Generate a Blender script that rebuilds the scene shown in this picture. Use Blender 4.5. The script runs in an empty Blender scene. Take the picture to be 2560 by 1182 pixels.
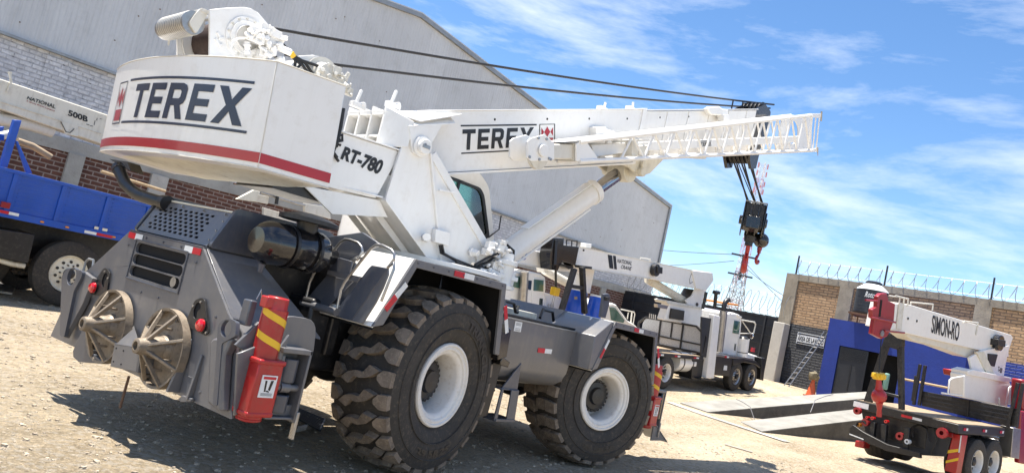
import bpy, bmesh, math, random
import numpy as np
from mathutils import Vector, Matrix, noise
from mathutils.geometry import tessellate_polygon
random.seed(7)
SC = bpy.context.scene
COL = SC.collection
R = math.radians

# ------------------------------------------------------------------ camera
CAMF, CAMP = 1948.80, Vector((-6.0052, -6.6243, 1.7928))
YAW, PITCH, ROLL = 0.6491, 0.0930, 0.2245
_f = Vector((math.cos(PITCH)*math.cos(YAW), math.cos(PITCH)*math.sin(YAW), math.sin(PITCH)))
_r0 = Vector((math.sin(YAW), -math.cos(YAW), 0)); _u0 = _r0.cross(_f)
_r = math.cos(ROLL)*_r0 + math.sin(ROLL)*_u0
_u = -math.sin(ROLL)*_r0 + math.cos(ROLL)*_u0
cd = bpy.data.cameras.new('camera'); cam = bpy.data.objects.new('camera', cd); COL.objects.link(cam)
cam.matrix_world = Matrix(((_r.x, _u.x, -_f.x, CAMP.x), (_r.y, _u.y, -_f.y, CAMP.y), (_r.z, _u.z, -_f.z, CAMP.z), (0, 0, 0, 1)))
cd.sensor_fit = 'HORIZONTAL'; cd.sensor_width = 36; cd.lens = 36*CAMF/2560
cd.clip_start = 0.1; cd.clip_end = 5000
SC.camera = cam
# ------------------------------------------------------------------ light
SUN_DIR = Vector((-0.09, 0.20, 1.0)).normalized()      # towards the sun
sd = bpy.data.lights.new('sun', 'SUN'); sun = bpy.data.objects.new('sun', sd); COL.objects.link(sun)
sd.energy = 5.0; sd.angle = R(0.5); sd.color = (1.0, 0.935, 0.83)
sun.rotation_euler = SUN_DIR.to_track_quat('Z', 'Y').to_euler()
SC.world = bpy.data.worlds.new('World'); SC.world.use_nodes = True
wt = SC.world.node_tree; wn = wt.nodes; wl = wt.links
bg = wn['Background']; bg.inputs['Strength'].default_value = 0.088
sky = wn.new('ShaderNodeTexSky'); sky.sky_type = 'NISHITA'; sky.sun_disc = False
sky.sun_elevation = math.asin(SUN_DIR.z); sky.sun_rotation = math.atan2(SUN_DIR.x, SUN_DIR.y)
sky.altitude = 1500; sky.air_density = 1.0; sky.dust_density = 0.6; sky.ozone_density = 1.2
tc = wn.new('ShaderNodeTexCoord')
def W(t, **k):
    n = wn.new(t)
    for a, b in k.items(): setattr(n, a, b)
    return n
mp = W('ShaderNodeMapping'); mp.inputs['Scale'].default_value = (1.5, 1.5, 6.0); mp.inputs['Rotation'].default_value = (0.25, 0.1, 0.5); mp.inputs['Location'].default_value = (2.4, 0.9, 0.1)
n1 = W('ShaderNodeTexNoise'); n1.inputs['Scale'].default_value = 1.7; n1.inputs['Detail'].default_value = 9; n1.inputs['Roughness'].default_value = .58; n1.inputs['Distortion'].default_value = .5
n2 = W('ShaderNodeTexNoise'); n2.inputs['Scale'].default_value = 5.5; n2.inputs['Detail'].default_value = 8; n2.inputs['Roughness'].default_value = .65
cr = W('ShaderNodeValToRGB'); cr.color_ramp.elements[0].position = .445; cr.color_ramp.elements[1].position = .86
mm = W('ShaderNodeMath', operation='MULTIPLY_ADD'); mm.inputs[1].default_value = .35
mix = W('ShaderNodeMix', data_type='RGBA'); mix.inputs[7].default_value = (6.6, 6.9, 7.3, 1)
hs = W('ShaderNodeHueSaturation'); hs.inputs['Saturation'].default_value = 1.18; hs.inputs['Value'].default_value = 1.12
sep = W('ShaderNodeSeparateXYZ'); hz = W('ShaderNodeMapRange'); hz.inputs[1].default_value = 0.0; hz.inputs[2].default_value = .22; hz.inputs[3].default_value = .05; hz.inputs[4].default_value = 0.0
mx2 = W('ShaderNodeMath', operation='ADD', use_clamp=True)
wl.new(tc.outputs['Generated'], mp.inputs[0]); wl.new(mp.outputs[0], n1.inputs[0]); wl.new(mp.outputs[0], n2.inputs[0])
wl.new(n2.outputs[0], mm.inputs[0]); wl.new(n1.outputs[0], mm.inputs[2]); 
sub = W('ShaderNodeMath', operation='SUBTRACT'); sub.inputs[1].default_value = .17
wl.new(mm.outputs[0], sub.inputs[0]); wl.new(sub.outputs[0], cr.inputs[0])
wl.new(tc.outputs['Generated'], sep.inputs[0]); wl.new(sep.outputs[2], hz.inputs[0])
wl.new(cr.outputs[0], mx2.inputs[0]); wl.new(hz.outputs[0], mx2.inputs[1])
wl.new(sky.outputs[0], hs.inputs['Color']); wl.new(hs.outputs[0], mix.inputs[6]); wl.new(mx2.outputs[0], mix.inputs[0]); wl.new(mix.outputs[2], bg.inputs[0])
SC.view_settings.view_transform = 'Standard'; SC.view_settings.look = 'None'; SC.view_settings.gamma = 1
SC.view_settings.exposure = 1.22

# ------------------------------------------------------------------ maths helpers
def ray(px, py): return _f + (px-1280)/CAMF*_r - (py-591)/CAMF*_u
def PD(px, py, D): return CAMP + ray(px, py)*D
def UP(px, py, n, c):
    d = ray(px, py); return CAMP + d*((c - n.dot(CAMP))/n.dot(d))
class Frame:
    """a vehicle's or building's own axes: x forward, y left, z up"""
    def __init__(s, o, yaw, pitch=0.0):
        s.o = Vector(o); s.m = Matrix.Rotation(yaw, 3, 'Z') @ Matrix.Rotation(-pitch, 3, 'Y'); s.mi = s.m.inverted()
        s.M = Matrix.Translation(s.o) @ s.m.to_4x4()
    def L(s, P): return s.mi @ (Vector(P) - s.o)
    def on(s, px, py, ax, off):
        n = Vector(s.m.col[ax]); return s.L(UP(px, py, n, n.dot(s.o)+off))
    def side(s, px, py, off): return s.on(px, py, 1, off)
    def front(s, px, py, off): return s.on(px, py, 0, off)
    def top(s, px, py, off): return s.on(px, py, 2, off)
FH = Vector((math.cos(YAW), math.sin(YAW)))
GK = [(-999, 0), (13, 0), (16, .06), (21.5, .2), (23.5, .33), (28, .66), (32, 1.08), (36, 1.38), (50, 1.5), (9999, 1.52)]
def gz(x, y):
    D = (x-CAMP.x)*FH.x + (y-CAMP.y)*FH.y
    for (a, za), (b, zb) in zip(GK, GK[1:]):
        if D < b:
            t = (D-a)/(b-a); return za+(zb-za)*t
    return 1.5
def zoom(x0, y0, f): return lambda a, b: (x0+a/f, y0+b/f)

# ------------------------------------------------------------------ materials
def mat(name, col, rough=.5, metal=0.0, var=0.12, scale=3.0, dirt=None, dirt_amt=0.0, bump=0.0, bscale=60, coat=0.0, spec=.5, col2=None, vscale=None, chips=0.0, streak=0.0):
    m = bpy.data.materials.new(name); m.use_nodes = True; t = m.node_tree; N = t.nodes; L = t.links
    p = N['Principled BSDF']; p.inputs['Roughness'].default_value = rough; p.inputs['Metallic'].default_value = metal
    p.inputs['Coat Weight'].default_value = coat; p.inputs['Coat Roughness'].default_value = .08; p.inputs['Specular IOR Level'].default_value = spec
    c = N.new('ShaderNodeTexCoord')
    a = N.new('ShaderNodeTexNoise'); a.inputs['Scale'].default_value = scale; a.inputs['Detail'].default_value = 7; a.inputs['Roughness'].default_value = .62
    L.new(c.outputs['Object'], a.inputs[0])
    mx = N.new('ShaderNodeMix'); mx.data_type = 'RGBA'
    c2 = col2 or tuple(v*(1-var) for v in col)
    mx.inputs[6].default_value = (*col, 1); mx.inputs[7].default_value = (*c2, 1)
    r = N.new('ShaderNodeMapRange'); r.inputs[1].default_value = .35; r.inputs[2].default_value = .65
    L.new(a.outputs[0], r.inputs[0]); L.new(r.outputs[0], mx.inputs[0]); out = mx.outputs[2]
    if dirt:
        b = N.new('ShaderNodeTexNoise'); b.inputs['Scale'].default_value = scale*4.5; b.inputs['Detail'].default_value = 9; b.inputs['Roughness'].default_value = .7
        L.new(c.outputs['Object'], b.inputs[0])
        r2 = N.new('ShaderNodeMapRange'); r2.inputs[1].default_value = .52; r2.inputs[2].default_value = .72; r2.inputs[4].default_value = dirt_amt
        L.new(b.outputs[0], r2.inputs[0])
        m2 = N.new('ShaderNodeMix'); m2.data_type = 'RGBA'; m2.inputs[7].default_value = (*dirt, 1)
        L.new(r2.outputs[0], m2.inputs[0]); L.new(out, m2.inputs[6]); out = m2.outputs[2]
        r3 = N.new('ShaderNodeMapRange'); r3.inputs[3].default_value = rough; r3.inputs[4].default_value = min(1, rough+.3)
        L.new(r2.outputs[0], r3.inputs[0]); L.new(r3.outputs[0], p.inputs['Roughness'])
    if streak:
        mp_ = N.new('ShaderNodeMapping'); mp_.inputs['Scale'].default_value = (9, 9, .7); L.new(c.outputs['Object'], mp_.inputs[0])
        sn = N.new('ShaderNodeTexNoise'); sn.inputs['Scale'].default_value = 1.6; sn.inputs['Detail'].default_value = 6; sn.inputs['Roughness'].default_value = .6; L.new(mp_.outputs[0], sn.inputs[0])
        sr_ = N.new('ShaderNodeMapRange'); sr_.inputs[1].default_value = .50; sr_.inputs[2].default_value = .80; sr_.inputs[4].default_value = streak; L.new(sn.outputs[0], sr_.inputs[0])
        m4 = N.new('ShaderNodeMix'); m4.data_type = 'RGBA'; m4.inputs[7].default_value = (*(dirt or tuple(v*.5 for v in col)), 1); L.new(sr_.outputs[0], m4.inputs[0]); L.new(out, m4.inputs[6]); out = m4.outputs[2]
    if chips:
        cn_ = N.new('ShaderNodeTexNoise'); cn_.inputs['Scale'].default_value = 17; cn_.inputs['Detail'].default_value = 8; cn_.inputs['Roughness'].default_value = .75; L.new(c.outputs['Object'], cn_.inputs[0])
        cr_ = N.new('ShaderNodeMapRange'); cr_.inputs[1].default_value = .70; cr_.inputs[2].default_value = .715; cr_.inputs[4].default_value = chips; L.new(cn_.outputs[0], cr_.inputs[0])
        m5 = N.new('ShaderNodeMix'); m5.data_type = 'RGBA'; m5.inputs[7].default_value = (.11, .075, .05, 1); L.new(cr_.outputs[0], m5.inputs[0]); L.new(out, m5.inputs[6]); out = m5.outputs[2]
    L.new(out, p.inputs['Base Color'])
    if bump:
        e = N.new('ShaderNodeTexNoise'); e.inputs['Scale'].default_value = bscale; e.inputs['Detail'].default_value = 5
        L.new(c.outputs['Object'], e.inputs[0]); bp = N.new('ShaderNodeBump'); bp.inputs['Strength'].default_value = bump; bp.inputs['Distance'].default_value = .02
        L.new(e.outputs[0], bp.inputs['Height']); L.new(bp.outputs[0], p.inputs['Normal'])
    return m
DUST = (.36, .29, .21)
M = {}
M['white'] = mat('white_paint', (.82, .81, .785), .30, var=.04, scale=1.6, dirt=(.55, .50, .42), dirt_amt=.24, coat=.25, bump=.07, bscale=7, chips=.35, streak=.15)
M['white2'] = mat('old_white_paint', (.66, .64, .58), .42, var=.10, scale=1.2, dirt=(.42, .38, .31), dirt_amt=.5, bump=.08, bscale=10, chips=.9, streak=.4)
M['cream'] = mat('cream_paint', (.70, .67, .57), .45, var=.12, scale=1.0, dirt=(.35, .30, .22), dirt_amt=.55, bump=.08, bscale=10, chips=1, streak=.4)
M['grey'] = mat('grey_paint', (.135, .136, .146), .34, var=.14, scale=1.8, dirt=(.21, .19, .165), dirt_amt=.45, coat=.2, bump=.07, bscale=7, chips=.8, streak=.35)
M['dgrey'] = mat('dark_blue_grey_paint', (.072, .080, .102), .33, var=.15, scale=2, dirt=(.16, .145, .125), dirt_amt=.4, coat=.2, bump=.06, bscale=7, chips=.7, streak=.3)
M['black'] = mat('black_paint', (.014, .014, .016), .38, var=.3, dirt=(.09, .08, .065), dirt_amt=.5)
M['gloss'] = mat('gloss_black_paint', (.012, .011, .012), .16, var=.2, coat=.5, dirt=(.08, .07, .055), dirt_amt=.4, scale=4)
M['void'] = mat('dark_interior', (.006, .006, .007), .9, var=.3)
M['rubber'] = mat('tyre_rubber', (.040, .036, .032), .8, var=.3, scale=5, dirt=(.16, .125, .09), dirt_amt=.6, bump=.15, bscale=40)
M['tread'] = mat('worn_tread_rubber', (.215, .175, .138), .9, var=.45, scale=8, dirt=(.36, .29, .21), dirt_amt=.75, bump=.35, bscale=70)
M['rim'] = mat('rim_white_paint', (.70, .68, .65), .38, var=.05, dirt=(.46, .38, .28), dirt_amt=.5, scale=4, coat=.1)
M['red'] = mat('red_paint', (.42, .012, .014), .35, var=.2, scale=4, dirt=(.20, .08, .05), dirt_amt=.5, coat=.2, chips=1, streak=.3)
M['dred'] = mat('deep_red_paint', (.30, .010, .018), .33, var=.2, scale=3, dirt=(.15, .05, .04), dirt_amt=.3, coat=.3)
M['yellow'] = mat('yellow_paint', (.80, .48, .02), .45, dirt=(.5, .3, .05), dirt_amt=.3)
M['navy'] = mat('navy_lettering', (.012, .018, .050), .35, var=.2, coat=.2)
M['inkblack'] = mat('black_lettering', (.012, .012, .014), .4, var=.2)
M['band'] = mat('red_band', (.40, .006, .014), .3, var=.06, coat=.3)
M['blue'] = mat('blue_paint', (.008, .078, .46), .36, var=.2, scale=1.5, dirt=(.03, .075, .25), dirt_amt=.45, coat=.15, bump=.1, bscale=8, chips=.8, streak=.3)
M['bluedrum'] = mat('blue_plastic', (.006, .075, .52), .3, var=.1)
M['wallblue'] = mat('wall_blue_paint', (.010, .035, .26), .6, var=.2, scale=1, dirt=(.02, .03, .16), dirt_amt=.5, bump=.3, bscale=12)
M['chrome'] = mat('chrome', (.75, .75, .76), .12, 1.0, var=.1)
M['steel'] = mat('bare_steel', (.42, .41, .40), .35, .9, var=.2, dirt=(.2, .17, .14), dirt_amt=.5)
M['rod'] = mat('cylinder_rod_chrome', (.50, .49, .48), .18, 1.0, var=.25, scale=6)
M['brass'] = mat('dull_tan_steel', (.30, .245, .185), .5, .2, var=.4, scale=6, dirt=(.10, .07, .05), dirt_amt=.75, bump=.2, bscale=30)
M['rust'] = mat('rusty_steel', (.15, .08, .05), .8, var=.4, dirt=(.3, .18, .1), dirt_amt=.5)
M['rope'] = mat('wire_rope', (.03, .03, .032), .5, .5, var=.4, scale=40)
M['brown'] = mat('brown_rope', (.06, .035, .028), .7, var=.4, scale=20)
M['hose'] = mat('rubber_hose', (.012, .012, .013), .4)
M['refred'] = mat('reflective_red', (.50, .012, .025), .3, var=.1, scale=20)
M['refwhite'] = mat('reflective_white', (.72, .74, .75), .3, var=.1, scale=20)
M['lamp'] = mat('red_lens', (.62, .004, .012), .12, var=.2, coat=1)
M['wood'] = mat('deck_wood', (.36, .27, .18), .8, var=.4, scale=3, dirt=(.16, .12, .09), dirt_amt=.5, bump=.3, bscale=20)
M['woodpole'] = mat('raw_timber', (.50, .36, .20), .7, var=.25, scale=4)
M['conc'] = mat('concrete', (.40, .385, .35), .9, var=.25, scale=1.2, dirt=(.22, .20, .17), dirt_amt=.5, bump=.4, bscale=25)
M['pconc'] = mat('weathered_concrete', (.33, .29, .23), .92, var=.35, scale=1.5, dirt=(.17, .14, .11), dirt_amt=.6, bump=.5, bscale=20)
M['whitewash'] = mat('whitewashed_concrete', (.50, .475, .43), .85, var=.15, scale=2, dirt=(.33, .28, .22), dirt_amt=.5, bump=.4, bscale=20)
M['galv'] = mat('galvanised_wire', (.30, .31, .32), .45, .6, var=.2)
M['gate'] = mat('gate_charcoal', (.020, .023, .030), .5, var=.3, scale=1, dirt=(.06, .06, .06), dirt_amt=.4)
M['tank'] = mat('black_plastic_tank', (.020, .024, .032), .4, var=.3, scale=2, dirt=(.08, .08, .08), dirt_amt=.4)
M['mesh'] = mat('expanded_metal', (.55, .56, .57), .45, .4, var=.3, scale=25)
M['amber'] = mat('amber_plastic', (.70, .25, .02), .25)
M['orange'] = mat('orange_plastic', (.55, .10, .03), .5, dirt=(.25, .1, .06), dirt_amt=.5)
M['cloth'] = mat('dusty_cloth', (.20, .17, .11), .95, var=.5, scale=12)
M['green'] = mat('faded_green_plastic', (.16, .30, .24), .6)
M['towerred'] = mat('hazed_tower_red', (.46, .22, .24), .7)  # mast red paled towards the sky: distance haze put into the colour
M['towerwhite'] = mat('hazed_tower_white', (.55, .60, .66), .7)  # mast white tinted towards the sky, painted haze as well
def glass(name, col, rough=.05):
    m = mat(name, col, rough, var=.3, scale=1.5, coat=.6); m.node_tree.nodes['Principled BSDF'].inputs['Specular IOR Level'].default_value = .9; return m
M['glassg'] = glass('green_tinted_glass', (.08, .17, .14)); M['glassd'] = glass('dark_glass', (.03, .05, .05))
M['cabin'] = mat('cab_interior', (.10, .15, .14), .8, var=.6, scale=6)
# real see-through pane for the crane cab
def pane(name, tint):
    m = bpy.data.materials.new(name); m.use_nodes = True; t = m.node_tree; N = t.nodes; L = t.links; N.remove(N['Principled BSDF'])
    a = N.new('ShaderNodeBsdfTransparent'); a.inputs[0].default_value = (*tint, 1); b = N.new('ShaderNodeBsdfGlossy'); b.inputs['Roughness'].default_value = .03
    f = N.new('ShaderNodeFresnel'); f.inputs[0].default_value = 1.5; x = N.new('ShaderNodeMixShader'); ad = N.new('ShaderNodeMath'); ad.operation = 'ADD'; ad.inputs[1].default_value = .10
    L.new(f.outputs[0], ad.inputs[0]); L.new(ad.outputs[0], x.inputs[0]); L.new(a.outputs[0], x.inputs[1]); L.new(b.outputs[0], x.inputs[2]); L.new(x.outputs[0], N['Material Output'].inputs[0]); return m
M['pane'] = pane('cab_pane_glass', (.50, .80, .66))

def mat_brick(name, c1, c2, mortar, bw=.24, bh=.07, ms=.012, bump=.6, rough=.9, offs=0.0, sq=1.0, paint=None):
    """bricks laid in the object's own x-z plane"""
    m = bpy.data.materials.new(name); m.use_nodes = True; t = m.node_tree; N = t.nodes; L = t.links
    p = N['Principled BSDF']; p.inputs['Roughness'].default_value = rough
    c = N.new('ShaderNodeTexCoord'); s = N.new('ShaderNodeSeparateXYZ'); k = N.new('ShaderNodeCombineXYZ')
    L.new(c.outputs['Object'], s.inputs[0])
    wob = N.new('ShaderNodeTexNoise'); wob.inputs['Scale'].default_value = 2.5; wob.inputs['Detail'].default_value = 3; L.new(c.outputs['Object'], wob.inputs[0])
    wm = N.new('ShaderNodeMath'); wm.operation = 'MULTIPLY_ADD'; wm.inputs[1].default_value = .045; L.new(wob.outputs[0], wm.inputs[0]); L.new(s.outputs[2], wm.inputs[2])
    ax = N.new('ShaderNodeMath'); ax.operation = 'ADD'; L.new(s.outputs[0], ax.inputs[0]); L.new(s.outputs[1], ax.inputs[1])
    L.new(ax.outputs[0], k.inputs[0]); L.new(wm.outputs[0], k.inputs[1])
    b = N.new('ShaderNodeTexBrick'); b.inputs['Scale'].default_value = 1; b.inputs['Brick Width'].default_value = bw; b.inputs['Row Height'].default_value = bh
    b.inputs['Mortar Size'].default_value = ms; b.inputs['Mortar Smooth'].default_value = .35; b.inputs['Bias'].default_value = 0
    b.inputs['Color1'].default_value = (*c1, 1); b.inputs['Color2'].default_value = (*c2, 1); b.inputs['Mortar'].default_value = (*mortar, 1)
    L.new(k.outputs[0], b.inputs[0])
    n = N.new('ShaderNodeTexNoise'); n.inputs['Scale'].default_value = 7; n.inputs['Detail'].default_value = 9; n.inputs['Roughness'].default_value = .7; L.new(c.outputs['Object'], n.inputs[0])
    r = N.new('ShaderNodeMapRange'); r.inputs[1].default_value = .3; r.inputs[2].default_value = .7; r.inputs[3].default_value = .68; r.inputs[4].default_value = 1.18; L.new(n.outputs[0], r.inputs[0])
    v = N.new('ShaderNodeVectorMath'); v.operation = 'SCALE'; L.new(b.outputs[0], v.inputs[0]); L.new(r.outputs[0], v.inputs['Scale']); out = v.outputs[0]
    if paint:    # dark chips where paint has flaked
        q = N.new('ShaderNodeTexNoise'); q.inputs['Scale'].default_value = 5; q.inputs['Detail'].default_value = 6; L.new(k.outputs[0], q.inputs[0])
        qr = N.new('ShaderNodeMapRange'); qr.inputs[1].default_value = .64; qr.inputs[2].default_value = .69; L.new(q.outputs[0], qr.inputs[0])
        qm = N.new('ShaderNodeMath'); qm.operation = 'MULTIPLY'; L.new(qr.outputs[0], qm.inputs[0]); L.new(b.outputs['Fac'], qm.inputs[1])
        qx = N.new('ShaderNodeMix'); qx.data_type = 'RGBA'; qx.inputs[7].default_value = (*paint, 1); L.new(qm.outputs[0], qx.inputs[0]); L.new(out, qx.inputs[6]); out = qx.outputs[2]
    L.new(out, p.inputs['Base Color'])
    h = N.new('ShaderNodeMath'); h.operation = 'MULTIPLY_ADD'; h.inputs[1].default_value = -1.0; L.new(b.outputs['Fac'], h.inputs[0]); L.new(n.outputs[0], h.inputs[2])
    bp = N.new('ShaderNodeBump'); bp.inputs['Strength'].default_value = bump; bp.inputs['Distance'].default_value = .03; L.new(h.outputs[0], bp.inputs['Height']); L.new(bp.outputs[0], p.inputs['Normal'])
    return m
M['wbrick'] = mat_brick('white_painted_brick', (.62, .63, .66), (.52, .53, .57), (.44, .45, .49), .30, .115, .016, .9, paint=(.06, .05, .05))
M['rbrick'] = mat_brick('red_brick', (.10, .042, .030), (.145, .062, .042), (.30, .235, .20), .34, .125, .020, .7)
M['tbrick'] = mat_brick('tan_rough_brick', (.50, .33, .19), (.40, .25, .14), (.24, .17, .11), .40, .12, .022, 1.0)
M['bbrick'] = mat_brick('blue_painted_brick', (.010, .035, .27), (.012, .04, .30), (.007, .024, .18), .40, .12, .020, 1.0, .6)
M['kbrick'] = mat_brick('charcoal_painted_brick', (.035, .040, .050), (.045, .050, .060), (.02, .022, .027), .40, .12, .020, 1.0, .6)

def mat_siding():
    m = mat('grey_metal_siding', (.50, .515, .54), .50, .05, var=.08, scale=.35, dirt=(.22, .21, .2), dirt_amt=.25, streak=.35); t = m.node_tree; N = t.nodes; L = t.links; p = N['Principled BSDF']
    c = N.new('ShaderNodeTexCoord'); s = N.new('ShaderNodeSeparateXYZ'); L.new(c.outputs['Object'], s.inputs[0])
    fx = N.new('ShaderNodeMath'); fx.operation = 'SNAP'; fx.inputs[1].default_value = 1.04; L.new(s.outputs[0], fx.inputs[0]); fz = N.new('ShaderNodeMath'); fz.operation = 'SNAP'; fz.inputs[1].default_value = 4.3; L.new(s.outputs[2], fz.inputs[0])
    cx_ = N.new('ShaderNodeCombineXYZ'); L.new(fx.outputs[0], cx_.inputs[0]); L.new(fz.outputs[0], cx_.inputs[2]); wnz = N.new('ShaderNodeTexWhiteNoise'); L.new(cx_.outputs[0], wnz.inputs[0])
    wr_ = N.new('ShaderNodeMapRange'); wr_.inputs[3].default_value = .955; wr_.inputs[4].default_value = 1.045; L.new(wnz.outputs[0], wr_.inputs[0])
    src = p.inputs['Base Color'].links[0].from_socket; sv = N.new('ShaderNodeVectorMath'); sv.operation = 'SCALE'; L.new(src, sv.inputs[0]); L.new(wr_.outputs[0], sv.inputs['Scale']); L.new(sv.outputs[0], p.inputs['Base Color'])
    k = N.new('ShaderNodeMath'); k.operation = 'MULTIPLY'; k.inputs[1].default_value = 2*math.pi/.26; L.new(s.outputs[0], k.inputs[0])
    q = N.new('ShaderNodeMath'); q.operation = 'SINE'; L.new(k.outputs[0], q.inputs[0])
    w = N.new('ShaderNodeMath'); w.operation = 'POWER'; w.inputs[1].default_value = 6; ab = N.new('ShaderNodeMath'); ab.operation = 'ABSOLUTE'; L.new(q.outputs[0], ab.inputs[0]); L.new(ab.outputs[0], w.inputs[0])
    bp = N.new('ShaderNodeBump'); bp.inputs['Strength'].default_value = .35; bp.inputs['Distance'].default_value = .03; L.new(w.outputs[0], bp.inputs['Height']); L.new(bp.outputs[0], p.inputs['Normal'])
    return m
M['siding'] = mat_siding()
def mat_ground():
    m = bpy.data.materials.new('dry_gravel_ground'); m.use_nodes = True; t = m.node_tree; N = t.nodes; L = t.links; p = N['Principled BSDF']; p.inputs['Roughness'].default_value = .95; p.inputs['Specular IOR Level'].default_value = .15
    c = N.new('ShaderNodeTexCoord')
    def nz(s, d=8, ro=.6):
        n = N.new('ShaderNodeTexNoise'); n.inputs['Scale'].default_value = s; n.inputs['Detail'].default_value = d; n.inputs['Roughness'].default_value = ro; L.new(c.outputs['Object'], n.inputs[0]); return n
    a = nz(.35); b = nz(9, 10, .75); v = N.new('ShaderNodeTexVoronoi'); v.inputs['Scale'].default_value = 26; v2 = N.new('ShaderNodeTexVoronoi'); v2.inputs['Scale'].default_value = 60
    ds = N.new('ShaderNodeVectorMath'); ds.operation = 'MULTIPLY_ADD'; ds.inputs[1].default_value = (.12, .12, .12); L.new(b.outputs['Color'], ds.inputs[0]); L.new(c.outputs['Object'], ds.inputs[2])
    L.new(ds.outputs[0], v.inputs[0]); L.new(ds.outputs[0], v2.inputs[0])
    r = N.new('ShaderNodeValToRGB'); e = r.color_ramp.elements; e[0].position = .33; e[0].color = (.50, .395, .265, 1); e[1].position = .66; e[1].color = (.75, .62, .44, 1); L.new(a.outputs[0], r.inputs[0])
    rb = N.new('ShaderNodeMapRange'); rb.inputs[1].default_value = .34; rb.inputs[2].default_value = .62; rb.inputs[3].default_value = .60; rb.inputs[4].default_value = 1.12; L.new(b.outputs[0], rb.inputs[0])
    s1 = N.new('ShaderNodeVectorMath'); s1.operation = 'SCALE'; L.new(r.outputs[0], s1.inputs[0]); L.new(rb.outputs[0], s1.inputs['Scale'])
    # individual stones a little lighter / greyer
    mpt = N.new('ShaderNodeMapping'); mpt.inputs['Rotation'].default_value = (0, 0, .35); mpt.inputs['Scale'].default_value = (.10, .9, 1); L.new(c.outputs['Object'], mpt.inputs[0])
    tk = N.new('ShaderNodeTexNoise'); tk.inputs['Scale'].default_value = 1.1; tk.inputs['Detail'].default_value = 6; tk.inputs['Roughness'].default_value = .55; L.new(mpt.outputs[0], tk.inputs[0])
    tr_ = N.new('ShaderNodeMapRange'); tr_.inputs[1].default_value = .36; tr_.inputs[2].default_value = .62; tr_.inputs[3].default_value = .76; tr_.inputs[4].default_value = 1.10; L.new(tk.outputs[0], tr_.inputs[0])
    s0 = N.new('ShaderNodeVectorMath'); s0.operation = 'SCALE'; L.new(s1.outputs[0], s0.inputs[0]); L.new(tr_.outputs[0], s0.inputs['Scale']); s1 = s0
    st = N.new('ShaderNodeSeparateColor'); L.new(v.outputs['Color'], st.inputs[0])
    sr = N.new('ShaderNodeMapRange'); sr.inputs[1].default_value = .70; sr.inputs[2].default_value = .74; sr.inputs[4].default_value = .8; L.new(st.outputs[0], sr.inputs[0])
    mx = N.new('ShaderNodeMix'); mx.data_type = 'RGBA'; mx.inputs[7].default_value = (.64, .56, .45, 1); L.new(sr.outputs[0], mx.inputs[0]); L.new(s1.outputs[0], mx.inputs[6]); L.new(mx.outputs[2], p.inputs['Base Color'])
    h = N.new('ShaderNodeMath'); h.operation = 'MULTIPLY_ADD'; h.inputs[1].default_value = -.8; L.new(v.outputs['Distance'], h.inputs[0]); L.new(b.outputs[0], h.inputs[2])
    h2 = N.new('ShaderNodeMath'); h2.operation = 'MULTIPLY_ADD'; h2.inputs[1].default_value = -.35; L.new(v2.outputs['Distance'], h2.inputs[0]); L.new(h.outputs[0], h2.inputs[2])
    bp = N.new('ShaderNodeBump'); bp.inputs['Strength'].default_value = 1.0; bp.inputs['Distance'].default_value = .055; L.new(h2.outputs[0], bp.inputs['Height']); L.new(bp.outputs[0], p.inputs['Normal'])
    return m
M['ground'] = mat_ground()
M['stone'] = mat('gravel_stone', (.50, .42, .32), .95, var=.45, scale=4)
M['rampside'] = mat('shaded_ramp_side', (.12, .115, .105), .95, var=.4, scale=1.5, dirt=(.2, .18, .15), dirt_amt=.4, bump=.5, bscale=20)  # darker copy of the ramp concrete: shade on the sides put into the colour
M['ramp'] = mat('pale_ramp_concrete', (.285, .275, .25), .9, var=.3, scale=1.5, dirt=(.20, .19, .165), dirt_amt=.5, bump=.4, bscale=25)
M['hills'] = mat('far_hillside', (.12, .15, .20), 1.0, var=.2, scale=.02)

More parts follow.
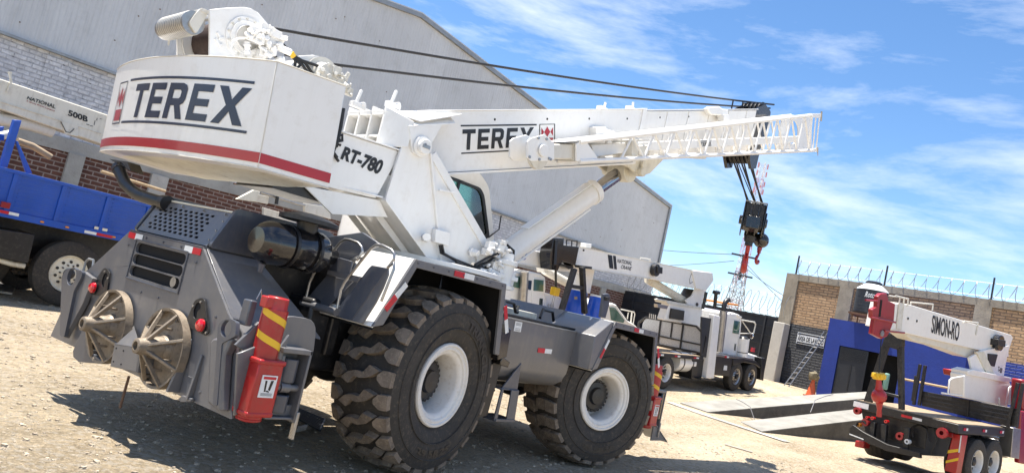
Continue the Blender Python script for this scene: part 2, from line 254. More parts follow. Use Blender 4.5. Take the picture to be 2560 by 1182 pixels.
# ------------------------------------------------------------------ mesh builder
def V3(p): return p if isinstance(p, Vector) else Vector(p)
def perp(d):
    d = d.normalized(); a = Vector((0, 0, 1)) if abs(d.z) < .9 else Vector((1, 0, 0)); u = d.cross(a).normalized(); return u, d.cross(u).normalized()
class MB:
    def __init__(s, T=None): s.v = []; s.f = []; s.T = T
    def add(s, vs, fs):
        k = len(s.v); s.v += [(s.T @ V3(p)) if s.T else V3(p) for p in vs]; s.f += [tuple(i+k for i in f) for f in fs]; return s
    def box(s, x0, x1, y0, y1, z0, z1):
        v = [(x, y, z) for x in (x0, x1) for y in (y0, y1) for z in (z0, z1)]
        return s.add(v, [(0, 1, 3, 2), (4, 6, 7, 5), (0, 4, 5, 1), (2, 3, 7, 6), (0, 2, 6, 4), (1, 5, 7, 3)])
    def bar(s, p0, p1, w, h, up=(0, 0, 1)):
        p0, p1 = V3(p0), V3(p1); d = (p1-p0).normalized(); u = V3(up); sd_ = d.cross(u)
        if sd_.length < 1e-4: sd_ = perp(d)[0]
        sd_.normalize(); u = sd_.cross(d)
        v = [p+sd_*a*w/2+u*b*h/2 for p in (p0, p1) for a, b in ((-1, -1), (1, -1), (1, 1), (-1, 1))]
        return s.add(v, [(0, 3, 2, 1), (4, 5, 6, 7), (0, 1, 5, 4), (1, 2, 6, 5), (2, 3, 7, 6), (3, 0, 4, 7)])
    def plate(s, loops, ax, a0, a1):
        """flat outline (with holes) in the plane across axis ax, given thickness a0..a1"""
        def P(p, a): return {'x': (a, p[0], p[1]), 'y': (p[0], a, p[1]), 'z': (p[0], p[1], a)}[ax]
        tri = tessellate_polygon([[Vector((p[0], p[1], 0)) for p in lp] for lp in loops])
        fl = [p for lp in loops for p in lp]; n = len(fl)
        vs = [P(p, a0) for p in fl]+[P(p, a1) for p in fl]
        fs = []
        for t in tri:
            a, b, c = (fl[i] for i in t); ar = (b[0]-a[0])*(c[1]-a[1])-(b[1]-a[1])*(c[0]-a[0])
            if abs(ar) < 1e-10: continue
            t = tuple(t) if ar > 0 else tuple(reversed(t)); fs.append(tuple(reversed(t))); fs.append(tuple(i+n for i in t))
        k = 0
        for lp in loops:
            m_ = len(lp)
            for i in range(m_): j = (i+1) % m_; fs.append((k+i, k+j, k+j+n, k+i+n))
            k += m_
        return s.add(vs, fs)
    def prism(s, poly, ax, a0, a1): return s.plate([poly], ax, a0, a1)
    def extr(s, pts, d):
        pts = [V3(p) for p in pts]; n = len(pts); d = V3(d); c = [p+d for p in pts]
        return s.add(pts+c, [tuple(range(n)), tuple(reversed(range(n, 2*n)))]+[(i, (i+1) % n+0, (i+1) % n+n, i+n) for i in range(n)])
    def cyl(s, p0, p1, r0, r1=None, n=24, caps=True):
        p0, p1 = V3(p0), V3(p1); r1 = r0 if r1 is None else r1; u, w = perp(p1-p0)
        v = [p+(u*math.cos(t)+w*math.sin(t))*r for p, r in ((p0, r0), (p1, r1)) for t in (2*math.pi*i/n for i in range(n))]
        f = [(i, (i+1) % n, (i+1) % n+n, i+n) for i in range(n)]
        if caps: f += [tuple(reversed(range(n))), tuple(range(n, 2*n))]
        return s.add(v, f)
    def lathe(s, prof, o, ax, n=48, close=False):
        """prof = [(along axis, radius)]"""
        o, ax = V3(o), V3(ax).normalized(); u, w = perp(ax); v = []; f = []; m_ = len(prof)
        for a, r in prof: v += [o+ax*a+(u*math.cos(2*math.pi*i/n)+w*math.sin(2*math.pi*i/n))*r for i in range(n)]
        for k in range(m_-1 if not close else m_):
            k2 = (k+1) % m_
            for i in range(n): j = (i+1) % n; f.append((k*n+i, k*n+j, k2*n+j, k2*n+i))
        return s.add(v, f)
    def tube(s, pts, r, n=8, closed=False):
        pts = [V3(p) for p in pts]; m_ = len(pts); v = []; f = []; pu = None
        for i, p in enumerate(pts):
            a = pts[i-1] if i > 0 else (pts[-1] if closed else p); b = pts[(i+1) % m_] if (i < m_-1 or closed) else p
            d = (b-a)
            if d.length < 1e-9: d = Vector((0, 0, 1))
            d.normalize()
            u = perp(d)[0] if pu is None else (pu-d*pu.dot(d)).normalized()
            pu = u; w = d.cross(u); rr = r[i] if isinstance(r, (list, tuple)) else r
            v += [p+(u*math.cos(2*math.pi*k/n)+w*math.sin(2*math.pi*k/n))*rr for k in range(n)]
        for i in range(m_-1 if not closed else m_):
            j = (i+1) % m_
            for k in range(n): q = (k+1) % n; f.append((i*n+k, i*n+q, j*n+q, j*n+k))
        if not closed: f += [tuple(reversed(range(n))), tuple(range((m_-1)*n, m_*n))]
        return s.add(v, f)
    def sphere(s, c, r, n=20, sc=(1, 1, 1)):
        m_ = n//2; return s.lathe([(-r*math.cos(math.pi*i/m_), max(1e-4, r*math.sin(math.pi*i/m_))) for i in range(m_+1)], c, (0, 0, 1), n)
    def build(s, name, material, parent=None, bevel=0.0, smooth=35, M_=None, weld=False):
        me = bpy.data.meshes.new(name); me.from_pydata([tuple(p) for p in s.v], [], s.f); me.validate(clean_customdata=False)
        bm = bmesh.new(); bm.from_mesh(me)
        if weld: bmesh.ops.remove_doubles(bm, verts=bm.verts, dist=1e-5)
        bmesh.ops.recalc_face_normals(bm, faces=bm.faces); bm.to_mesh(me); bm.free()
        ms = material if isinstance(material, list) else [material]
        for q in ms: me.materials.append(M[q] if isinstance(q, str) else q)
        if smooth:
            me.polygons.foreach_set('use_smooth', [True]*len(me.polygons)); me.set_sharp_from_angle(angle=R(smooth))
        o = bpy.data.objects.new(name, me); COL.objects.link(o)
        if parent: o.parent = parent
        elif M_ is not None: o.matrix_world = M_
        if bevel:
            b = o.modifiers.new('bevel', 'BEVEL'); b.width = bevel; b.segments = 2; b.limit_method = 'ANGLE'; b.angle_limit = R(40); b.harden_normals = False
        return o
def empty(name, Mw, label=None, cat=None, group=None, kind=None):
    o = bpy.data.objects.new(name, None); COL.objects.link(o); o.matrix_world = Mw; o.empty_display_size = .2
    tag(o, label, cat, group, kind); return o
def tag(o, label=None, cat=None, group=None, kind=None):
    for k, v in (('label', label), ('category', cat), ('group', group), ('kind', kind)):
        if v: o[k] = v
    return o
def circ(cx, cz, r, n=20, a0=0, a1=2*math.pi, ccw=True):
    m_ = n if abs(a1-a0-2*math.pi) < 1e-6 else n+1
    return [(cx+r*math.cos(a0+(a1-a0)*i/n), cz+r*math.sin(a0+(a1-a0)*i/n)) for i in range(m_)]
def rrect(x0, x1, z0, z1, r, n=4):
    o = []
    for cx, cz, a in ((x1-r, z1-r, 0), (x0+r, z1-r, 90), (x0+r, z0+r, 180), (x1-r, z0+r, 270)):
        o += [(cx+r*math.cos(R(a+90*i/n)), cz+r*math.sin(R(a+90*i/n))) for i in range(n+1)]
    return o
def rnd(poly, r, n=4):
    """round the corners of a 2-D outline"""
    out = []; m_ = len(poly)
    for i in range(m_):
        p, a, b = Vector(poly[i]), Vector(poly[i-1]), Vector(poly[(i+1) % m_]); da, db = (a-p), (b-p)
        q = min(r, da.length*.45, db.length*.45); s0, s1 = p+da.normalized()*q, p+db.normalized()*q
        for k in range(n+1): t = k/n; out.append(tuple((1-t)**2*s0+2*t*(1-t)*p+t*t*s1))
    return out

# ------------------------------------------------------------------ lettering
LET = {
 'T': [[(0, .79), (0, 1), (.80, 1), (.80, .79), (.51, .79), (.51, 0), (.29, 0), (.29, .79)]],
 'E': [[(0, 0), (0, 1), (.72, 1), (.72, .80), (.22, .80), (.22, .60), (.66, .60), (.66, .40), (.22, .40), (.22, .20), (.72, .20), (.72, 0)]],
 'X': [[(0, 1), (.27, 1), (.475, .66), (.68, 1), (.95, 1), (.61, .5), (.95, 0), (.68, 0), (.475, .34), (.27, 0), (0, 0), (.34, .5)]],
 'R': [[(0, 0), (0, 1), (.56, 1), (.70, .95), (.77, .84), (.77, .56), (.71, .44), (.60, .39), (.80, 0), (.56, 0), (.38, .37), (.22, .37), (.22, 0)], [(.22, .57), (.22, .81), (.50, .81), (.55, .76), (.55, .62), (.50, .57)]]}
def flat_tris(loops):
    fl = [p for lp in loops for p in lp]; return fl, tessellate_polygon([[Vector((p[0], p[1], 0)) for p in lp] for lp in loops])
def word(s_, gap=.13, slant=0):
    """TEREX in cut-out letters, in a box 0..1 x 0..1"""
    W_ = {'T': .8, 'E': .72, 'R': .8, 'X': .95}; x = 0; V_ = []; F_ = []
    for ch in s_:
        fl, tr = flat_tris(LET[ch]); k = len(V_); V_ += [(p[0]+x+slant*p[1], p[1]) for p in fl]; F_ += [tuple(i+k for i in t) for t in tr]; x += W_[ch]+gap
    x -= gap; return [(a/x, b) for a, b in V_], F_
def shapes(list_of_loops):
    V_ = []; F_ = []
    for loops in list_of_loops:
        fl, tr = flat_tris(loops); k = len(V_); V_ += fl; F_ += [tuple(i+k for i in t) for t in tr]
    return V_, F_
def font(txt, bold=0.0, shear=0.0, space=1.0):
    c = bpy.data.curves.new('txt', 'FONT'); c.body = txt; c.size = 1; c.offset = bold; c.shear = shear; c.resolution_u = 3; c.space_character = space
    o = bpy.data.objects.new('txt', c); COL.objects.link(o); dg = bpy.context.evaluated_depsgraph_get(); me = bpy.data.meshes.new_from_object(o.evaluated_get(dg))
    vs = [(v.co.x, v.co.y) for v in me.vertices]; fs = [tuple(p.vertices) for p in me.polygons]
    bpy.data.objects.remove(o); bpy.data.curves.remove(c); bpy.data.meshes.remove(me)
    x0, x1 = min(v[0] for v in vs), max(v[0] for v in vs); y0, y1 = min(v[1] for v in vs), max(v[1] for v in vs)
    return [((a-x0)/(x1-x0), (b-y0)/(y1-y0)) for a, b in vs], fs
def decal(name, geo, fn, material, parent, cuts=0):
    """lay a flat shape (0..1 coordinates) on a surface through fn(u, v) -> point"""
    vs, fs = geo; bm = bmesh.new(); bv = [bm.verts.new((a, b, 0)) for a, b in vs]
    for f in fs:
        try: bm.faces.new([bv[i] for i in f])
        except ValueError: pass
    bm.normal_update()
    for f in bm.faces:
        if f.normal.z < 0: f.normal_flip()
    for k in range(1, cuts):
        bmesh.ops.bisect_plane(bm, geom=bm.verts[:]+bm.edges[:]+bm.faces[:], plane_co=(k/cuts, 0, 0), plane_no=(1, 0, 0))
    for v in bm.verts: v.co = V3(fn(v.co.x, v.co.y))
    me = bpy.data.meshes.new(name); bm.to_mesh(me); bm.free(); me.materials.append(M[material]); o = bpy.data.objects.new(name, me); COL.objects.link(o); o.parent = parent; return o
def quad(bl, br, tr, tl):
    bl, br, tr, tl = map(V3, (bl, br, tr, tl)); return lambda u, v: (bl*(1-u)+br*u)*(1-v)+(tl*(1-u)+tr*u)*v
RECT = ([(0, 0), (1, 0), (1, 1), (0, 1)], [(0, 1, 2, 3)])
def reflector(parent, a, b, h, n, up=(0, 0, 1), swap=False, w=.5):
    """red / white strip from a to b, thickness towards n"""
    a, b, n, up = map(V3, (a, b, n, up)); m_ = a.lerp(b, w)
    for p, q, mt in ((a, m_, 'refwhite' if swap else 'refred'), (m_, b, 'refred' if swap else 'refwhite')):
        MB().extr([p, q, q+up*h, p+up*h], n*.004).build('reflector', mt, parent, smooth=0)

# ================================================================== GROUND
def ground():
    xs = [-700, -300, -150, -80, -50]+[-30+1.5*i for i in range(64)]+[80, 110, 160, 250, 400, 900]
    ys = [-700, -300, -120, -60]+[-30+1.5*i for i in range(54)]+[70, 110, 200, 400, 900]
    v = [(x, y, gz(x, y)) for x in xs for y in ys]; n = len(ys)
    f = [(i*n+j, (i+1)*n+j, (i+1)*n+j+1, i*n+j+1) for i in range(len(xs)-1) for j in range(n-1)]
    o = MB().add(v, f).build('ground', 'ground', smooth=60); tag(o, 'dry beige gravel yard around the big crane', None, None, 'structure'); return o
ground()
def gravel():
    mb = MB(); rng = random.Random(3)
    for i in range(9000):
        D = 3.2+14*rng.random()**1.7; a = rng.uniform(-.62, .62)
        x = CAMP.x+D*math.cos(YAW+a)/1; y = CAMP.y+D*math.sin(YAW+a); r = rng.choice((.006, .008, .011, .016, .024))*rng.uniform(.7, 1.3)*(1+.03*D)
        c = Vector((x, y, gz(x, y)+r*.15)); an = rng.uniform(0, 6.28); e = rng.uniform(.6, 1); ca, sa = math.cos(an), math.sin(an)
        pts = []
        for zz_, rr, k in ((-.3, 1, 5), (.35, .72, 5)):
            for q in range(k):
                t = 2*math.pi*q/k+zz_; px_, py_ = r*rr*math.cos(t)*rng.uniform(.8, 1.1), r*rr*math.sin(t)*e*rng.uniform(.8, 1.1)
                pts.append(c+Vector((px_*ca-py_*sa, px_*sa+py_*ca, zz_*r*rng.uniform(.6, 1.1))))
        mb.add(pts, [(5, 6, 7, 8, 9)]+[(q, (q+1) % 5, (q+1) % 5+5, q+5) for q in range(5)])
    o = mb.build('gravel', 'stone', smooth=0); tag(o, 'loose stones strewn over the dry ground', 'gravel', None, 'stuff')
gravel()

# ================================================================== WAREHOUSE
def warehouse():
    yaw = R(-3.8); fr = Frame(PD(0, 93, 19.6), yaw); fr = Frame((fr.o.x, fr.o.y, 0), yaw)
    s = lambda px, py: fr.side(px, py, 0)
    root = empty('warehouse', fr.M, 'long grey corrugated warehouse with a white and red brick lower wall, behind the cranes', 'warehouse')
    a = s(0, 93); b = s(1644, 658); ap = s(1050, 40); ev = s(1676, 518); lf = s(0, -345)
    zl = a.z; xr = (b.x+ev.x)/2; zs = 5.62
    x0 = -16; zr = zs+.35
    sl = (ap.z-lf.z)/(ap.x-lf.x)
    poly = [(x0, zs), (xr, zr), (xr, ev.z), (ap.x, ap.z), (x0, ap.z+sl*(x0-ap.x))]
    MB().prism(poly, 'y', 0, .25).build('siding', 'siding', root, smooth=0)
    # slow stepped masonry below
    def zt(x): t = s(415, 443), s(1482, 713); k = (t[1].z-t[0].z)/(t[1].x-t[0].x); return t[0].z+k*(x-t[0].x)
    MB().prism([(x0, zt(x0)+.36), (xr, zt(xr)+.36), (xr, zr+.02), (x0, zs+.02)], 'y', .04, .35).build('upper_brickwork', 'wbrick', root, smooth=0)
    MB().prism([(x0, zt(x0)), (xr, zt(xr)), (xr, zt(xr)+.36), (x0, zt(x0)+.36)], 'y', .0, .34).build('concrete_beam', 'conc', root, smooth=0)
    MB().prism([(x0, -1), (xr, -1), (xr, zt(xr)), (x0, zt(x0))], 'y', .05, .33).build('lower_brickwork', 'rbrick', root, smooth=0)
    for px, wd in ((172, .42), (395, .5), (1500, .45), (1640, .6)):
        x = s(px, 460 if px < 600 else 760).x
        MB().box(x-wd/2, x+wd/2, -.06, .3, -1, zt(x)+.002).build('column', 'whitewash' if px == 395 else 'conc', root, smooth=0)
    for px in (120, 1230, 1420):
        x = s(px, 250 if px < 600 else 600).x; MB().box(x-.3, x+.3, -.0, .3, zt(x)+.36, zs).build('plastered_pier', M['whitewash'] if 0 else 'wbrick', root, smooth=0)
    g = MB(); g.bar((x0, -.05, zs+.0), (xr, -.05, zr), .12, .07); g.build('flashing', 'galv', root)
    tr = MB()
    tr.bar((xr, -.03, ev.z), (ap.x, -.03, ap.z), .18, .16); tr.bar((ap.x, -.03, ap.z), (x0, -.03, poly[4][1]), .18, .16); tr.bar((xr, -.02, zr), (xr, -.02, ev.z), .14, .2)
    tr.build('roof_trim', 'galv', root)
    MB().prism([(xr-.02, -1), (xr, -1), (xr, ev.z), (xr-.02, ev.z)], 'y', .3, 30).build('side_wall', 'siding', root, smooth=0)
    rf = MB(); rf.extr([(xr+.1, -.1, ev.z+.05), (ap.x, -.1, ap.z+.05), (ap.x, 30, ap.z+.05), (xr+.1, 30, ev.z+.05)], (0, 0, .08)); rf.extr([(ap.x, -.1, ap.z+.05), (x0, -.1, poly[4][1]+.05), (x0, 30, poly[4][1]+.05), (ap.x, 30, ap.z+.05)], (0, 0, .08)); rf.build('roof', 'siding', root, smooth=0)
    # shallow dents and long rust streaks on the siding are small raised screws
    sc = MB(); rng = random.Random(5)
    for i in range(60): x = rng.uniform(0, xr-1); z = zs+rng.uniform(.3, 5); sc.box(x, x+.03, -.02, 0, z, z+.03)
    sc.build('screw_heads', 'rust', root, smooth=0)
warehouse()

# ================================================================== YARD WALLS (right)
zW = zoom(1780, 620, 3.031); zR = zoom(2120, 700, 2.452); z7 = zoom(1900, 660, 2.264)
def razor(name, p0, p1, r, turns, label, zoff=0, parent=None):
    mb = MB(); p0, p1 = V3(p0), V3(p1); d = (p1-p0); L_ = d.length; d.normalize(); sdv = Vector((-d.y, d.x, 0)); n = turns*14; pts = []
    for i in range(n+1):
        t = i/n; a = 2*math.pi*turns*t; pts.append(p0+d*(L_*t+math.sin(a*1.0)*r*.25)+sdv*math.cos(a)*r*.7+Vector((0, 0, r+math.sin(a)*r)))
    mb.tube(pts, .013, 4)
    mb.tube([p0+Vector((0, 0, 1.9*r)), p1+Vector((0, 0, 1.9*r))], .008, 4); mb.tube([p0+Vector((0, 0, .3*r)), p1+Vector((0, 0, .3*r))], .008, 4)
    o = mb.build(name, 'galv', parent)
    if not parent: tag(o, label, 'razor wire', 'coils of razor wire on the yard walls')
    return o
def walls():
    A = PD(1941, 952, 36.0); B = PD(2558, 1090, 29.0); yaw = math.atan2(B.y-A.y, B.x-A.x)+math.pi  # x axis runs towards the left end
    yaw = math.atan2(A.y-B.y, A.x-B.x); yaw -= math.pi                                  # x axis to the right along the wall, y away
    fr = Frame((A.x, A.y, 0), yaw); s = lambda p, off=0: fr.side(p[0], p[1], off)
    root = empty('brick_wall', fr.M, 'tall yard wall of rough tan brick with concrete columns, painted charcoal and blue below', 'wall')
    tl = s(z7(195, 98)); tr = s(z7(1490, 262)); L_ = 34.0; zt = (tl.z+tr.z)/2; x0 = tl.x-.1
    zs = s(z7(150, 330)).z; bl = s(z7(392, 375)); z2 = (zs+bl.z)/2
    xb = s(z7(470, 700)).x
    zb = s(z7(1490, 560)).z
    MB().box(x0, L_, .0, .2, z2, zt).build('brick_panel', 'tbrick', root, smooth=0)
    MB().box(x0, xb, -.03, .2, -1, z2).build('charcoal_panel', 'kbrick', root, smooth=0)
    MB().box(xb, L_, -.03, .2, -1, z2-.0).build('blue_panel', 'bbrick', root, smooth=0)
    for px in ((165, 200), (480, 220), (1255, 320)):
        x = s(z7(*px)).x; MB().box(x-.3, x+.3, -.09, .25, -1 if px[0] == 165 else z2, zt+.003).build('column', 'pconc', root, smooth=0)
    MB().box(x0-.3, L_, -.07, .27, zt, zt+.30).build('coping_beam', 'pconc', root, smooth=0)
    post = MB().box(-.03, .03, -.03, .03, 0, .95)
    for i, px in enumerate(((196, 65), (700, 110), (1306, 185))):
        x = s(z7(*px)).x; m_ = MB(); m_.box(x-.03, x+.03, .07, .13, zt+.3, zt+1.2); m_.build('wire_post', 'black', root)
    Mw = fr.M
    razor('razor_wire', Mw @ Vector((x0, .1, zt+.32)), Mw @ Vector((L_, .1, zt+.32)), .34, 74, 'long coil of razor wire running along the top of the tan brick wall')
    # white gate pillar
    P = MB(); a = s(zW(402, 1000), -.5); b = s(zW(470, 1005), -.5); c = s(zW(498, 560), -.5)
    P.box(a.x, b.x+.1, -.75, -.15, gz(A.x, A.y)-.3, c.z)
    gp = P.build('gate_pillar', 'whitewash', None, .03, M_=fr.M); tag(gp, 'square white concrete pillar between the dark gate and the brick wall', 'pillar')
    # sign
    q = [s(zW(*p), -.06) for p in ((636, 718), (845, 755), (855, 668), (650, 634))]
    sg = empty('sign', fr.M @ Matrix.Translation(((q[0].x+q[1].x)/2, -.06, q[0].z)), 'white rectangular sign reading ÁREA DE LAVADO on the charcoal wall', 'sign')
    off = Vector(((q[0].x+q[1].x)/2, -.06, q[0].z)); w_ = (q[1]-q[0]).x/2; h_ = q[3].z-q[0].z
    MB().box(-w_, w_, 0, .025, 0, h_).build('board', 'refwhite', sg)
    decal('lettering', font('ÁREA DE LAVADO', .03), quad((-w_*.93, -.004, h_*.27), (w_*.93, -.004, h_*.27), (w_*.93, -.004, h_*.80), (-w_*.93, -.004, h_*.80)), 'inkblack', sg)
    st = MB(); n = 34
    for i in range(n):
        x = -w_*.98+i*(w_*1.94/n)
        for z in (.03, h_-.09): st.extr([(x, -.004, z), (x+.035, -.004, z), (x+.06, -.004, z+.06), (x+.025, -.004, z+.06)], (0, .003, 0))
    st.build('striped_border', 'inkblack', sg, smooth=0)
    # ladder leaning on the wall
    b1, b2 = s(zW(530, 1060), -1.3), s(zW(572, 1060), -1.3); t1, t2 = s(zW(850, 632), -.12), s(zW(878, 640), -.12)
    lo = fr.M @ ((b1+b2)/2); ld = empty('ladder', Matrix.Translation(lo) @ fr.m.to_4x4(), 'thin grey metal ladder leaning on the charcoal wall beside the sign', 'ladder'); o_ = (b1+b2)/2
    for p, q_ in ((b1, t1), (b2, t2)): MB().tube([p-o_, q_-o_], .025, 6).build('side_rail', 'steel', ld)
    rg = 10
    for i in range(rg): t = (i+1)/(rg+1); MB().tube([(b1-o_).lerp(t1-o_, t), (b2-o_).lerp(t2-o_, t)], .018, 6).build('rung', 'steel', ld)
    # blue wash house
    A2 = PD(2041, 978, 32.6); g2 = gz(A2.x, A2.y)
    k1 = fr.L(PD(2041, 978, 32.6)); h = Frame(fr.M @ Vector((k1.x, k1.y, 0)), yaw+R(4))
    hs_ = empty('wash_house', h.M, 'small deep blue flat-roofed block with a dark doorway, in front of the brick wall', 'building')
    f_ = lambda p, off=0: h.side(p[0], p[1], off)
    rt = f_(zW(1075, 572)); zt2 = f_(zW(890, 545)).z; dz = 0
    d0 = f_(zW(965, 735)); d1 = f_(zW(905, 1085)); dL = (d0.x+d1.x)/2; dR = dL+2.4; dT = d0.z; W2 = 5.2
    MB().plate([[(0, g2-.5), (W2, g2-.5), (W2, zt2), (0, zt2)], [(dL, g2), (dL, dT), (dR, dT), (dR, g2)]], 'y', 0, .16).build('front_wall', 'wallblue', hs_, smooth=0)
    bx = MB(); bx.box(0, .16, .16, 2.6, g2-.5, zt2); bx.build('side_wall', 'wallblue', hs_, smooth=0); MB().box(W2-.16, W2, .16, 2.6, g2-.5, zt2).build('side_wall', 'wallblue', hs_, smooth=0)
    MB().box(.0, W2, .0, 2.6, zt2, zt2+.10).build('roof', 'wallblue', hs_, smooth=0)
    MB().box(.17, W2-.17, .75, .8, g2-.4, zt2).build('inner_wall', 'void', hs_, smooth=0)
    dr = MB().box(dL+.02, dL+1.15, .05, .10, g2+.02, dT-.02).build('door', 'gate', hs_, .01)
    ds = MB()
    for i in range(7): ds.box(dL+.08, dL+1.1, .03, .048, dT-.12-i*.07, dT-.09-i*.07)
    ds.box(dL+.56, dL+.60, .03, .048, g2+.1, dT-.7); ds.build('louvre', 'black', dr, smooth=0)
    MB().box(0, W2, -.12, 0, g2-.4, g2+.10).build('plinth', 'whitewash', hs_, smooth=0)
    # water tank on its stand
    tk = PD(*z7(605, 290), 31.6); tb = tk.z; r_ = 0.0
    w0, w1 = PD(*z7(527, 285), 31.6), PD(*z7(700, 285), 31.6); rr = (w1-w0).length/2*.98; ht = PD(*z7(540, 140), 31.6).z-PD(*z7(527, 282), 31.6).z
    ce = (w0+w1)/2; ce.z = tb
    T = empty('water_tank', Matrix.Translation(ce), 'black ribbed plastic water tank with a pale shoulder standing on the blue block', 'water tank')
    pr = [(0, .01), (0, rr*.96), (.05, rr)]
    for i in range(7): z = .12+i*(ht-.2)/7; pr += [(z, rr), (z+.05, rr*.985), (z+.1, rr)]
    pr += [(ht, rr)]; MB().lathe(pr, (0, 0, 0), (0, 0, 1), 36).build('tank_body', 'tank', T)
    MB().lathe([(ht, rr*1.0), (ht+.06, rr*.97), (ht+.26, rr*.55)], (0, 0, 0), (0, 0, 1), 36).build('tank_shoulder', 'refwhite', T)
    MB().lathe([(ht+.2, rr*.56), (ht+.36, rr*.52), (ht+.40, rr*.40), (ht+.41, .01)], (0, 0, 0), (0, 0, 1), 30).build('lid', 'tank', T)
    az = math.atan2(CAMP.y-ce.y, CAMP.x-ce.x)
    cyl_map = lambda zc, hh, a0, a1, rad: (lambda u, v: Vector((rad*math.cos(az+a0+(a1-a0)*u), rad*math.sin(az+a0+(a1-a0)*u), zc+hh*v)))
    decal('lettering', font('Rotoplas', .02, .25), cyl_map(ht*.60, .30, -.42, .62, rr+.012), 'refwhite', T, 14)
    sg2 = MB(); base = ce.z
    for ax_, ay_ in ((-.8, -.8), (.8, -.8), (-.8, .8), (.8, .8)): sg2.tube([(ax_*rr, ay_*rr, -.06), (ax_*rr*1.0, ay_*rr, -(ce.z-zt2-.1))], .03, 6)
    for a_, b_ in (((-1, -1), (1, -1)), ((1, -1), (1, 1)), ((1, 1), (-1, 1)), ((-1, 1), (-1, -1))): sg2.bar((a_[0]*rr, a_[1]*rr, -.04), (b_[0]*rr, b_[1]*rr, -.04), .06, .06)
    sg2.box(-rr, rr, -rr, rr, -.03, -.005); sg2.build('stand', 'rust', T)
    # rag on a traffic cone
    cp = PD(*zW(752, 1085), 32.2); cz = gz(cp.x, cp.y); cn = empty('traffic_cone', Matrix.Translation((cp.x, cp.y, cz)), 'faded orange traffic cone at the corner of the blue block', 'cone')
    MB().cyl((0, 0, .03), (0, 0, .72), .20, .05, 20).build('cone_body', 'orange', cn); MB().box(-.24, .24, -.24, .24, 0, .04).build('base', 'orange', cn)
    rg_ = MB(); rng = random.Random(2)
    rg_.lathe([(-.14, .01), (-.12, .17), (0, .23), (.10, .20), (.19, .08), (.22, .01)], (0, 0, 0), (0, 0, 1), 14)
    rg_.v = [Vector((p.x*(1+.5*noise.noise(p*7)), p.y*(1+.5*noise.noise(p*9)), p.z*(1+.8*noise.noise(p*6)))) for p in rg_.v]
    ro = rg_.build('rag', 'cloth', None, M_=Matrix.Translation((cp.x, cp.y, cz+.82))); tag(ro, 'crumpled dusty brown rag heaped on the orange cone', 'rag')
    # green jerrycan and timber pole hanging on the blue wall
    gp_ = PD(*z7(715, 655), 28.5); gj = MB().box(-.13, .13, -.08, .08, -.35, .25).build('jerrycan', 'green', None, .05, M_=Matrix.Translation(gp_)); tag(gj, 'faded green jerrycan held up against the blue wall', 'jerrycan')
    a_, b_ = PD(*zR(340, 605), 25.5), PD(*zR(640, 665), 24.5); pl = MB().tube([Vector((0, 0, 0)), b_-a_], .035, 8).build('timber_pole', 'woodpole', None, M_=Matrix.Translation(a_)); tag(pl, 'long pale timber pole held level across the blue wall', 'pole')
    MB().tube([Vector((0, 0, 0)), (a_-b_).normalized()*.1], .05, 8).build('pole_end', 'orange', pl)
    # dark sheet-metal gate to the left of the pillar
    Lg = PD(1634, 741, 41.5); Rg = PD(1959, 795, 36.4); yg = math.atan2(Rg.y-Lg.y, Rg.x-Lg.x); g = Frame((Rg.x, Rg.y, 0), yg); W3 = (Rg-Lg).length+3; zt3 = Rg.z
    G = empty('metal_gate', g.M, 'long charcoal sheet-metal gate with welded ribs behind the truck crane', 'gate')
    MB().box(-W3, .3, .04, .08, .2, zt3).build('sheet', 'gate', G, smooth=0)
    rb = MB()
    for i in range(8): rb.box(-W3, .3, -.02, .04, 1.25+i*.42, 1.29+i*.42)
    rb.build('horizontal_ribs', 'gate', G, smooth=0)
    for i in range(int(W3/1.9)): MB().box(-i*1.9-.9, -i*1.9-.82, -.05, .04, .9, zt3+.01).build('stile', 'gate', G, smooth=0)
    razor('razor_wire', g.M @ Vector((-W3, .06, zt3)), g.M @ Vector((.3, .06, zt3)), .55, 26, 'wide coil of razor wire above the charcoal gate')
walls()

# ================================================================== RAMPS, DRAINS
def ramp(name, near, farv, label):
    n0, n1 = near; f0, f1 = farv
    b = [Vector((p.x, p.y, gz(p.x, p.y)-.3)) for p in (n0, n1, f1, f0)]; t = [n0, n1, f1, f0]
    o = MB().add(b+t, [(3, 2, 1, 0), (4, 5, 6, 7), (0, 1, 5, 4), (1, 2, 6, 5), (2, 3, 7, 6), (3, 0, 4, 7)]).build(name, 'ramp', None, .02, smooth=0); tag(o, label, 'ramp', 'concrete vehicle ramps beside the wash house'); return o
zq = zoom(1500, 900, 3.2)
def ongr(px, py, dz=.02):
    lo, hi = 5., 80.
    for _ in range(50):
        m_ = (lo+hi)/2; p = PD(px, py, m_)
        if p.z > gz(p.x, p.y)+dz: lo = m_
        else: hi = m_
    return PD(px, py, lo)
ramp('concrete_ramp', (ongr(*zq(1150, 490)), PD(*zq(2500, 372), 25.6)), (ongr(*zq(640, 330)), PD(*zq(2160, 262), 27.5)), 'farther pale concrete ramp rising towards the wash house door') if 0 else None
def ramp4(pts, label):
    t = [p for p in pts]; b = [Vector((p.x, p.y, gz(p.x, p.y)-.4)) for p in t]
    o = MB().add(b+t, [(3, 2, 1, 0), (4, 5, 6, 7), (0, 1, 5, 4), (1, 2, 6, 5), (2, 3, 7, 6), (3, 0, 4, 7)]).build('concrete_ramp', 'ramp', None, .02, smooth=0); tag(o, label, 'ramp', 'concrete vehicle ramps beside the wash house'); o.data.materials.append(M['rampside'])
    for q in o.data.polygons: q.material_index = 0 if q.normal.z > .5 else 1  # tops keep the pale concrete, sides get the painted-in shade
ramp4([ongr(*zq(865, 412), .03), PD(*zq(2250, 293), 27.), PD(*zq(2130, 250), 28.2), ongr(*zq(640, 335), .03)], 'farther pale concrete ramp, rising to the wash house door')
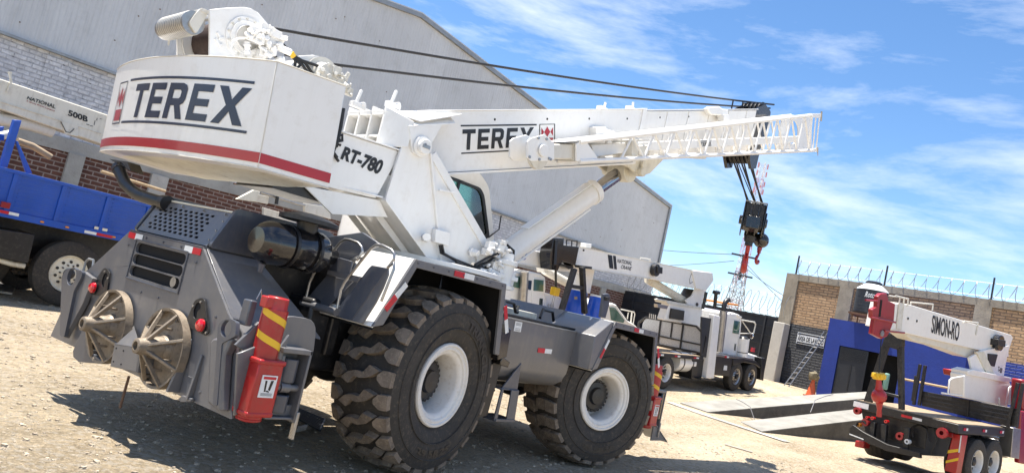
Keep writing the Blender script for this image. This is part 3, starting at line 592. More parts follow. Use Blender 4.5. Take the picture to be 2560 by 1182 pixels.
ramp4([ongr(*zq(1295, 566), .03), PD(*zq(2200, 462), 23.6), PD(*zq(2200, 372), 24.8), ongr(*zq(1120, 487), .03)], 'nearer pale concrete ramp, ending under the red-headed truck crane')
def strip(a, b, w, label, m_='ramp'):
    d = (b-a).normalized(); sdv = Vector((-d.y, d.x, 0))*w/2; pts = []; n = 24
    v = []; 
    for i in range(n+1):
        p = a.lerp(b, i/n)
        for q in (p-sdv, p+sdv): v.append(Vector((q.x, q.y, gz(q.x, q.y)+.022)))
    o = MB().add(v, [(2*i, 2*i+1, 2*i+3, 2*i+2) for i in range(n)]).build('drain_strip', m_, None, smooth=0); tag(o, label, None, None, 'structure')
strip(ongr(*zq(560, 335)), ongr(*zq(1500, 650)), .35, 'thin concrete drain strip crossing the gravel before the ramps', 'conc')
strip(ongr(*zq(1000, 668)), ongr(*zq(1220, 730)), .12, 'short pale kerb line in the gravel', 'ramp')
for (pts, lab) in ((((1090, 310), (1200, 372), (1235, 470)), 'thin grey cable lying across the left part of the ramps'), (((1865, 272), (1720, 318), (1683, 415)), 'thin grey cable lying across the far end of the ramps')):
    D0 = 23.5 if pts[0][0] < 1500 else 25.4; P_ = [PD(*zq(*p), D0-.6*i) for i, p in enumerate(pts)]
    o = MB().tube([Vector((0, 0, 0))]+[P_[0].lerp(P_[1], .5)-P_[0]+Vector((0, 0, .02)), P_[1]-P_[0]]+[P_[2]-P_[0]], .012, 5).build('cable', 'steel', None, M_=Matrix.Translation(P_[0])); tag(o, lab, 'cable')

# ================================================================== FAR THINGS
def hills():
    rng = random.Random(4); v = []; n = 60
    for i in range(n+1):
        a = R(-25+95*i/n); d = 1500; h = 34+26*noise.noise(Vector((i*.17, 3, 0)))+8*noise.noise(Vector((i*.6, 1, 0)))
        v += [(d*math.cos(a), d*math.sin(a), -5), (d*math.cos(a), d*math.sin(a), h+10), ((d+500)*math.cos(a), (d+500)*math.sin(a), -5)]
    f = []
    for i in range(n): f += [(3*i, 3*i+3, 3*i+4, 3*i+1), (3*i+1, 3*i+4, 3*i+5, 3*i+2)]
    tag(MB().add(v, f).build('hills', 'hills'), 'low bluish hills on the horizon', None, None, 'structure')
hills()
def lattice(name, base, h, w0, w1, n, colf, label, cat, top=True):
    rt_ = empty(name, Matrix.Translation(base), label, cat); z0 = 0
    for k in range(n):
        za, zb = h*k/n, h*(k+1)/n; wa, wb = w0+(w1-w0)*k/n, w0+(w1-w0)*(k+1)/n; m_ = MB(); t = .065
        c = [(-1, -1), (1, -1), (1, 1), (-1, 1)]
        for i in range(4):
            a, b = c[i], c[(i+1) % 4]
            m_.bar((a[0]*wa, a[1]*wa, za), (a[0]*wb, a[1]*wb, zb), t, t); m_.bar((a[0]*wa, a[1]*wa, za), (b[0]*wb, b[1]*wb, zb), t*.7, t*.7); m_.bar((b[0]*wa, b[1]*wa, za), (a[0]*wb, a[1]*wb, zb), t*.7, t*.7); m_.bar((a[0]*wb, a[1]*wb, zb), (b[0]*wb, b[1]*wb, zb), t*.7, t*.7)
        m_.build('tower_section', colf(k), rt_, smooth=0)
    return rt_
tb = PD(1822, 840, 150); tp = PD(1900, 398, 150)
tw = lattice('radio_mast', Vector((tb.x, tb.y, 1.4)), tp.z-1.4, 1.15, .5, 26, lambda k: 'towerred' if (k//2) % 2 else 'towerwhite', 'tall red and white lattice radio mast far behind the hook', 'mast')
hh = tp.z-1.4
for z in (.99, .95, .90, .86):
    for a in range(5): x, y = math.cos(a*1.3)*1.0, math.sin(a*1.3)*1.0; MB().box(x-.11, x+.11, y-.11, y+.11, hh*z-.5, hh*z+.5).build('antenna', 'towerwhite' if a % 2 else 'towerred', tw, smooth=0)
pb = PD(1828, 800, 95); ptp = PD(1838, 633, 95)
py_ = lattice('power_pylon', Vector((pb.x, pb.y, 1.4)), ptp.z-1.4-2, 1.5, .5, 9, lambda k: 'galv', 'grey lattice power pylon with crossarms beside the radio mast', 'pylon')
ca = MB(); H_ = ptp.z-1.4
ca.bar((0, 0, H_-3), (0, 0, H_+.2), .25, .25)
for z, w_ in ((0, 1.6), (-2.4, 1.6)): ca.bar((-w_*.5, w_*.8, H_+z), (w_*.5, -w_*.8, H_+z), .2, .2)
ca.build('crossarm', 'gate', py_, smooth=0)
for i, (a, b, lab) in enumerate((((1835, 636, 95), (1300, 560, 160), 'thin power line running left from the top of the pylon'), ((1850, 640, 95), (2300, 1000, 60), 'thin power line dropping right from the top of the pylon'), ((1835, 652, 95), (1400, 640, 160), 'lower thin power line running left from the pylon'), ((1848, 655, 95), (2200, 830, 70), 'lower thin power line dropping right from the pylon'))):
    A_, B_ = PD(*a), PD(*b); pts = [A_.lerp(B_, t/12)-A_-Vector((0, 0, 4*(t/12)*(1-t/12)*1.2)) for t in range(13)]
    o = MB().tube(pts, .035, 4).build('power_line', 'hose', None, M_=Matrix.Translation(A_)); tag(o, lab, 'power line', 'power lines hung from the pylon')

# ================================================================== THE BIG CRANE
CR = empty('rough_terrain_crane', Matrix.Identity(4), 'huge white and dark grey rough-terrain crane on four giant tyres, boom raised over the yard', 'mobile crane')
PSI = R(-8); MS = Matrix.Translation((1.3, 0, 0)) @ Matrix.Rotation(PSI, 4, 'Z')
FS = Frame((1.3, 0, 0), PSI); FC = Frame((0, 0, 0), 0)
z1 = zoom(0, 0, 2.462); z3 = zoom(780, 200, 2.111); z5 = zoom(1250, 220, 2.4624); zf = zoom(740, 580, 3.939); zt = zoom(1200, 740, 2.674); zp = zoom(100, 560, 2.815); zj = zoom(440, 660, 2.626); zh = zoom(340, 440, 3.694); zw = zoom(420, 0, 4.546)

# ---- wheels
def tyre_lugs(kind, T, r0, r1, hw):
    """tread blocks on a tyre of half width hw; y is the axle"""
    mb = MB(T); n = 26
    def P(y, a, r): return (r*math.cos(a), y, r*math.sin(a))
    def crown(y): return -.055*(abs(y)/hw)**2.2
    def block(poly, taper=.94, rr0=None):
        cy = sum(p[0] for p in poly)/len(poly); ca_ = sum(p[1] for p in poly)/len(poly)
        b = [P(y, a, (rr0 or r0)+crown(y)) for y, a in poly]; t = [P(cy+(y-cy)*taper, ca_+(a-ca_)*taper, r1+crown(y)) for y, a in poly]; k = len(poly)
        mb.add(b+t, [tuple(range(k, 2*k))]+[(i, (i+1) % k, (i+1) % k+k, i+k) for i in range(k)])
    w = 2*math.pi/n
    for i in range(n):
        a = i*w
        if kind == 'z':
            z_ = [(-.21, -.30), (-.10, -.42), (-.045, -.10), (.03, -.12), (.13, .02), (.21, .30), (.10, .42), (.045, .10), (-.03, .12), (-.13, -.02)]
            z_ = rnd([(y*1.08, q*1.22) for y, q in z_], .03, 2)
            block([(y, a+q*w) for y, q in z_])
            for sg in (-1, 1):
                sh = [(.20, -.08), (.25, -.34), (hw, -.36), (hw, .36), (.27, .36), (.205, .12)]
                sh = rnd(sh, .03, 2); block([(sg*y, a+(q+.5*0+(.10 if sg > 0 else -.10))*w+w*.5*0) for y, q in sh], .93)
        else:
            for sg in (-1, 1):
                sh = rnd([(.02, -.30), (.10, -.40), (.19, -.38), (.19, .30), (.10, .28), (.02, .38)], .03, 2); block([(sg*y, a+(q+(.25 if sg > 0 else 0))*w) for y, q in sh], .94)
                sh = rnd([(.20, -.36), (.27, -.33), (hw, -.26), (hw, .42), (.27, .36), (.20, .32)], .03, 2); block([(sg*y, a+(q+(.25 if sg > 0 else 0))*w) for y, q in sh], .95)
        for sg in (-1, 1):   # shoulder side walls of the outer blocks
            q0, q1 = ((-.36, .36) if kind == 'z' else (-.26, .42)); of = (.10 if sg > 0 else -.10) if kind == 'z' else (.25 if sg > 0 else 0)
            a0_, a1_ = a+(q0+of)*w*.95, a+(q1+of)*w*.95; y = sg*hw*.985; ro, ri = r1+crown(hw)-.004, r0-.10
            am = (a0_+a1_)/2; k0 = (am-(am-a0_)*.75); k1 = am+(a1_-am)*.75
            mb.add([P(y, a0_, ro), P(y, a1_, ro), P(sg*(hw+.012), k1, ri), P(sg*(hw+.012), k0, ri), P(y*.9, a0_, ro-.01), P(y*.9, a1_, ro-.01), P(sg*(hw-.03), k1, ri), P(sg*(hw-.03), k0, ri)],
                   [(0, 1, 2, 3), (0, 3, 7, 4), (1, 5, 6, 2), (2, 6, 7, 3)])
    return mb
def giant_wheel(cx_, cyo, turn, kind, side):
    """cyo: y of the outer tyre face, side -1 = near"""
    RO, RI, hw = .93, .865, .355; yc = cyo-side*(hw+.012)
    T = Matrix.Translation((cx_, yc, RO)) @ Matrix.Rotation(turn, 4, 'Z')
    if side > 0: T = T @ Matrix.Rotation(math.pi, 4, 'Z')
    out = -1
    root = MB(T).lathe([(-.27, .40), (-.30, .42), (-.345, .50), (-.365, .60), (-.372, .70), (-.360, .79), (-.345, .83), (-.30, RI-.015), (0, RI+.005), (.30, RI-.015), (.345, .83), (.372, .70), (.365, .60), (.345, .50), (.30, .42), (.27, .40)], (0, 0, 0), (0, 1, 0), 72)
    ty = root.build('wheel', 'rubber', CR)
    tyre_lugs(kind, T, RI-.02, RO, hw-.01).build('tread', 'tread', ty, smooth=30)
    rg = MB(T)
    for rr_ in (.735, .575): rg.lathe([(-.368, rr_-.006), (-.3765, rr_-.003), (-.3765, rr_+.003), (-.366, rr_+.006)], (0, 0, 0), (0, 1, 0), 72)
    rg.build('sidewall_ring', 'rubber', ty)
    # raised lettering on the sidewall
    def ring(r_, h_, a0, a1): return lambda u, v: T @ Vector(((r_+h_*v)*math.cos(a0+(a1-a0)*u), -.3785, (r_+h_*v)*math.sin(a0+(a1-a0)*u)))
    if side < 0:
        decal('lettering', font('29.5R25', .03), ring(.79, -.085, R(250), R(292)) if 0 else (lambda u, v: T @ Vector(((.63+.075*v)*math.sin(R(24-48*(1-u))-0)*1, -.3785, -(.63+.075*(1-v))*math.cos(R(24-48*(1-u)))))), 'black', ty, 10)
        decal('lettering', font('TRIANGLE', .03), (lambda u, v: T @ Vector(((.60+.09*v)*math.cos(R(78-70*u)), -.3785, (.60+.09*v)*math.sin(R(78-70*u))))), 'black', ty, 12)
    rm = MB(T)
    rm.lathe([(-.285, .418), (-.320, .424), (-.336, .415), (-.338, .396), (-.322, .384), (-.326, .366), (-.322, .352), (-.306, .340), (-.300, .322), (-.286, .304), (-.262, .292), (-.06, .284), (.10, .284), (.11, .27)], (0, 0, 0), (0, 1, 0), 72)
    rmo = rm.build('rim', 'rim', ty, smooth=28)
    TH = T @ Matrix.Translation((0, -.08, 0))
    MB(TH).lathe([(.10, .29), (.098, .001)], (0, 0, 0), (0, 1, 0), 40).build('rim_disc', 'rim' if kind != 'z' else 'rim', rmo)
    hb = MB(TH); hb.lathe([(.10, .225), (-.02, .205), (-.05, .185), (-.055, .12), (-.10, .105), (-.105, .001)], (0, 0, 0), (0, 1, 0), 40); hbo = hb.build('hub', 'black', ty)
    bt = MB(TH)
    for i in range(24): a = 2*math.pi*i/24; bt.cyl((.205*math.cos(a), -.035, .205*math.sin(a)), (.205*math.cos(a), .06, .205*math.sin(a)), .021, n=6)
    bt.build('hub_bolts', 'black', hbo)
    return ty
giant_wheel(0, -1.665, .11, 'z', -1); giant_wheel(0, 1.665, .11, 'z', 1)
giant_wheel(3.53, -1.665, -.335, 'c', -1); giant_wheel(3.53, 1.665, -.335, 'c', 1)

# ---- carrier frame
cf = MB()
cf.box(-1.25, 5.1, -.52, .52, .95, 1.55); cf.box(-.9, 4.3, -.62, .62, 1.5, 1.75)
cf.build('chassis_frame', 'dgrey', CR, .02)
for x, t in ((0, .11), (3.53, -.335)):
    ax = MB(); ax.cyl((x, -1.25, .93), (x, 1.25, .93), .19, n=20); ax.sphere((x, 0, .93), .34, 20); ax.box(x-.26, x+.26, -.8, .8, .78, 1.05); ax.build('axle', 'black', CR, .01)
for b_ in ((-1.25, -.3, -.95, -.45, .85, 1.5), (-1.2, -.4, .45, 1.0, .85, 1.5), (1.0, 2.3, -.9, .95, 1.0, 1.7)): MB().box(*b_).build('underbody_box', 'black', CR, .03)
# ---- rear body
prof = [(-.62, 1.73), (.62, 1.73), (1.20, 1.27), (1.36, 1.17), (1.50, .80), (1.585, .53), (-1.56, .53), (-1.50, .80), (-1.36, 1.17), (-1.20, 1.27)]
slots = [rrect(-.41, .44, z0, z0+.095, .045) for z0 in (1.335, 1.445, 1.550)]
rp = MB(); rp.plate([prof]+slots, 'x', -2.262, -2.235); rpo = rp.build('rear_panel', 'grey', CR, .004)
fr_ = MB(); fr_.plate([[(-.44, 1.30), (.47, 1.30), (.47, 1.675), (-.44, 1.675)], [(-.425, 1.315), (.455, 1.315), (.455, 1.66), (-.425, 1.66)]], 'x', -2.272, -2.262); fr_.build('grille_surround', 'dgrey', rpo, .003)
MB().cyl((-2.21, -.28, 1.385), (-2.245, -.28, 1.385), .045).build('filler_cap', 'steel', rpo)
bd = MB()
ins = [(y*.985, z-.012) for y, z in prof]; ins[6] = (-1.54, .60); ins[5] = (1.54, .60)
bd.prism(ins, 'x', -2.19, -1.78); bd.build('rear_body', 'grey', CR, .01)
MB().box(-2.23, -2.192, -.5, .55, 1.25, 1.70).build('grille_void', 'void', rpo, smooth=0)
lip = MB()
lip.extr([(-2.262, -.62, 1.725), (-2.262, .62, 1.725), (-2.262, .62, 1.745), (-2.262, -.62, 1.745)], (.9, 0, 0)); lip.build('top_flange', 'dgrey', CR, .003)
reflector(CR, (-2.266, .615, 1.665), (-2.266, .36, 1.665), .055, (-1, 0, 0)); reflector(CR, (-2.266, -.36, 1.665), (-2.266, -.615, 1.665), .055, (-1, 0, 0), swap=True)
# engine hood with slotted sloping grille
gb, gt = Vector((-2.22, 0, 1.755)), Vector((-2.07, 0, 2.075))
hv = (gt-gb); holes = []
for r_ in range(7):
    for c_ in range(10):
        y = -.40+c_*.088+(.044 if r_ % 2 else 0); z_ = .045+r_*.039
        holes.append(rrect(y, y+.055, z_, z_+.024, .011, 2))
gp = MB(Matrix(((hv.normalized().x*1, 0, 0, 0),)*1) if 0 else None)
H_ = hv.length; hd = hv.normalized()
TG = Matrix(((0, hd.x, 1, gb.x), (1, 0, 0, 0), (0, hd.z, 0, gb.z), (0, 0, 0, 1)))   # (y, s, depth)
g_ = MB(TG); g_.plate([[(-.60, 0), (.58, 0), (.58, H_), (-.60, H_)]]+holes, 'z', 0, .012); g_.build('engine_grille', 'grey', CR)
hd_ = MB(); hd_.prism([(-2.20, 1.745), (-2.05, 2.075), (-1.0, 2.10), (-1.0, 1.745)], 'y', -.60, .58); hdo = hd_.build('engine_hood', 'void', CR, smooth=0)
tp_ = MB(); tp_.extr([(-2.07, -.62, 2.078), (-2.07, .60, 2.078), (-.9, .60, 2.10), (-.9, -.62, 2.10)], (0, 0, .02)); tp_.build('hood_top', 'cream', CR, .006)
sc_ = MB()
for y in (-.55, -.2, .15, .5): sc_.cyl((-2.085, y, 2.055), (-2.10, y, 2.062), .008, n=8)
for s_ in (.06, .16, .26): sc_.cyl(TG @ Vector((-.57, s_, 0)), TG @ Vector((-.57, s_, -.006)), .008, n=8); sc_.cyl(TG @ Vector((.55, s_, 0)), TG @ Vector((.55, s_, -.006)), .008, n=8)
sc_.build('panel_screws', 'steel', hdo)
side = rnd([(-2.235, 1.745), (-2.06, 2.13), (-1.0, 2.15), (-.78, 2.0), (-.70, 1.745)], .05)
for y in (-.66, .60): MB().plate([side], 'y', y, y+.04).build('hood_side_panel', 'dgrey', CR, .006)
# body flank visible to the right of the plate
fl = MB(); fl.extr([(-2.24, -.64, 1.735), (-1.72, -.66, 1.735), (-1.30, -1.22, 1.19), (-2.24, -1.22, 1.262)], (0, -.01, -.02)); fl.build('flank_panel', 'grey', CR, .004)
# dark wall behind the air cleaner
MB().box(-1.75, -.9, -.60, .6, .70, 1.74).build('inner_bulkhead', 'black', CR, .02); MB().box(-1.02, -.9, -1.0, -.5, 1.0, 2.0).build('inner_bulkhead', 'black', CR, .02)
# air cleaner
ac = MB(); y, z = -1.0, 1.90; r_ = .185
ac.lathe([(0, .001), (.004, .11), (.03, .14), (.07, .165), (.12, r_), (.30, r_), (.305, r_+.008), (.33, r_+.008), (.335, r_), (.66, r_), (.70, .17), (.72, .001)], (-2.05, y, z), (1, 0.02, .02), 36)
aco = ac.build('air_cleaner', 'gloss', CR)
for x in (-1.76, -1.5): MB().lathe([(0, r_+.004), (0, r_+.012), (.03, r_+.012), (.03, r_+.004)], (x, y, z+.005), (1, .02, .02), 36, True).build('strap', 'black', aco)
MB().cyl((-1.93, y, z-.19), (-1.93, y, z-.26), .035, .022, 12).build('drain_valve', 'dgrey', aco)
ck = MB(); ck.cyl((-1.56, y, z+.12), (-1.56, y, z+.27), .085, .10, 24); ck.lathe([(.25, .10), (.245, .24), (.25, .265), (.285, .265), (.30, .22), (.33, .10), (.34, .001)], (-1.56, y, z), (0, 0, 1), 36); ck.build('rain_cap', 'black', aco)
MB().tube([(-1.35, y, z), (-1.2, y+.05, z+.02), (-1.1, y+.3, z)], .09, 14).build('intake_pipe', 'black', aco)
# exhaust
X = lambda px, py, v: FC.front(px, py, v)
e0, e1, e2, e3 = X(408, 507, -2.10), X(345, 488, -2.14), X(318, 470, -2.16), X(297, 424, -2.16)
exb = [e0, e1, e1.lerp(e2, .6), e2.lerp(e3, .15), e3]
ex = MB().tube([e0]+[e0.lerp(e1, t) for t in (.5, .9)]+[e1.lerp(e2, .5)+Vector((0, .0, .005)), e2.lerp(e3, .2), e3], .058, 16).build('exhaust_pipe', 'black', CR, smooth=50)
dd = (e3-e2).normalized(); MB().cyl(e3-dd*.005, e3+dd*.05, .066, .060, 16, False).build('clamp', 'black', ex)
MB().cyl(e0, e0+Vector((0, -.08, 0)), .075).build('clamp', 'black', ex)
fl_ = MB(); q = [X(272, 397, -2.16), X(318, 404, -2.16), X(327, 428, -2.16), X(300, 415, -2.16)]
fl_.extr(q, (.14, 0, 0)); fl_.build('flapper_cap', 'gloss', ex, .004)
# seams, bolt heads and small plates on the grey body
sm = MB(); rng = random.Random(11)
for y_, z_ in ((-.58, 1.60), (.58, 1.60), (-1.05, 1.22), (1.05, 1.22), (-1.15, 1.05), (.15, 1.22), (-.15, 1.22), (-1.10, .62), (1.3, .62), (.0, 1.70), (-.3, 1.70), (.3, 1.70)): sm.cyl((-2.262, y_, z_), (-2.271, y_, z_), .011, n=6)
sm.build('panel_bolt_heads', 'dgrey', rpo)
wd = MB()
for a_, b_ in (((-.62, 1.728), (-1.20, 1.268)), ((.62, 1.728), (1.20, 1.268)), ((-1.2, 1.268), (-1.36, 1.168)), ((1.2, 1.268), (1.36, 1.168)), ((-1.36, 1.168), (-1.56, .53)), ((1.36, 1.168), (1.585, .53))): wd.tube([(-2.255, a_[0], a_[1]), (-2.255, b_[0], b_[1])], .006, 6)
wd.tube([(-2.264, -.95, .70), (-2.264, .95, .70)], .003, 5); wd.build('weld_seam', 'grey', rpo)
# ---- light plates, lifting eyes and ribs
def light_plate(sg):
    pts = [(.815, 1.335), (.735, 1.30), (.690, 1.10), (.73, 1.075), (1.01, 1.055), (1.045, 1.09), (.87, 1.33)]
    pts = rnd([(sg*a, b) for a, b in pts], .03, 3); hole = circ(sg*.855 if sg < 0 else sg*.80, 1.215, .058, 20); 
    hole = rnd([(sg*.80+a, 1.22+b) for a, b in ((-.03, -.07), (.02, -.055), (.045, .0), (.03, .065), (-.02, .075), (-.055, .03), (-.01, 0))], .02, 3)
    o = MB().plate([pts, hole], 'x', -2.285, -2.275).build('light_plate', 'black', CR, .003)
    MB().box(-2.274, -2.27, min(sg*.74, sg*.86), max(sg*.74, sg*.86), 1.13, 1.30).build('light_recess', 'void', o, smooth=0)
    yl = .9353*sg; MB().lathe([(0, .054), (-.03, .050), (-.045, .035), (-.05, .001)], (-2.285, yl, 1.125), (1, 0, 0), 24).build('tail_light', 'lamp', o)
    MB().lathe([(0, .056), (-.012, .062), (-.012, .050)], (-2.285, yl, 1.125), (1, 0, 0), 24).build('lamp_ring', 'black', o)
    bl = MB()
    for yy, zz_ in ((.83, 1.30), (.725, 1.10), (1.01, 1.08), (.74, 1.25)): bl.cyl((-2.285, sg*yy, zz_), (-2.292, sg*yy, zz_), .010, n=8)
    bl.build('bolts', 'steel', o)
light_plate(1); light_plate(-1)
def pxplate(name, pts, hole, v, d, m_, n=20):
    P = [X(*p, v) for p in pts]; c = X(*hole[:2], v); r_ = (X(hole[0]+hole[2], hole[1], v)-c).length
    return MB().plate([[(p.y, p.z) for p in P], circ(c.y, c.z, r_, n)], 'x', v, v+d).build(name, m_, CR, .006)
pl_ = rnd([zp(*p) for p in ((152, 370), (178, 322), (215, 308), (300, 330), (292, 372), (238, 470), (168, 800), (138, 785))], 6, 3)
pxplate('lifting_eye', pl_, (*zp(222, 367), 11), -2.36, .035, 'dgrey')
pl_ = rnd([zj(*p) for p in ((275, 400), (300, 368), (352, 356), (395, 378), (390, 470), (300, 520), (268, 930), (240, 925))], 5, 3)
pxplate('lifting_eye', pl_, (*zj(328, 422), 13), -2.36, .035, 'dgrey')
MB().extr([X(*zp(*p), -2.33) for p in ((300, 330), (370, 380), (300, 560), (170, 800), (240, 470))], (.05, 0, 0)).build('eye_gusset', 'grey', CR, .004)
# grab handle top-left
hp = [X(223, 672, -2.2), X(228, 650, -2.2), X(240, 645, -2.2), X(236, 665, -2.2)]
MB().tube([X(208, 678, -2.24), X(214, 655, -2.24), X(222, 647, -2.24), X(234, 650, -2.24), X(232, 668, -2.24)], .012, 8).build('grab_handle', 'galv', CR)
def gusset(y0, y1, z0, z1, d, name='rib'):
    MB().extr([(-2.262, y0, z1), (-2.262, y1, z0), (-2.262-d, y1-.0, z0), (-2.262-.02, y0, z1)], (0, -.028, 0)).build(name, 'grey', CR, .005)
gusset(-.80, -.80, .55, .99, .11); gusset(-1.0, -1.0, .54, .9, .05)
# folded box on the right end
bx = MB(); bx.extr([X(*zj(*p), -2.262) for p in ((280, 920), (270, 905), (285, 520), (310, 490), (430, 495), (380, 600), (355, 970))], (-.09, 0, 0)); bx.build('end_box', 'grey', CR, .02)
gb_ = MB(); gb_.prism([(-2.37, 1.03), (-2.22, 1.10), (-2.21, .60), (-2.26, .56)], 'y', -1.60, -1.575); gb_.prism([(-2.36, 1.08), (-2.2, 1.28), (-2.2, 1.02)], 'y', -1.53, -1.50); gb_.build('end_gusset', 'grey', CR, .005)
# bottom lip plate and low bracket plates round the pads
MB().extr([X(*zp(*p), -2.34) for p in ((300, 735), (340, 700), (350, 890), (440, 965), (430, 980), (270, 970), (232, 935), (230, 890))], (.03, 0, 0)).build('pad_bracket', 'dgrey', CR, .006)
MB().extr([X(*zj(*p), -2.30) for p in ((40, 860), (100, 880), (95, 900), (30, 905), (10, 885))], (.03, 0, 0)).build('pad_bracket', 'grey', CR, .005)
hb2 = MB(); a, b, c, d = X(287, 857, -2.42), X(352, 868, -2.42), X(340, 930, -2.42), X(275, 915, -2.42)
hb2.extr([a, b, c, d], (.03, 0, 0)); hb2.extr([b, b+Vector((.2, -.0, .0)), c+Vector((.2, 0, 0)), c], (0, -.02, 0)); hb2.extr([X(352, 868, -2.42), X(335, 812, -2.26), X(300, 858, -2.26), X(287, 857, -2.42)], (0, 0, -.02)); hbo_ = hb2.build('pad_holder', 'grey', CR, .008)
hl = MB()
for p in ((291, 870), (309, 876), (284, 903), (303, 910)): q = X(*p, -2.42); hl.cyl(q+Vector((-.001, 0, 0)), q+Vector((-.004, 0, 0)), .008, n=10)
hl.build('bolt_holes', 'void', hbo_)
# ---- outrigger pads (spoked dishes) hung on the panel
def pad(yc, zc, r, label=None):
    o = Vector((-2.30, yc, zc)); T = Matrix.Translation(o)
    m_ = MB(T); m_.lathe([(-.045, r*.93), (-.05, r*1.0), (.02, r*1.0), (.02, r*.965), (.0, r*.93)], (0, 0, 0), (1, 0, 0), 56, True)
    m_.lathe([(.012, r*.97), (.01, r*.6), (.0, .12), (-.05, .10), (-.05, .001)], (0, 0, 0), (1, 0, 0), 56)
    po = m_.build('outrigger_pad', 'brass', CR)
    h = MB(T); h.lathe([(-.03, .10), (-.14, .085), (-.20, .07), (-.255, .062), (-.262, .05), (-.262, .036), (-.17, .034), (-.17, .001)], (0, 0, 0), (1, 0, 0), 32); h.build('hub', 'brass', po)
    sp = MB(T)
    for i in range(8):
        a = R(22+45*i); rd = Vector((0, math.cos(a), math.sin(a)))
        sp.bar(Vector((-.185, 0, 0))+rd*.06, Vector((-.035, 0, 0))+rd*r*.95, .024, .034, (-1, 0, 0)); sp.bar(Vector((-.02, 0, 0))+rd*r*.55, Vector((-.10, 0, 0))+rd*r*.55, .02, .02)
    sp.build('spokes', 'brass', po, .004)
    bt = MB(T)
    for a in (25, 115, 205, 295): bt.cyl((-.05, r*.86*math.cos(R(a)), r*.86*math.sin(R(a))), (-.0, r*.86*math.cos(R(a)), r*.86*math.sin(R(a))), .018, n=8)
    bt.build('bolts', 'steel', po)
    return po
pad(.43, .845, .335); pad(-.52, .845, .335)
MB().tube([(-2.26, -.02, .50), (-2.27, -.03, .22)], .012, 8).build('safety_chain', 'rust', CR)
# ---- red outrigger jack and beam end, rear and front
def outrigger(xj, fwd, near, yo=-1.60):
    """xj: x of the jack; fwd: +1 beam frame lies forward of it"""
    yj = yo; s_ = -1 if near else 1; f = fwd
    T = Matrix.Translation((xj, yj, 0)) @ Matrix.Diagonal((f, -s_, 1, 1))
    ou = MB(T); ou.box(-.115, .115, -.125, .10, .60, 1.02); ou.box(-.125, .125, -.135, .11, .985, 1.025); ou.box(-.12, .12, -.13, .11, .585, .625); oo = ou.build('outrigger_jack_box', 'red', CR, .012)
    jc = MB(T); jc.cyl((0, .0, .56), (0, .0, 1.40), .100, n=36); jo = jc.build('jack_cylinder', 'red', CR)
    tp2 = MB(T); tp2.lathe([(0, .09), (.03, .085), (.10, .085), (.105, .001)], (0, 0, 1.395), (0, 0, 1), 30); tp2.box(-.13, -.02, -.045, .045, 1.40, 1.49); tp2.box(.03, .09, -.03, .03, 1.42, 1.47); tp2.build('jack_head', 'red', jo, .01)
    for z0 in (1.05, 1.23):
        st = MB(T); n = 16; v = []
        for i in range(n+1): a = R(-190+i*200/n); zz = z0+.13*(1-i/n); v += [(.1025*math.cos(a), .1025*math.sin(a), zz), (.1025*math.cos(a), .1025*math.sin(a), zz+.055)]
        st.add(v, [(2*i, 2*i+2, 2*i+3, 2*i+1) for i in range(n)]); st.build('yellow_stripe', 'yellow', jo)
    ft = MB(T); ft.cyl((0, 0, .53), (0, 0, .58), .07, .09, 20); ft.cyl((.0, 0, .54), (0, 0, .56), .10, n=20); ft.build('jack_foot', 'red', CR, .006)
    dc = MB(T); q = lambda a, b: T @ Vector(a)
    lb = MB(T); lb.box(-.065, .075, -.131, -.1255, .74, .91); lbo = lb.build('warning_label', 'refwhite', oo, smooth=0)
    if near:
        A = lambda u, v: T @ Vector((-.06+.13*u, -.1325, .745+.16*v))
        flip = f < 0
        fn = (lambda u, v: A(1-u, v)) if flip else A
        decal('picture', shapes([[[(.28, .25), (.40, .25), (.36, .78), (.22, .78)]], [[(.55, .35), (.70, .30), (.82, .80), (.62, .78)]], [[(.42, .25), (.66, .22), (.60, .30), (.44, .32)]]]), fn, 'inkblack', lbo)
        decal('heading', shapes([[[(.05, .84), (.95, .84), (.95, .97), (.05, .97)]]]), fn, 'refred', lbo)
        decal('small_print', shapes([[[(.1, .06+.05*i), (.9, .06+.05*i), (.9, .08+.05*i), (.1, .08+.05*i)]] for i in range(3)]), fn, 'gate', lbo)
    bf = MB(T)   # open beam-end frame beside the jack
    bf.box(.13, .16, -.02, .5, .55, 1.10); bf.box(.40, .425, -.05, .5, .53, 1.12); bf.box(.13, .425, -.03, .5, .55, .57); bf.box(.13, .425, -.05, .4, 1.08, 1.12)
    bf.box(.15, .42, .02, .06, .57, .66); bf.box(.12, .43, .25, .5, .78, .83)
    bf.prism([(.13, 1.10), (.19, 1.22), (.19, 1.10)], 'y', 0, .03); bf.build('outrigger_beam', 'grey', CR, .006)
    pp = MB(T); pp.cyl((.12, .01, .80), (.44, .01, .80), .028, n=14); pp.cyl((.22, .01, .80), (.31, .01, .80), .042, n=14); pp.tube([(.18, .0, 1.05), (.175, -.02, .9), (.2, 0, .82)], .018, 8); pp.build('hydraulic_pipe', 'grey', CR)
    dk = MB(T); dk.cyl((.29, .06, .84), (.29, .06, 1.03), .085, n=24); dk.cyl((.27, .06, .60), (.27, .06, .74), .09, n=24); dk.box(.16, .40, .2, .5, .57, 1.08); dk.build('beam_interior', 'dgrey', CR, .008)
    MB(T).box(.41, .44, -.06, -.02, .40, .62).build('foot_bar', 'steel', CR, .004)
    return oo
outrigger(-2.135, 1, True)
ofr = outrigger(5.10, 1, True, -1.46)
MB().plate([rnd([(-1.98, 1.0), (-1.98, 1.36), (-1.62, 1.36), (-1.56, 1.0)], .12)], 'y', -1.50, -1.47).build('fender_stub', 'grey', CR, .004)
MB().tube([(-2.22, -1.45, 1.44), (-2.2, -1.45, 1.52), (-2.17, -1.45, 1.44)], .006, 6).build('hanging_ring', 'steel', CR)
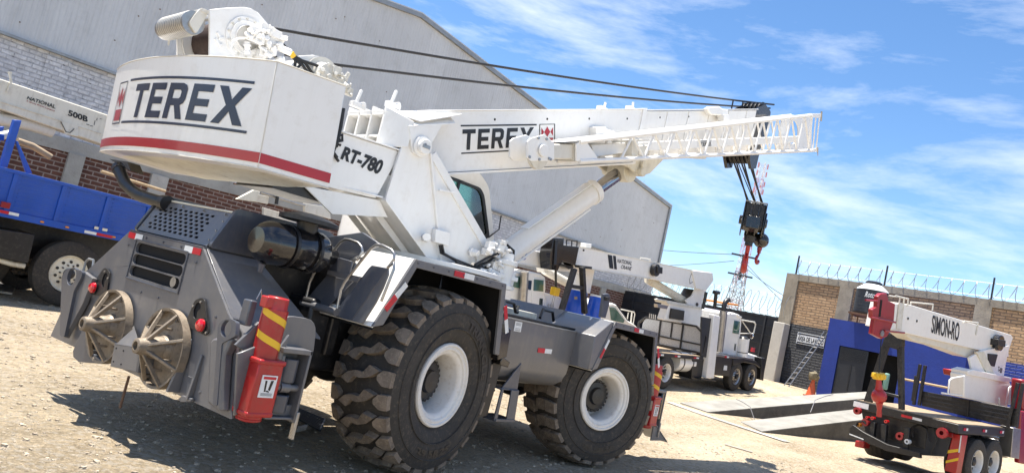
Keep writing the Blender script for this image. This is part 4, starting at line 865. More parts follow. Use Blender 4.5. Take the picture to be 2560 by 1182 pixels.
sb = MB(); sb.box(-2.3, -2.24, -1.50, -1.40, 1.23, 1.43); sb.build('socket_box', 'dgrey', CR, .01)

# ---- fenders
def fender(x0, x1, xr, zr, xf, zf, zt_, y, near=True, w=.075):
    s_ = -1 if near else 1; yi = y*.47
    out = [(xr, zr), (x0, zt_), (x1, zt_), (xf, zf)]; inn = [(xf-.075, zf), (x1-.06, zt_-w), (x0+.04, zt_-w), (xr+.12, zr+.03)]
    a0, a1 = sorted((y, y-s_*.03))
    f = MB().plate([out+inn], 'y', a0, a1).build('fender_edge', 'grey', CR, .004)
    sh = MB(); ya, yb = sorted((y-s_*.01, yi))
    sh.extr([(x0, ya, zt_), (x1, ya, zt_), (x1, yb, zt_), (x0, yb, zt_)], (0, 0, -.012)); sh.build('fender_top', 'white', CR)
    s2 = MB(); s2.extr([(xr, ya, zr), (x0, ya, zt_-.001), (x0, yb, zt_-.001), (xr, yb, zr)], (.012, 0, -.008)); s2.build('fender_slope', 'white', CR)
    s3 = MB(); s3.extr([(x1, ya, zt_-.002), (xf, ya, zf), (xf, yb, zf), (x1, yb, zt_-.002)], (-.012, 0, -.004)); s3.build('fender_front', 'white', CR)
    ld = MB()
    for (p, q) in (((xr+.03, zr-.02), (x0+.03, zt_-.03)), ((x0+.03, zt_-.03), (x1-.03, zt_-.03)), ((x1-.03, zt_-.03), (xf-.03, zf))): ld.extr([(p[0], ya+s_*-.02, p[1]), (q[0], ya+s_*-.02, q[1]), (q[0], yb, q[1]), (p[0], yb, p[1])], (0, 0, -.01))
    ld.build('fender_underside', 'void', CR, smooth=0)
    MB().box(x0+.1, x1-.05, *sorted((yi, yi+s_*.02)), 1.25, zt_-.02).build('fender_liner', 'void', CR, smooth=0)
    return f
y = -1.675
fender(-.82, .61, -1.15, 1.39, .76, 1.31, 2.06, y)
fender(-.82, .61, -1.15, 1.39, .76, 1.31, 2.06, 1.675, False)
fender(2.91, 4.20, 2.58, 1.30, 4.40, 1.22, 1.955, -1.79); fender(2.91, 4.20, 2.58, 1.30, 4.40, 1.22, 1.955, 1.79, False)
Yc = lambda p, off: FC.side(p[0], p[1], off)
def sref(a, b, off, h, n=(0, -1, 0), swap=False, w=.5):
    A, B = Yc(a, off), Yc(b, off); d = (B-A).normalized(); up = Vector((-d.z, 0, d.x)); up = up if up.z > -.01 or abs(d.x) < .5 else -up
    reflector(CR, A, B, h, n, up, swap, w)
sref(zf(1555, 430), zf(1748, 478), -1.678, .055); sref(zf(868, 742), zf(1075, 490), -1.678, -.055)
sref(zf(2045, 735), zf(2060, 1000), -1.678, .055)
sref(zt(1030, 235), zt(1090, 250), -1.793, .05); sref(zt(800, 405), zt(860, 285), -1.793, -.045); sref(zt(1185, 355), zt(1190, 480), -1.793, .05)
# front post of the near rear fender, down to the step
fp = MB(); fp.extr([(.70, -1.66, 1.66), (.90, -1.66, 1.60), (.93, -1.66, 1.30), (.78, -1.66, 1.25)], (0, .3, 0)); fp.extr([(.93, -1.6, 1.30), (1.10, -1.6, 1.24), (1.08, -1.6, 1.18), (.92, -1.6, 1.20)], (0, .35, 0)); fp.build('fender_stay', 'gloss', CR, .01)
md = MB(); md.extr([(.93, -1.5, 1.25), (1.10, -1.5, 1.25), (1.04, -1.5, .62), (.86, -1.5, .58)], (0, .5, 0)); md.build('mud_guard', 'black', CR, .01)
# ---- step between wheels
st = MB(); st.extr([(1.14, -1.52, .92), (1.50, -1.52, .92), (1.50, -1.22, .92), (1.14, -1.22, .92)], (0, 0, .015)); st.extr([(1.14, -1.55, .60), (1.52, -1.55, .60), (1.52, -1.25, .60), (1.14, -1.25, .60)], (0, 0, -.03))
st.extr([(1.33, -1.54, .93), (1.48, -1.54, .93), (1.52, -1.54, .58), (1.36, -1.54, .58)], (0, .02, 0)); st.extr([(1.14, -1.54, .93), (1.18, -1.54, .93), (1.18, -1.54, .58), (1.12, -1.54, .58)], (0, .02, 0)); st.extr([(1.46, -1.5, 1.24), (1.50, -1.5, .92), (1.18, -1.5, .92)], (0, .02, 0)); st.build('access_step', 'dgrey', CR, .004)
# ---- fuel tank between the wheels
tkp = [(-1.5, 1.715), (-1.5, 1.32), (-1.485, 1.18), (-1.43, 1.07), (-1.33, 1.0), (-1.18, .965), (-.9, .96), (-.6, .98), (-.6, 1.715)]
tp3 = [(a, b) for a, b in tkp]
TK = MB(); n = len(tp3); xa, xb_ = 1.0, 2.50
TK.add([(xa, a, b) for a, b in tp3]+[(xb_+(.02 if b > 1.5 else 0), a, b) for a, b in tp3], [tuple(range(n)), tuple(reversed(range(n, 2*n)))]+[(i, (i+1) % n, (i+1) % n+n, i+n) for i in range(n)])
tko = TK.build('fuel_tank', 'grey', CR, .006, smooth=45)
MB().box(.98, 2.54, -1.515, -1.50, 1.715, 1.727).build('tank_lip', 'galv', tko)
sref(zt(383, 375), zt(475, 385), -1.503, .055)
q = [Yc(zt(*p), -1.504) for p in ((225, 232), (272, 240), (284, 175), (237, 166))]
lb = decal('label', RECT, quad(*q), 'refwhite', tko); 
def inset(q, u0, u1, v0, v1, off=Vector((0, -.002, 0))): f = quad(*q); return quad(f(u0, v0)+off, f(u1, v0)+off, f(u1, v1)+off, f(u0, v1)+off)
decal('label_print', shapes([[[(.15, a), (.85, a), (.85, a+.03), (.15, a+.03)]] for a in (.08, .16, .30, .62, .72, .82)]), inset(q, 0, 1, 0, 1), 'gate', tko)
# things lying on the tank deck
kl = MB(); kl.box(.98, 2.6, -1.45, -.55, 1.73, 1.76); kl.build('tank_deck', 'black', CR, .01)
for i, (x0, x1, y0, h) in enumerate(((1.05, 1.5, -1.35, .09), (1.55, 1.75, -1.2, .06), (2.0, 2.5, -1.25, .10))): MB().tube([(x0, y0, 1.79), (x0+.1, y0+.05, 1.80+h), (x1-.1, y0+.1, 1.8+h), (x1, y0+.12, 1.79)], .02, 8).build('hose', 'hose', CR)
MB().box(1.5, 2.3, -1.0, -.7, 1.75, 1.83).build('deck_plate', 'cream', CR, .01)
MB().plate([rnd([(1.02, 1.73), (1.10, 2.02), (1.30, 2.02), (1.48, 1.73)], .08)], 'y', -.95, -.92).build('valve_guard', 'grey', CR, .005)
# ---- front deck box with slanted rear face
P1, P2, P3 = Yc(zt(455, 185), -1.0), Yc(zt(540, 95), -1.0), Yc(zt(840, 155), -1.0)
fd = MB(); fd.prism([(2.50, 1.72), (2.82, 1.96), (4.35, 1.96), (4.9, 1.70), (4.95, 1.0), (2.75, 1.0), (2.50, 1.30)], 'y', -1.05, 1.05); fdo = fd.build('front_deck_box', 'grey', CR, .015)
fd2 = MB(); fd2.prism([(2.50, 1.72), (2.84, 1.945), (2.90, 1.945), (2.60, 1.32), (2.50, 1.30)], 'y', -1.78, -1.0); fd2.build('front_fender_face', 'grey', CR, .01)
# mirror / lamp bracket on that face
for (a, b, w_, m_) in ((zt(745, 190), zt(700, 360), .02, 'dgrey'), (zt(790, 205), zt(770, 370), .02, 'dgrey')):
    MB().tube([Yc(a, -1.35)+Vector((-.13, 0, 0)), Yc(b, -1.35)+Vector((-.13, 0, 0))], .014, 8).build('lamp_bracket', m_, CR)
fa = [Yc(zt(*p), -1.50)+Vector((-.15, 0, 0)) for p in ((785, 152), (812, 158), (803, 200), (768, 268), (742, 262), (748, 215))]
MB().extr(fa, (.03, .05, 0)).build('folded_mirror', 'chrome', CR, .012)
fb = [Yc(zt(*p), -1.45)+Vector((-.10, 0, 0)) for p in ((700, 305), (765, 318), (750, 372), (690, 350))]
MB().extr(fb, (.03, .04, 0)).build('bracket_box', 'black', CR, .01)
# front chassis end
fe = MB(); fe.box(4.4, 5.05, -1.3, 1.3, .62, 1.45); fe.build('front_bumper', 'grey', CR, .03)
MB().extr([(5.35, -1.5, .62), (5.95, -1.5, .33), (5.95, -1.1, .33), (5.35, -1.1, .62)], (0, 0, -.02)).build('front_step', 'grey', CR, .004)
MB().extr([(5.35, -1.49, .62), (5.95, -1.49, .34), (5.35, -1.49, .34)], (0, .02, 0)).build('front_step_side', 'grey', CR, .004)
MB().box(5.42, 5.56, -1.50, -1.38, .66, 1.10).build('battery_guard', 'gloss', CR, .02)
# ---- rear ladder and handrails on the fender slope
SX = -1.22
def L3(px, py, v=SX): return FC.front(px, py, v)
def rail(pts, r=.013): MB().tube([L3(*p) if len(p) == 2 else L3(p[0], p[1], p[2]) for p in pts], r, 8).build('handrail', 'steel', CR, smooth=60)
zl = lambda a, b: zf(a, b)
rail([(*zl(95, 670),), (*zl(135, 500),), (*zl(180, 400),), (*zl(440, 100),), (*zl(480, 72),), (*zl(530, 76),), (*zl(610, 105),), (*zl(645, 145),), (*zl(655, 190),), (*zl(600, 280),)])
rail([(*zl(405, 750),), (*zl(440, 570),), (*zl(480, 490),), (*zl(740, 160),), (*zl(790, 125),), (*zl(850, 130),), (*zl(940, 175),), (*zl(968, 215),), (*zl(965, 270),), (*zl(905, 350),)])
rail([(*zl(900, 350),), (*zl(965, 300),), (*zl(965, 360),), (*zl(840, 680),)])
rail([(*zl(560, 290),), (*zl(650, 250),), (*zl(600, 330),)], .008)
MB().tube([L3(*zl(60, 700)), L3(*zl(235, 740)), L3(*zl(400, 790))], .035, 12).build('step_tube', 'grey', CR)
def slab(name, pxs, v, d, m_='dgrey'): MB().extr([L3(*zl(*p), v) for p in pxs], d).build(name, m_, CR, .006)
slab('ladder_side', [(385, 830), (400, 765), (715, 352), (745, 325), (910, 355), (545, 872)], -1.19, (.02, 0, 0))
slab('fender_skirt', [(545, 872), (905, 365), (905, 420), (850, 560), (780, 700), (650, 905)], -1.185, (.02, 0, 0), 'grey')
slab('ladder_tread', [(312, 368), (640, 440), (600, 492), (298, 420)], -1.20, (.02, 0, 0), 'grey')
slab('ladder_side', [(322, 362), (398, 262), (430, 250), (556, 288), (520, 418), (330, 385)], -1.15, (.02, 0, 0))
slab('ladder_side', [(92, 668), (305, 420), (560, 480), (300, 740)], -1.16, (.02, 0, 0))
slab('ladder_back', [(240, 735), (540, 470), (620, 480), (410, 770)], -1.10, (.02, 0, 0), 'dgrey')
slab('hood_flank', [(290, 50), (650, 0), (830, 120), (520, 270), (300, 370), (330, 200)], -1.03, (.04, 0, 0), 'dgrey')

# ================= superstructure (own axes, turned 8 degrees)
def SB(): return MB(MS)
S = lambda p, off: FS.side(p[0], p[1], off)
# turntable
tt = SB(); tt.cyl((0, 0, 1.70), (0, 0, 1.98), .78, n=48); tt.cyl((0, 0, 1.98), (0, 0, 2.12), .70, n=48); tto = tt.build('turntable', 'black', CR, .01)
fl = SB(); fl.cyl((0, 0, 2.12), (0, 0, 2.18), .86, n=48); fl.build('turntable_plate', 'white', CR, .006)
sw = SB(); sw.lathe([(0, .16), (.05, .17), (.05, .12), (.30, .12), (.30, .15), (.36, .15), (.36, .09), (.45, .08), (.45, .001)], (.60, -.62, 2.04), (0, 0, 1), 24); sw.cyl((.60, -.62, 2.36), (.60, -.62, 2.46), .05); sw.build('swing_motor', 'white', CR, .004)
sw2 = SB(); sw2.box(.42, .78, -.72, -.45, 2.16, 2.22); sw2.cyl((.80, -.55, 2.1), (.80, -.55, 2.28), .06); sw2.build('valve_block', 'white', CR, .01)
# side plates of the turret
near = [(-1.28, 3.53), (-1.30, 3.22), (-1.34, 2.66), (-.58, 2.16), (.52, 2.16), (.52, 2.33), (-.86, 3.34), (-.90, 3.44)]
for off, m_ in ((-.52, 'white'), (.48, 'white')):
    tpz = SB(); tpz.plate([near, circ(.13, 2.27, .075)], 'y', off, off+.04); tpo = tpz.build('turret_side_plate', m_, CR, .004)
    if off < 0:
        e = SB(); e.bar((.52, -.53, 2.33), (-.86, -.53, 3.34), .10, .025, (0, 1, 0)); e.bar((-.37, -.535, 2.16), (-.90, -.535, 3.34), .03, .04, (0, 1, 0)); e.build('edge_flange', 'white', tpo, .004)
mast = SB()
mast.plate([[(-3.0, 3.16), (-1.25, 3.24), (-1.43, 2.66), (-2.95, 2.56)]], 'y', -.47, -.43); mast.plate([[(-3.0, 3.16), (-1.25, 3.24), (-1.43, 2.66), (-2.95, 2.56)]], 'y', .43, .47)
mast.extr([(-3.0, -.5, 3.16), (-1.26, -.5, 3.245), (-1.26, .5, 3.245), (-3.0, .5, 3.16)], (0, 0, .018))
mast.extr([(-2.9, -.42, 2.60), (-1.36, -.5, 2.68), (-1.36, .5, 2.68), (-2.9, .42, 2.60)], (0, 0, .02)); mast.build('turret_mast', 'white', CR, .004)
un = SB(); un.extr([(-1.36, -.56, 2.655), (-.58, -.56, 2.15), (-.58, .5, 2.15), (-1.36, .5, 2.655)], (0, 0, .03)); un.extr([(-1.36, -.30, 2.64), (-.62, -.30, 2.15), (-.58, -.30, 2.05), (-1.42, -.30, 2.58)], (0, .03, 0)); un.extr([(-1.36, .30, 2.64), (-.62, .30, 2.15), (-.58, .30, 2.05), (-1.42, .30, 2.58)], (0, .03, 0)); un.extr([(-2.3, -.45, 2.56), (-1.36, -.45, 2.655), (-1.2, -.45, 2.50), (-1.9, -.45, 2.36)], (0, .03, 0)); un.build('turret_underside', 'white', CR, .004)
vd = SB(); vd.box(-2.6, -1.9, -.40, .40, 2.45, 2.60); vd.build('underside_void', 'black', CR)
decal('model_lettering', font('RT-780', .045, .0), quad(*[S(z3(*p), -.476) for p in ((150, 408), (362, 500), (382, 432), (178, 358))]) if 0 else (lambda f: (lambda u, v: MS @ f(u, v)))(quad(*[S(z3(*p), -.476) for p in ((148, 418), (352, 503), (386, 428), (176, 350))])), 'inkblack', CR)
def cluster(T, cs, par, name='hydraulic_fitting', seed=1, sc=1.0, mt='white'):
    """valve bodies, hex unions, ports and bolt heads packed round the given points (each one its own part)"""
    rng = random.Random(seed)
    for c in cs:
        c = V3(c); m_ = MB(T)
        for k in range(5):
            q = c+Vector((rng.uniform(-.05, .05), rng.uniform(-.05, .0), rng.uniform(-.05, .05)))*sc; r_ = rng.uniform(.013, .03)*sc; d = Vector(rng.choice(((0, -1, 0), (1, -.4, .2), (-.5, -1, .3), (.2, -.3, 1), (.6, -1, -.5)))).normalized()*rng.uniform(.05, .11)*sc
            if k == 0: w_ = .04*sc; m_.box(q.x-w_*1.3, q.x+w_*1.3, q.y-w_, q.y+w_, q.z-w_, q.z+w_*1.1)
            else: m_.cyl(q, q+d*.55, r_*1.25, n=6); m_.cyl(q+d*.5, q+d, r_, n=12)
        m_.build(name, mt, par, .004)
# gusset, boom pin
shl = SB(); pts = [S(z3(*p), -.56) for p in ((515, 240), (690, 235), (615, 365), (600, 385), (560, 398), (535, 385), (522, 340))]
shl.extr(pts, (0, .05, 0)); shl.build('boom_foot_bracket', 'white', CR, .006)
pc = S(z3(577, 352), -.56); pn = SB(); pn.cyl(pc+Vector((0, -.09, 0)), pc+Vector((0, 1.1, 0)), .085, n=28); pn.cyl(pc+Vector((0, -.03, 0)), pc, .12, n=28); pno = pn.build('boom_pivot_pin', 'white', CR, .006)
pb2 = SB(); pb2.cyl(pc+Vector((-.02, -.10, .02)), pc+Vector((-.02, -.09, .02)), .014); pb2.box(pc.x-.05, pc.x+.05, pc.y-.10, pc.y-.09, pc.z-.02, pc.z+.02); pb2.build('pin_keeper', 'steel', pno)
# small fittings on the near side plate
ju = [S(z3(*p), -.60) for p in ((655, 785), (733, 805), (722, 878), (650, 855))]; SB().extr(ju, (0, .08, 0)).build('junction_box', 'white', CR, .008)
stb = S(z3(600, 833), -.53); SB().cyl(stb, stb+Vector((-.10, -.14, .0)), .055, .05, 6).build('stub', 'white', CR, .004)
bo = S(z3(840, 908), -.53); SB().cyl(bo, bo+Vector((.03, -.10, 0)), .045, n=6).build('large_bolt', 'white', CR, .004); SB().cyl(bo+Vector((0, -.01, 0)), bo+Vector((0, -.04, 0)), .06, n=6).build('large_bolt', 'white', CR)
ha = S(z3(658, 580), -.53); SB().bar(ha+Vector((0, -.04, 0)), ha+Vector((.24, -.04, .03)), .03, .02).build('bracket_bar', 'white', CR, .004)
for k, pts in enumerate((((675, 870), (680, 910), (760, 950), (850, 985), (930, 960), (985, 915)), ((685, 870), (695, 915), (780, 965), (880, 1000), (960, 975), (1050, 960)), ((1030, 870), (1065, 900), (1060, 960), (1030, 1010), (1015, 1030)), ((1040, 885), (1050, 925), (1045, 980), (1020, 1025)), ((760, 960), (840, 1000), (900, 985)), ((860, 975), (920, 940), (980, 915)))):
    SB().tube([S(z3(*p), -.58-.02*k) for p in pts], .017, 8).build('hydraulic_hose', 'hose', CR, smooth=60)
cluster(MS, [S(z3(*p), -.60) for p in ((935, 868), (968, 880), (1000, 872), (925, 895), (955, 912), (985, 905), (955, 965), (1000, 985), (890, 1012), (930, 1000), (975, 1020))], CR, seed=4)
# ---- counterweight
ZB, ZT = 2.48, 3.40; RR = 5.2; XC, YC_ = 1.49, .60
arcx = lambda y: XC-math.sqrt(RR*RR-(y-YC_)**2)
arc = [(arcx(y), y) for y in np.linspace(-1.42, 1.66, 27)]
bot = [(-2.70, -1.58)]+arc+[(-2.70, 1.80)]
inner = [(-2.62, 1.0), (-2.62, -1.0)]
def cw_pt(p, z):          # walls lean: top is slightly further back
    t = (z-ZB)/(ZT-ZB); return Vector((p[0]-.06*t, p[1]*(1-.015*t), z))
cwp = SB(); full = bot+inner; n = len(full)
cwp.add([cw_pt(p, ZB) for p in full]+[cw_pt(p, ZT) for p in full], [tuple(range(n)), tuple(reversed(range(n, 2*n)))]+[(i, (i+1) % n, (i+1) % n+n, i+n) for i in range(n)])
cwo = cwp.build('counterweight', 'white', CR, .012, smooth=20)
# lower weld lip and stepped belly
be = SB(); bl_ = [(-2.74, -1.45)]+[(p[0]*.95, p[1]*.90) for p in arc]+[(-2.74, 1.45)]; n2 = len(bl_)
lo_ = [(-2.72, -.9)]+[(p[0]*.84, p[1]*.7) for p in arc]+[(-2.72, .9)]
be.add([(p[0], p[1], ZB) for p in bl_]+[(p[0], p[1], ZB-.03) for p in lo_], [tuple(reversed(range(n2, 2*n2)))]+[(i, (i+1) % n2, (i+1) % n2+n2, i+n2) for i in range(n2)]); be.build('counterweight_belly', 'cream', cwo, .01)
def skin(u, z, d=.006):   # u in metres measured along the rear arc from the centre (+ = left)
    t = (z-ZB)/(ZT-ZB); x = arcx(u); p = Vector((x-.06*t, u*(1-.015*t), z)); return MS @ (p+Vector((x-XC, u-YC_, 0)).normalized()*d)
def band(z0, z1, mt):
    v = []; us = np.linspace(1.66, -1.42, 40)
    P0 = [skin(u, z0) for u in us]; P1 = [skin(u, z1) for u in us]
    def sidep(p, z, s_): q = cw_pt(p, z); nn = Vector((-.22, s_*1, 0)).normalized()*.006; return MS @ (q+nn)
    e0, e1 = (-2.70, 1.80), (-2.70, -1.58)
    P0 = [sidep(e0, z0, 1)]+P0+[sidep(e1, z0, -1)]; P1 = [sidep(e0, z1, 1)]+P1+[sidep(e1, z1, -1)]
    m_ = len(P0); MB().add(P0+P1, [(i, i+1, i+1+m_, i+m_) for i in range(m_-1)]).build('red_band', mt, cwo, smooth=40)
band(2.525, 2.612, 'band')
# weld beads, seam and lifting lugs on the counterweight
wb = SB()
for p_, q_ in ((bot[0], bot[1]),): wb.tube([cw_pt(bot[1], ZB), cw_pt(bot[1], ZT)], .005, 6)
wb.tube([cw_pt(p, ZT-.002) for p in [bot[0]]+arc+[bot[-1]]], .006, 6); wb.tube([cw_pt(p, ZB+.002) for p in [bot[0]]+arc+[bot[-1]]], .006, 6); wb.build('weld_bead', 'white2', cwo)
# lettering on the counterweight, measured on the photo through the skin map
def on_skin(px, py):
    best = None
    for i in range(241):
        u = 1.65-3.05*i/240; d = ray(px, py)
        for z in (2.7, 3.2): pass
        # solve z for this u from horizontal match
        P = skin(u, 2.9); n_ = Vector((-math.sin(0), 0, 0))
        # intersect ray with vertical line through P: use horizontal angle
        a_ = (P.x-CAMP.x)*d.y-(P.y-CAMP.y)*d.x
        if best is None or abs(a_) < best[0]:
            t = ((P.x-CAMP.x)*d.x+(P.y-CAMP.y)*d.y)/(d.x**2+d.y**2); best = (abs(a_), u, CAMP.z+d.z*t)
    return best[1], best[2]
uT0, zT0 = on_skin(*z1(850, 520)); uT1, zT1 = on_skin(*z1(1540, 550)); uB0, zB0 = on_skin(*z1(790, 720)); uB1, zB1 = on_skin(*z1(1480, 780))
zb_, zt_ = (zB0+zB1)/2, (zT0+zT1)/2
tx0, tx1 = uB0, uT1
decal('maker_lettering', word('TEREX', .16, .10), lambda u, v: skin(tx0+(tx1-tx0)*u, zb_+(zt_-zb_)*v, .005), 'navy', cwo, 30)
a0, za = on_skin(*z1(815, 500)); a1, za1 = on_skin(*z1(1580, 525)); zu = (za+za1)/2
decal('upper_rule', shapes([[[(0, 0), (1, 0), (1, 1), (0, 1)]]]), lambda u, v: skin(a0+(a1-a0)*u, zu-.005+.024*v, .005), 'navy', cwo, 20)
b0, zb0 = on_skin(*z1(740, 748)); b1, zb1 = on_skin(*z1(1505, 815)); zd = (zb0+zb1)/2
decal('lower_rule', shapes([[[(0, 0), (1, 0), (1, 1), (0, 1)]]]), lambda u, v: skin(b0+(b1-b0)*u, zd-.012+.024*v, .005), 'navy', cwo, 20)
EMB = [[[(0, 0), (1, 0), (1, 1), (0, 1)], [(.05, .03), (.95, .03), (.95, .97), (.05, .97)]]]
EMR = [[[(.12, .08), (.88, .08), (.88, .40), (.68, .40), (.50, .46), (.32, .40), (.12, .40)][:3]+[(.88, .36), (.12, .36)]], [[(.5, .36), (.70, .62), (.5, .90), (.30, .62)]], [[(.12, .84), (.12, .44), (.30, .62)]], [[(.88, .84), (.70, .62), (.88, .44)]]]
EMR = [[[(.12, .08), (.88, .08), (.88, .34), (.12, .34)]], [[(.5, .38), (.69, .62), (.5, .88), (.31, .62)]], [[(.13, .42), (.30, .62), (.13, .84)]], [[(.87, .42), (.87, .84), (.70, .62)]]]
m0, mz0 = on_skin(*z1(680, 770)); m1, mz1 = on_skin(*z1(785, 505))
m0 = min(m0, 1.62)
emf = lambda u, v, d=.005: skin(m0+(b0+.06-m0)*u, zd-.012+(zu+.02-zd)*v, d)
decal('emblem_frame', shapes(EMB), emf, 'navy', cwo, 8); decal('emblem', shapes(EMR), emf, 'band', cwo, 8)
# ---- main winch on the counterweight
wx, wz = S(zw(870, 440), -.30).x, S(zw(870, 440), -.30).z
wpl = [S(zw(*p), -.30) for p in ((465, 115), (600, 100), (700, 92), (850, 86), (930, 100), (1010, 145), (1090, 235), (1170, 330), (1180, 420), (1100, 640), (497, 635))]
w2 = [(p.x, p.z) for p in wpl]; w2[-1] = (w2[-1][0], ZT-.02); w2[-2] = (w2[-2][0], ZT-.02)
wn_ = SB(); wn_.plate([w2], 'y', -.32, -.285); wno = wn_.build('main_winch', 'white', CR, .005); SB().plate([w2], 'y', .44, .47).build('winch_side_plate', 'white', wno, .005)
xs0, xs1 = w2[0][0], w2[-3][0]
dm = SB(); dm.cyl((wx, -.28, wz-.02), (wx, .44, wz-.02), .20, n=32); dm.build('rope_drum', 'brown', wno)
dfl = SB(); dfl.lathe([(0, .30), (.02, .30), (.02, .1)], (wx, -.27, wz-.02), (0, 1, 0), 32); dfl.build('drum_flange', 'white', wno); dfl = SB(); dfl.lathe([(0, .30), (.02, .30), (.02, .1)], (wx, .41, wz-.02), (0, 1, 0), 32); dfl.build('drum_flange', 'white', wno)
hel = SB(); rng = random.Random(1)
pts = []
for i in range(34*20): a = 2*math.pi*i/20; pts.append((wx+.208*math.cos(a), -.25+.66*i/(34*20), wz-.02+.208*math.sin(a)))
hel.tube(pts, .010, 5); hel.build('wound_rope', 'brown', wno)
rl = SB(); xr0 = xs0-.08; zr0 = S(zw(280, 350), .05).z; rl.cyl((xr0, -.24, zr0), (xr0, .42, zr0), .108, n=28); rlo = rl.build('rope_roller', 'steel', wno)
rr2 = SB()
for i in range(14): yy = -.2+i*.043; rr2.lathe([(0, .1085), (.006, .112), (.012, .1085)], (xr0, yy, zr0), (0, 1, 0), 28)
rr2.build('roller_grooves', 'white2', rlo)
arm = SB()
for yy in (-.27, .43): arm.plate([rnd([(xs0+.02, w2[0][1]), (xr0+.04, zr0-.10), (xr0-.05, zr0-.03), (xr0-.02, zr0+.06), (xs0-.06, w2[0][1]+.0)], .03)], 'y', yy, yy+.03)
arm.bar((xs0-.03, -.28, w2[0][1]-.02), (xs0-.03, .50, w2[0][1]-.02), .05, .03); arm.bar((xs0+.12, -.28, w2[0][1]), (xs0+.12, .50, w2[0][1]), .04, .03); arm.build('roller_arm', 'white2', wno, .004)
bk = SB(); bk.extr([(xs0-.02, .50, w2[0][1]-.01), (xs0-.02, .62, w2[0][1]), (xs0-.0, .50, w2[0][1]-.28)], (.02, 0, 0)); bk.build('roller_bracket', 'white2', wno, .003)
flg = SB(); yy = -.32
flg.lathe([(0, .205), (-.02, .20), (-.02, .165), (-.035, .16), (-.035, .12), (-.06, .115)], (wx, yy, wz), (0, 1, 0), 40); flg.build('drum_bearing', 'white', wno)
bb = SB()
for i in range(14): a = 2*math.pi*i/14; bb.cyl((wx+.182*math.cos(a), yy-.02, wz+.182*math.sin(a)), (wx+.182*math.cos(a), yy-.034, wz+.182*math.sin(a)), .012, n=6)
bb.build('bearing_bolts', 'white2', wno)
mt = SB(); W3 = lambda p, d=0: S(zw(*p), yy-d)
mt.extr([W3(p) for p in ((900, 330), (1060, 300), (1190, 370), (1250, 480), (1200, 600), (1120, 560), (960, 510), (860, 430))], (0, -.16, 0)); mto = mt.build('hydraulic_motor', 'white', wno, .025)
mt2 = SB(); cluster(MS, [W3(p, .12) for p in ((1090, 350), (1180, 400), (980, 400), (1030, 510), (1150, 575), (1040, 330), (1100, 470), (1220, 480), (920, 380))], mto, 'motor_port', 7, .9)
mt2.extr([W3(p) for p in ((980, 560), (1120, 590), (1110, 665), (975, 640))], (0, -.12, 0)); mt2.build('motor_fittings', 'white', mto, .006)
cp_ = SB(); cp_.tube([W3(p, .10) for p in ((905, 440), (800, 440), (735, 480), (715, 560), (750, 620))], .012, 8); cp_.cyl(W3((900, 480), .12), W3((902, 625), .12), .028, n=12); cp_.cyl(W3((900, 510), .12), W3((900, 530), .12), .038, n=12); cp_.cyl(W3((902, 590), .12), W3((902, 605), .12), .038, n=12); cp_.build('hydraulic_line', 'white', mto)
rbn = SB()
for pts in (((560, 370), (590, 430)), ((575, 440), (630, 430)), ((580, 520), (620, 505)), ((540, 440), (600, 545))): rbn.bar(W3(pts[0], .004), W3(pts[1], .004), .02, .02)
rbn.build('weld_tab', 'white', wno, .003)
# second winch nearer the boom foot
w2p = [S(zw(*p), -.30) for p in ((1470, 640), (1640, 628), (1760, 660), (1850, 730), (1930, 840), (1985, 930), (1990, 980), (1650, 870))]
sw_ = SB(); q2 = [(p.x, p.z) for p in w2p]; q2[-1] = (q2[-1][0], ZT-.1); q2[-2] = (q2[-2][0], ZT-.1)
sw_.plate([q2], 'y', -.32, -.29); swo = sw_.build('auxiliary_winch', 'white', CR, .005); SB().plate([q2], 'y', .40, .43).build('winch_side_plate', 'white', swo, .005)
c2 = S(zw(1740, 860), -.33); dd2 = SB(); dd2.lathe([(0, .19), (-.02, .19), (-.02, .14), (-.06, .12), (-.14, .11), (-.15, .001)], c2, (0, 1, 0), 30); dd2.cyl(c2+Vector((0, .03, 0)), c2+Vector((0, .70, 0)), .19, n=28); dd2.build('rope_drum', 'white2', swo)
mm_ = SB(); cluster(MS, [S(zw(*p), -.42) for p in ((1790, 860), (1870, 890), (1950, 930), (1900, 860), (1720, 880), (2010, 1010), (1980, 960))], swo, 'motor_port', 9, .9, 'white2')
mm_.extr([S(zw(*p), -.36) for p in ((1780, 850), (1940, 860), (2040, 1040), (1980, 1060), (1700, 900))], (0, -.10, 0)); mm_.build('motor_fittings', 'white2', swo, .015)
for pts in (((1200, 390), (1290, 490), (1410, 620), (1560, 720), (1650, 850)), ((1400, 620), (1520, 690), (1700, 750), (1805, 785)), ((1330, 620), (1420, 640), (1490, 690), (1560, 790), (1620, 860)), ((1420, 650), (1450, 700), (1440, 760)), ((1470, 700), (1505, 740), (1470, 775)), ((1230, 655), (1190, 630), (1150, 650))):
    SB().tube([S(zw(*p), -.40) for p in pts], .016, 8).build('hydraulic_hose', 'hose', CR, smooth=60)
SB().tube([S(zw(*p), -.42) for p in ((1400, 605), (1430, 650))], .03, 8).build('yellow_tie', 'yellow', CR)
SB().cyl(S(zw(1255, 540), -.42), S(zw(1390, 600), -.42), .035, n=14).build('hose_coupling', 'white', CR)
SB().extr([S(zw(*p), -.5) for p in ((1270, 640), (1330, 640), (1355, 720), (1260, 690))], (0, .1, 0)).build('control_box', 'white', CR, .02)
# hoses dangling between counterweight and mast
for k, pts in enumerate((((165, 150), (150, 250), (130, 330), (110, 380), (130, 410)), ((160, 160), (135, 300), (150, 320), (110, 340), (135, 350)), ((125, 300), (160, 290), (160, 320), (120, 330), (150, 345)), ((90, 370), (120, 400), (140, 430)))):
    SB().tube([S(z3(*p), -.50) for p in pts], .016+.006*(k == 0), 8).build('hydraulic_hose', 'hose', CR, smooth=60)

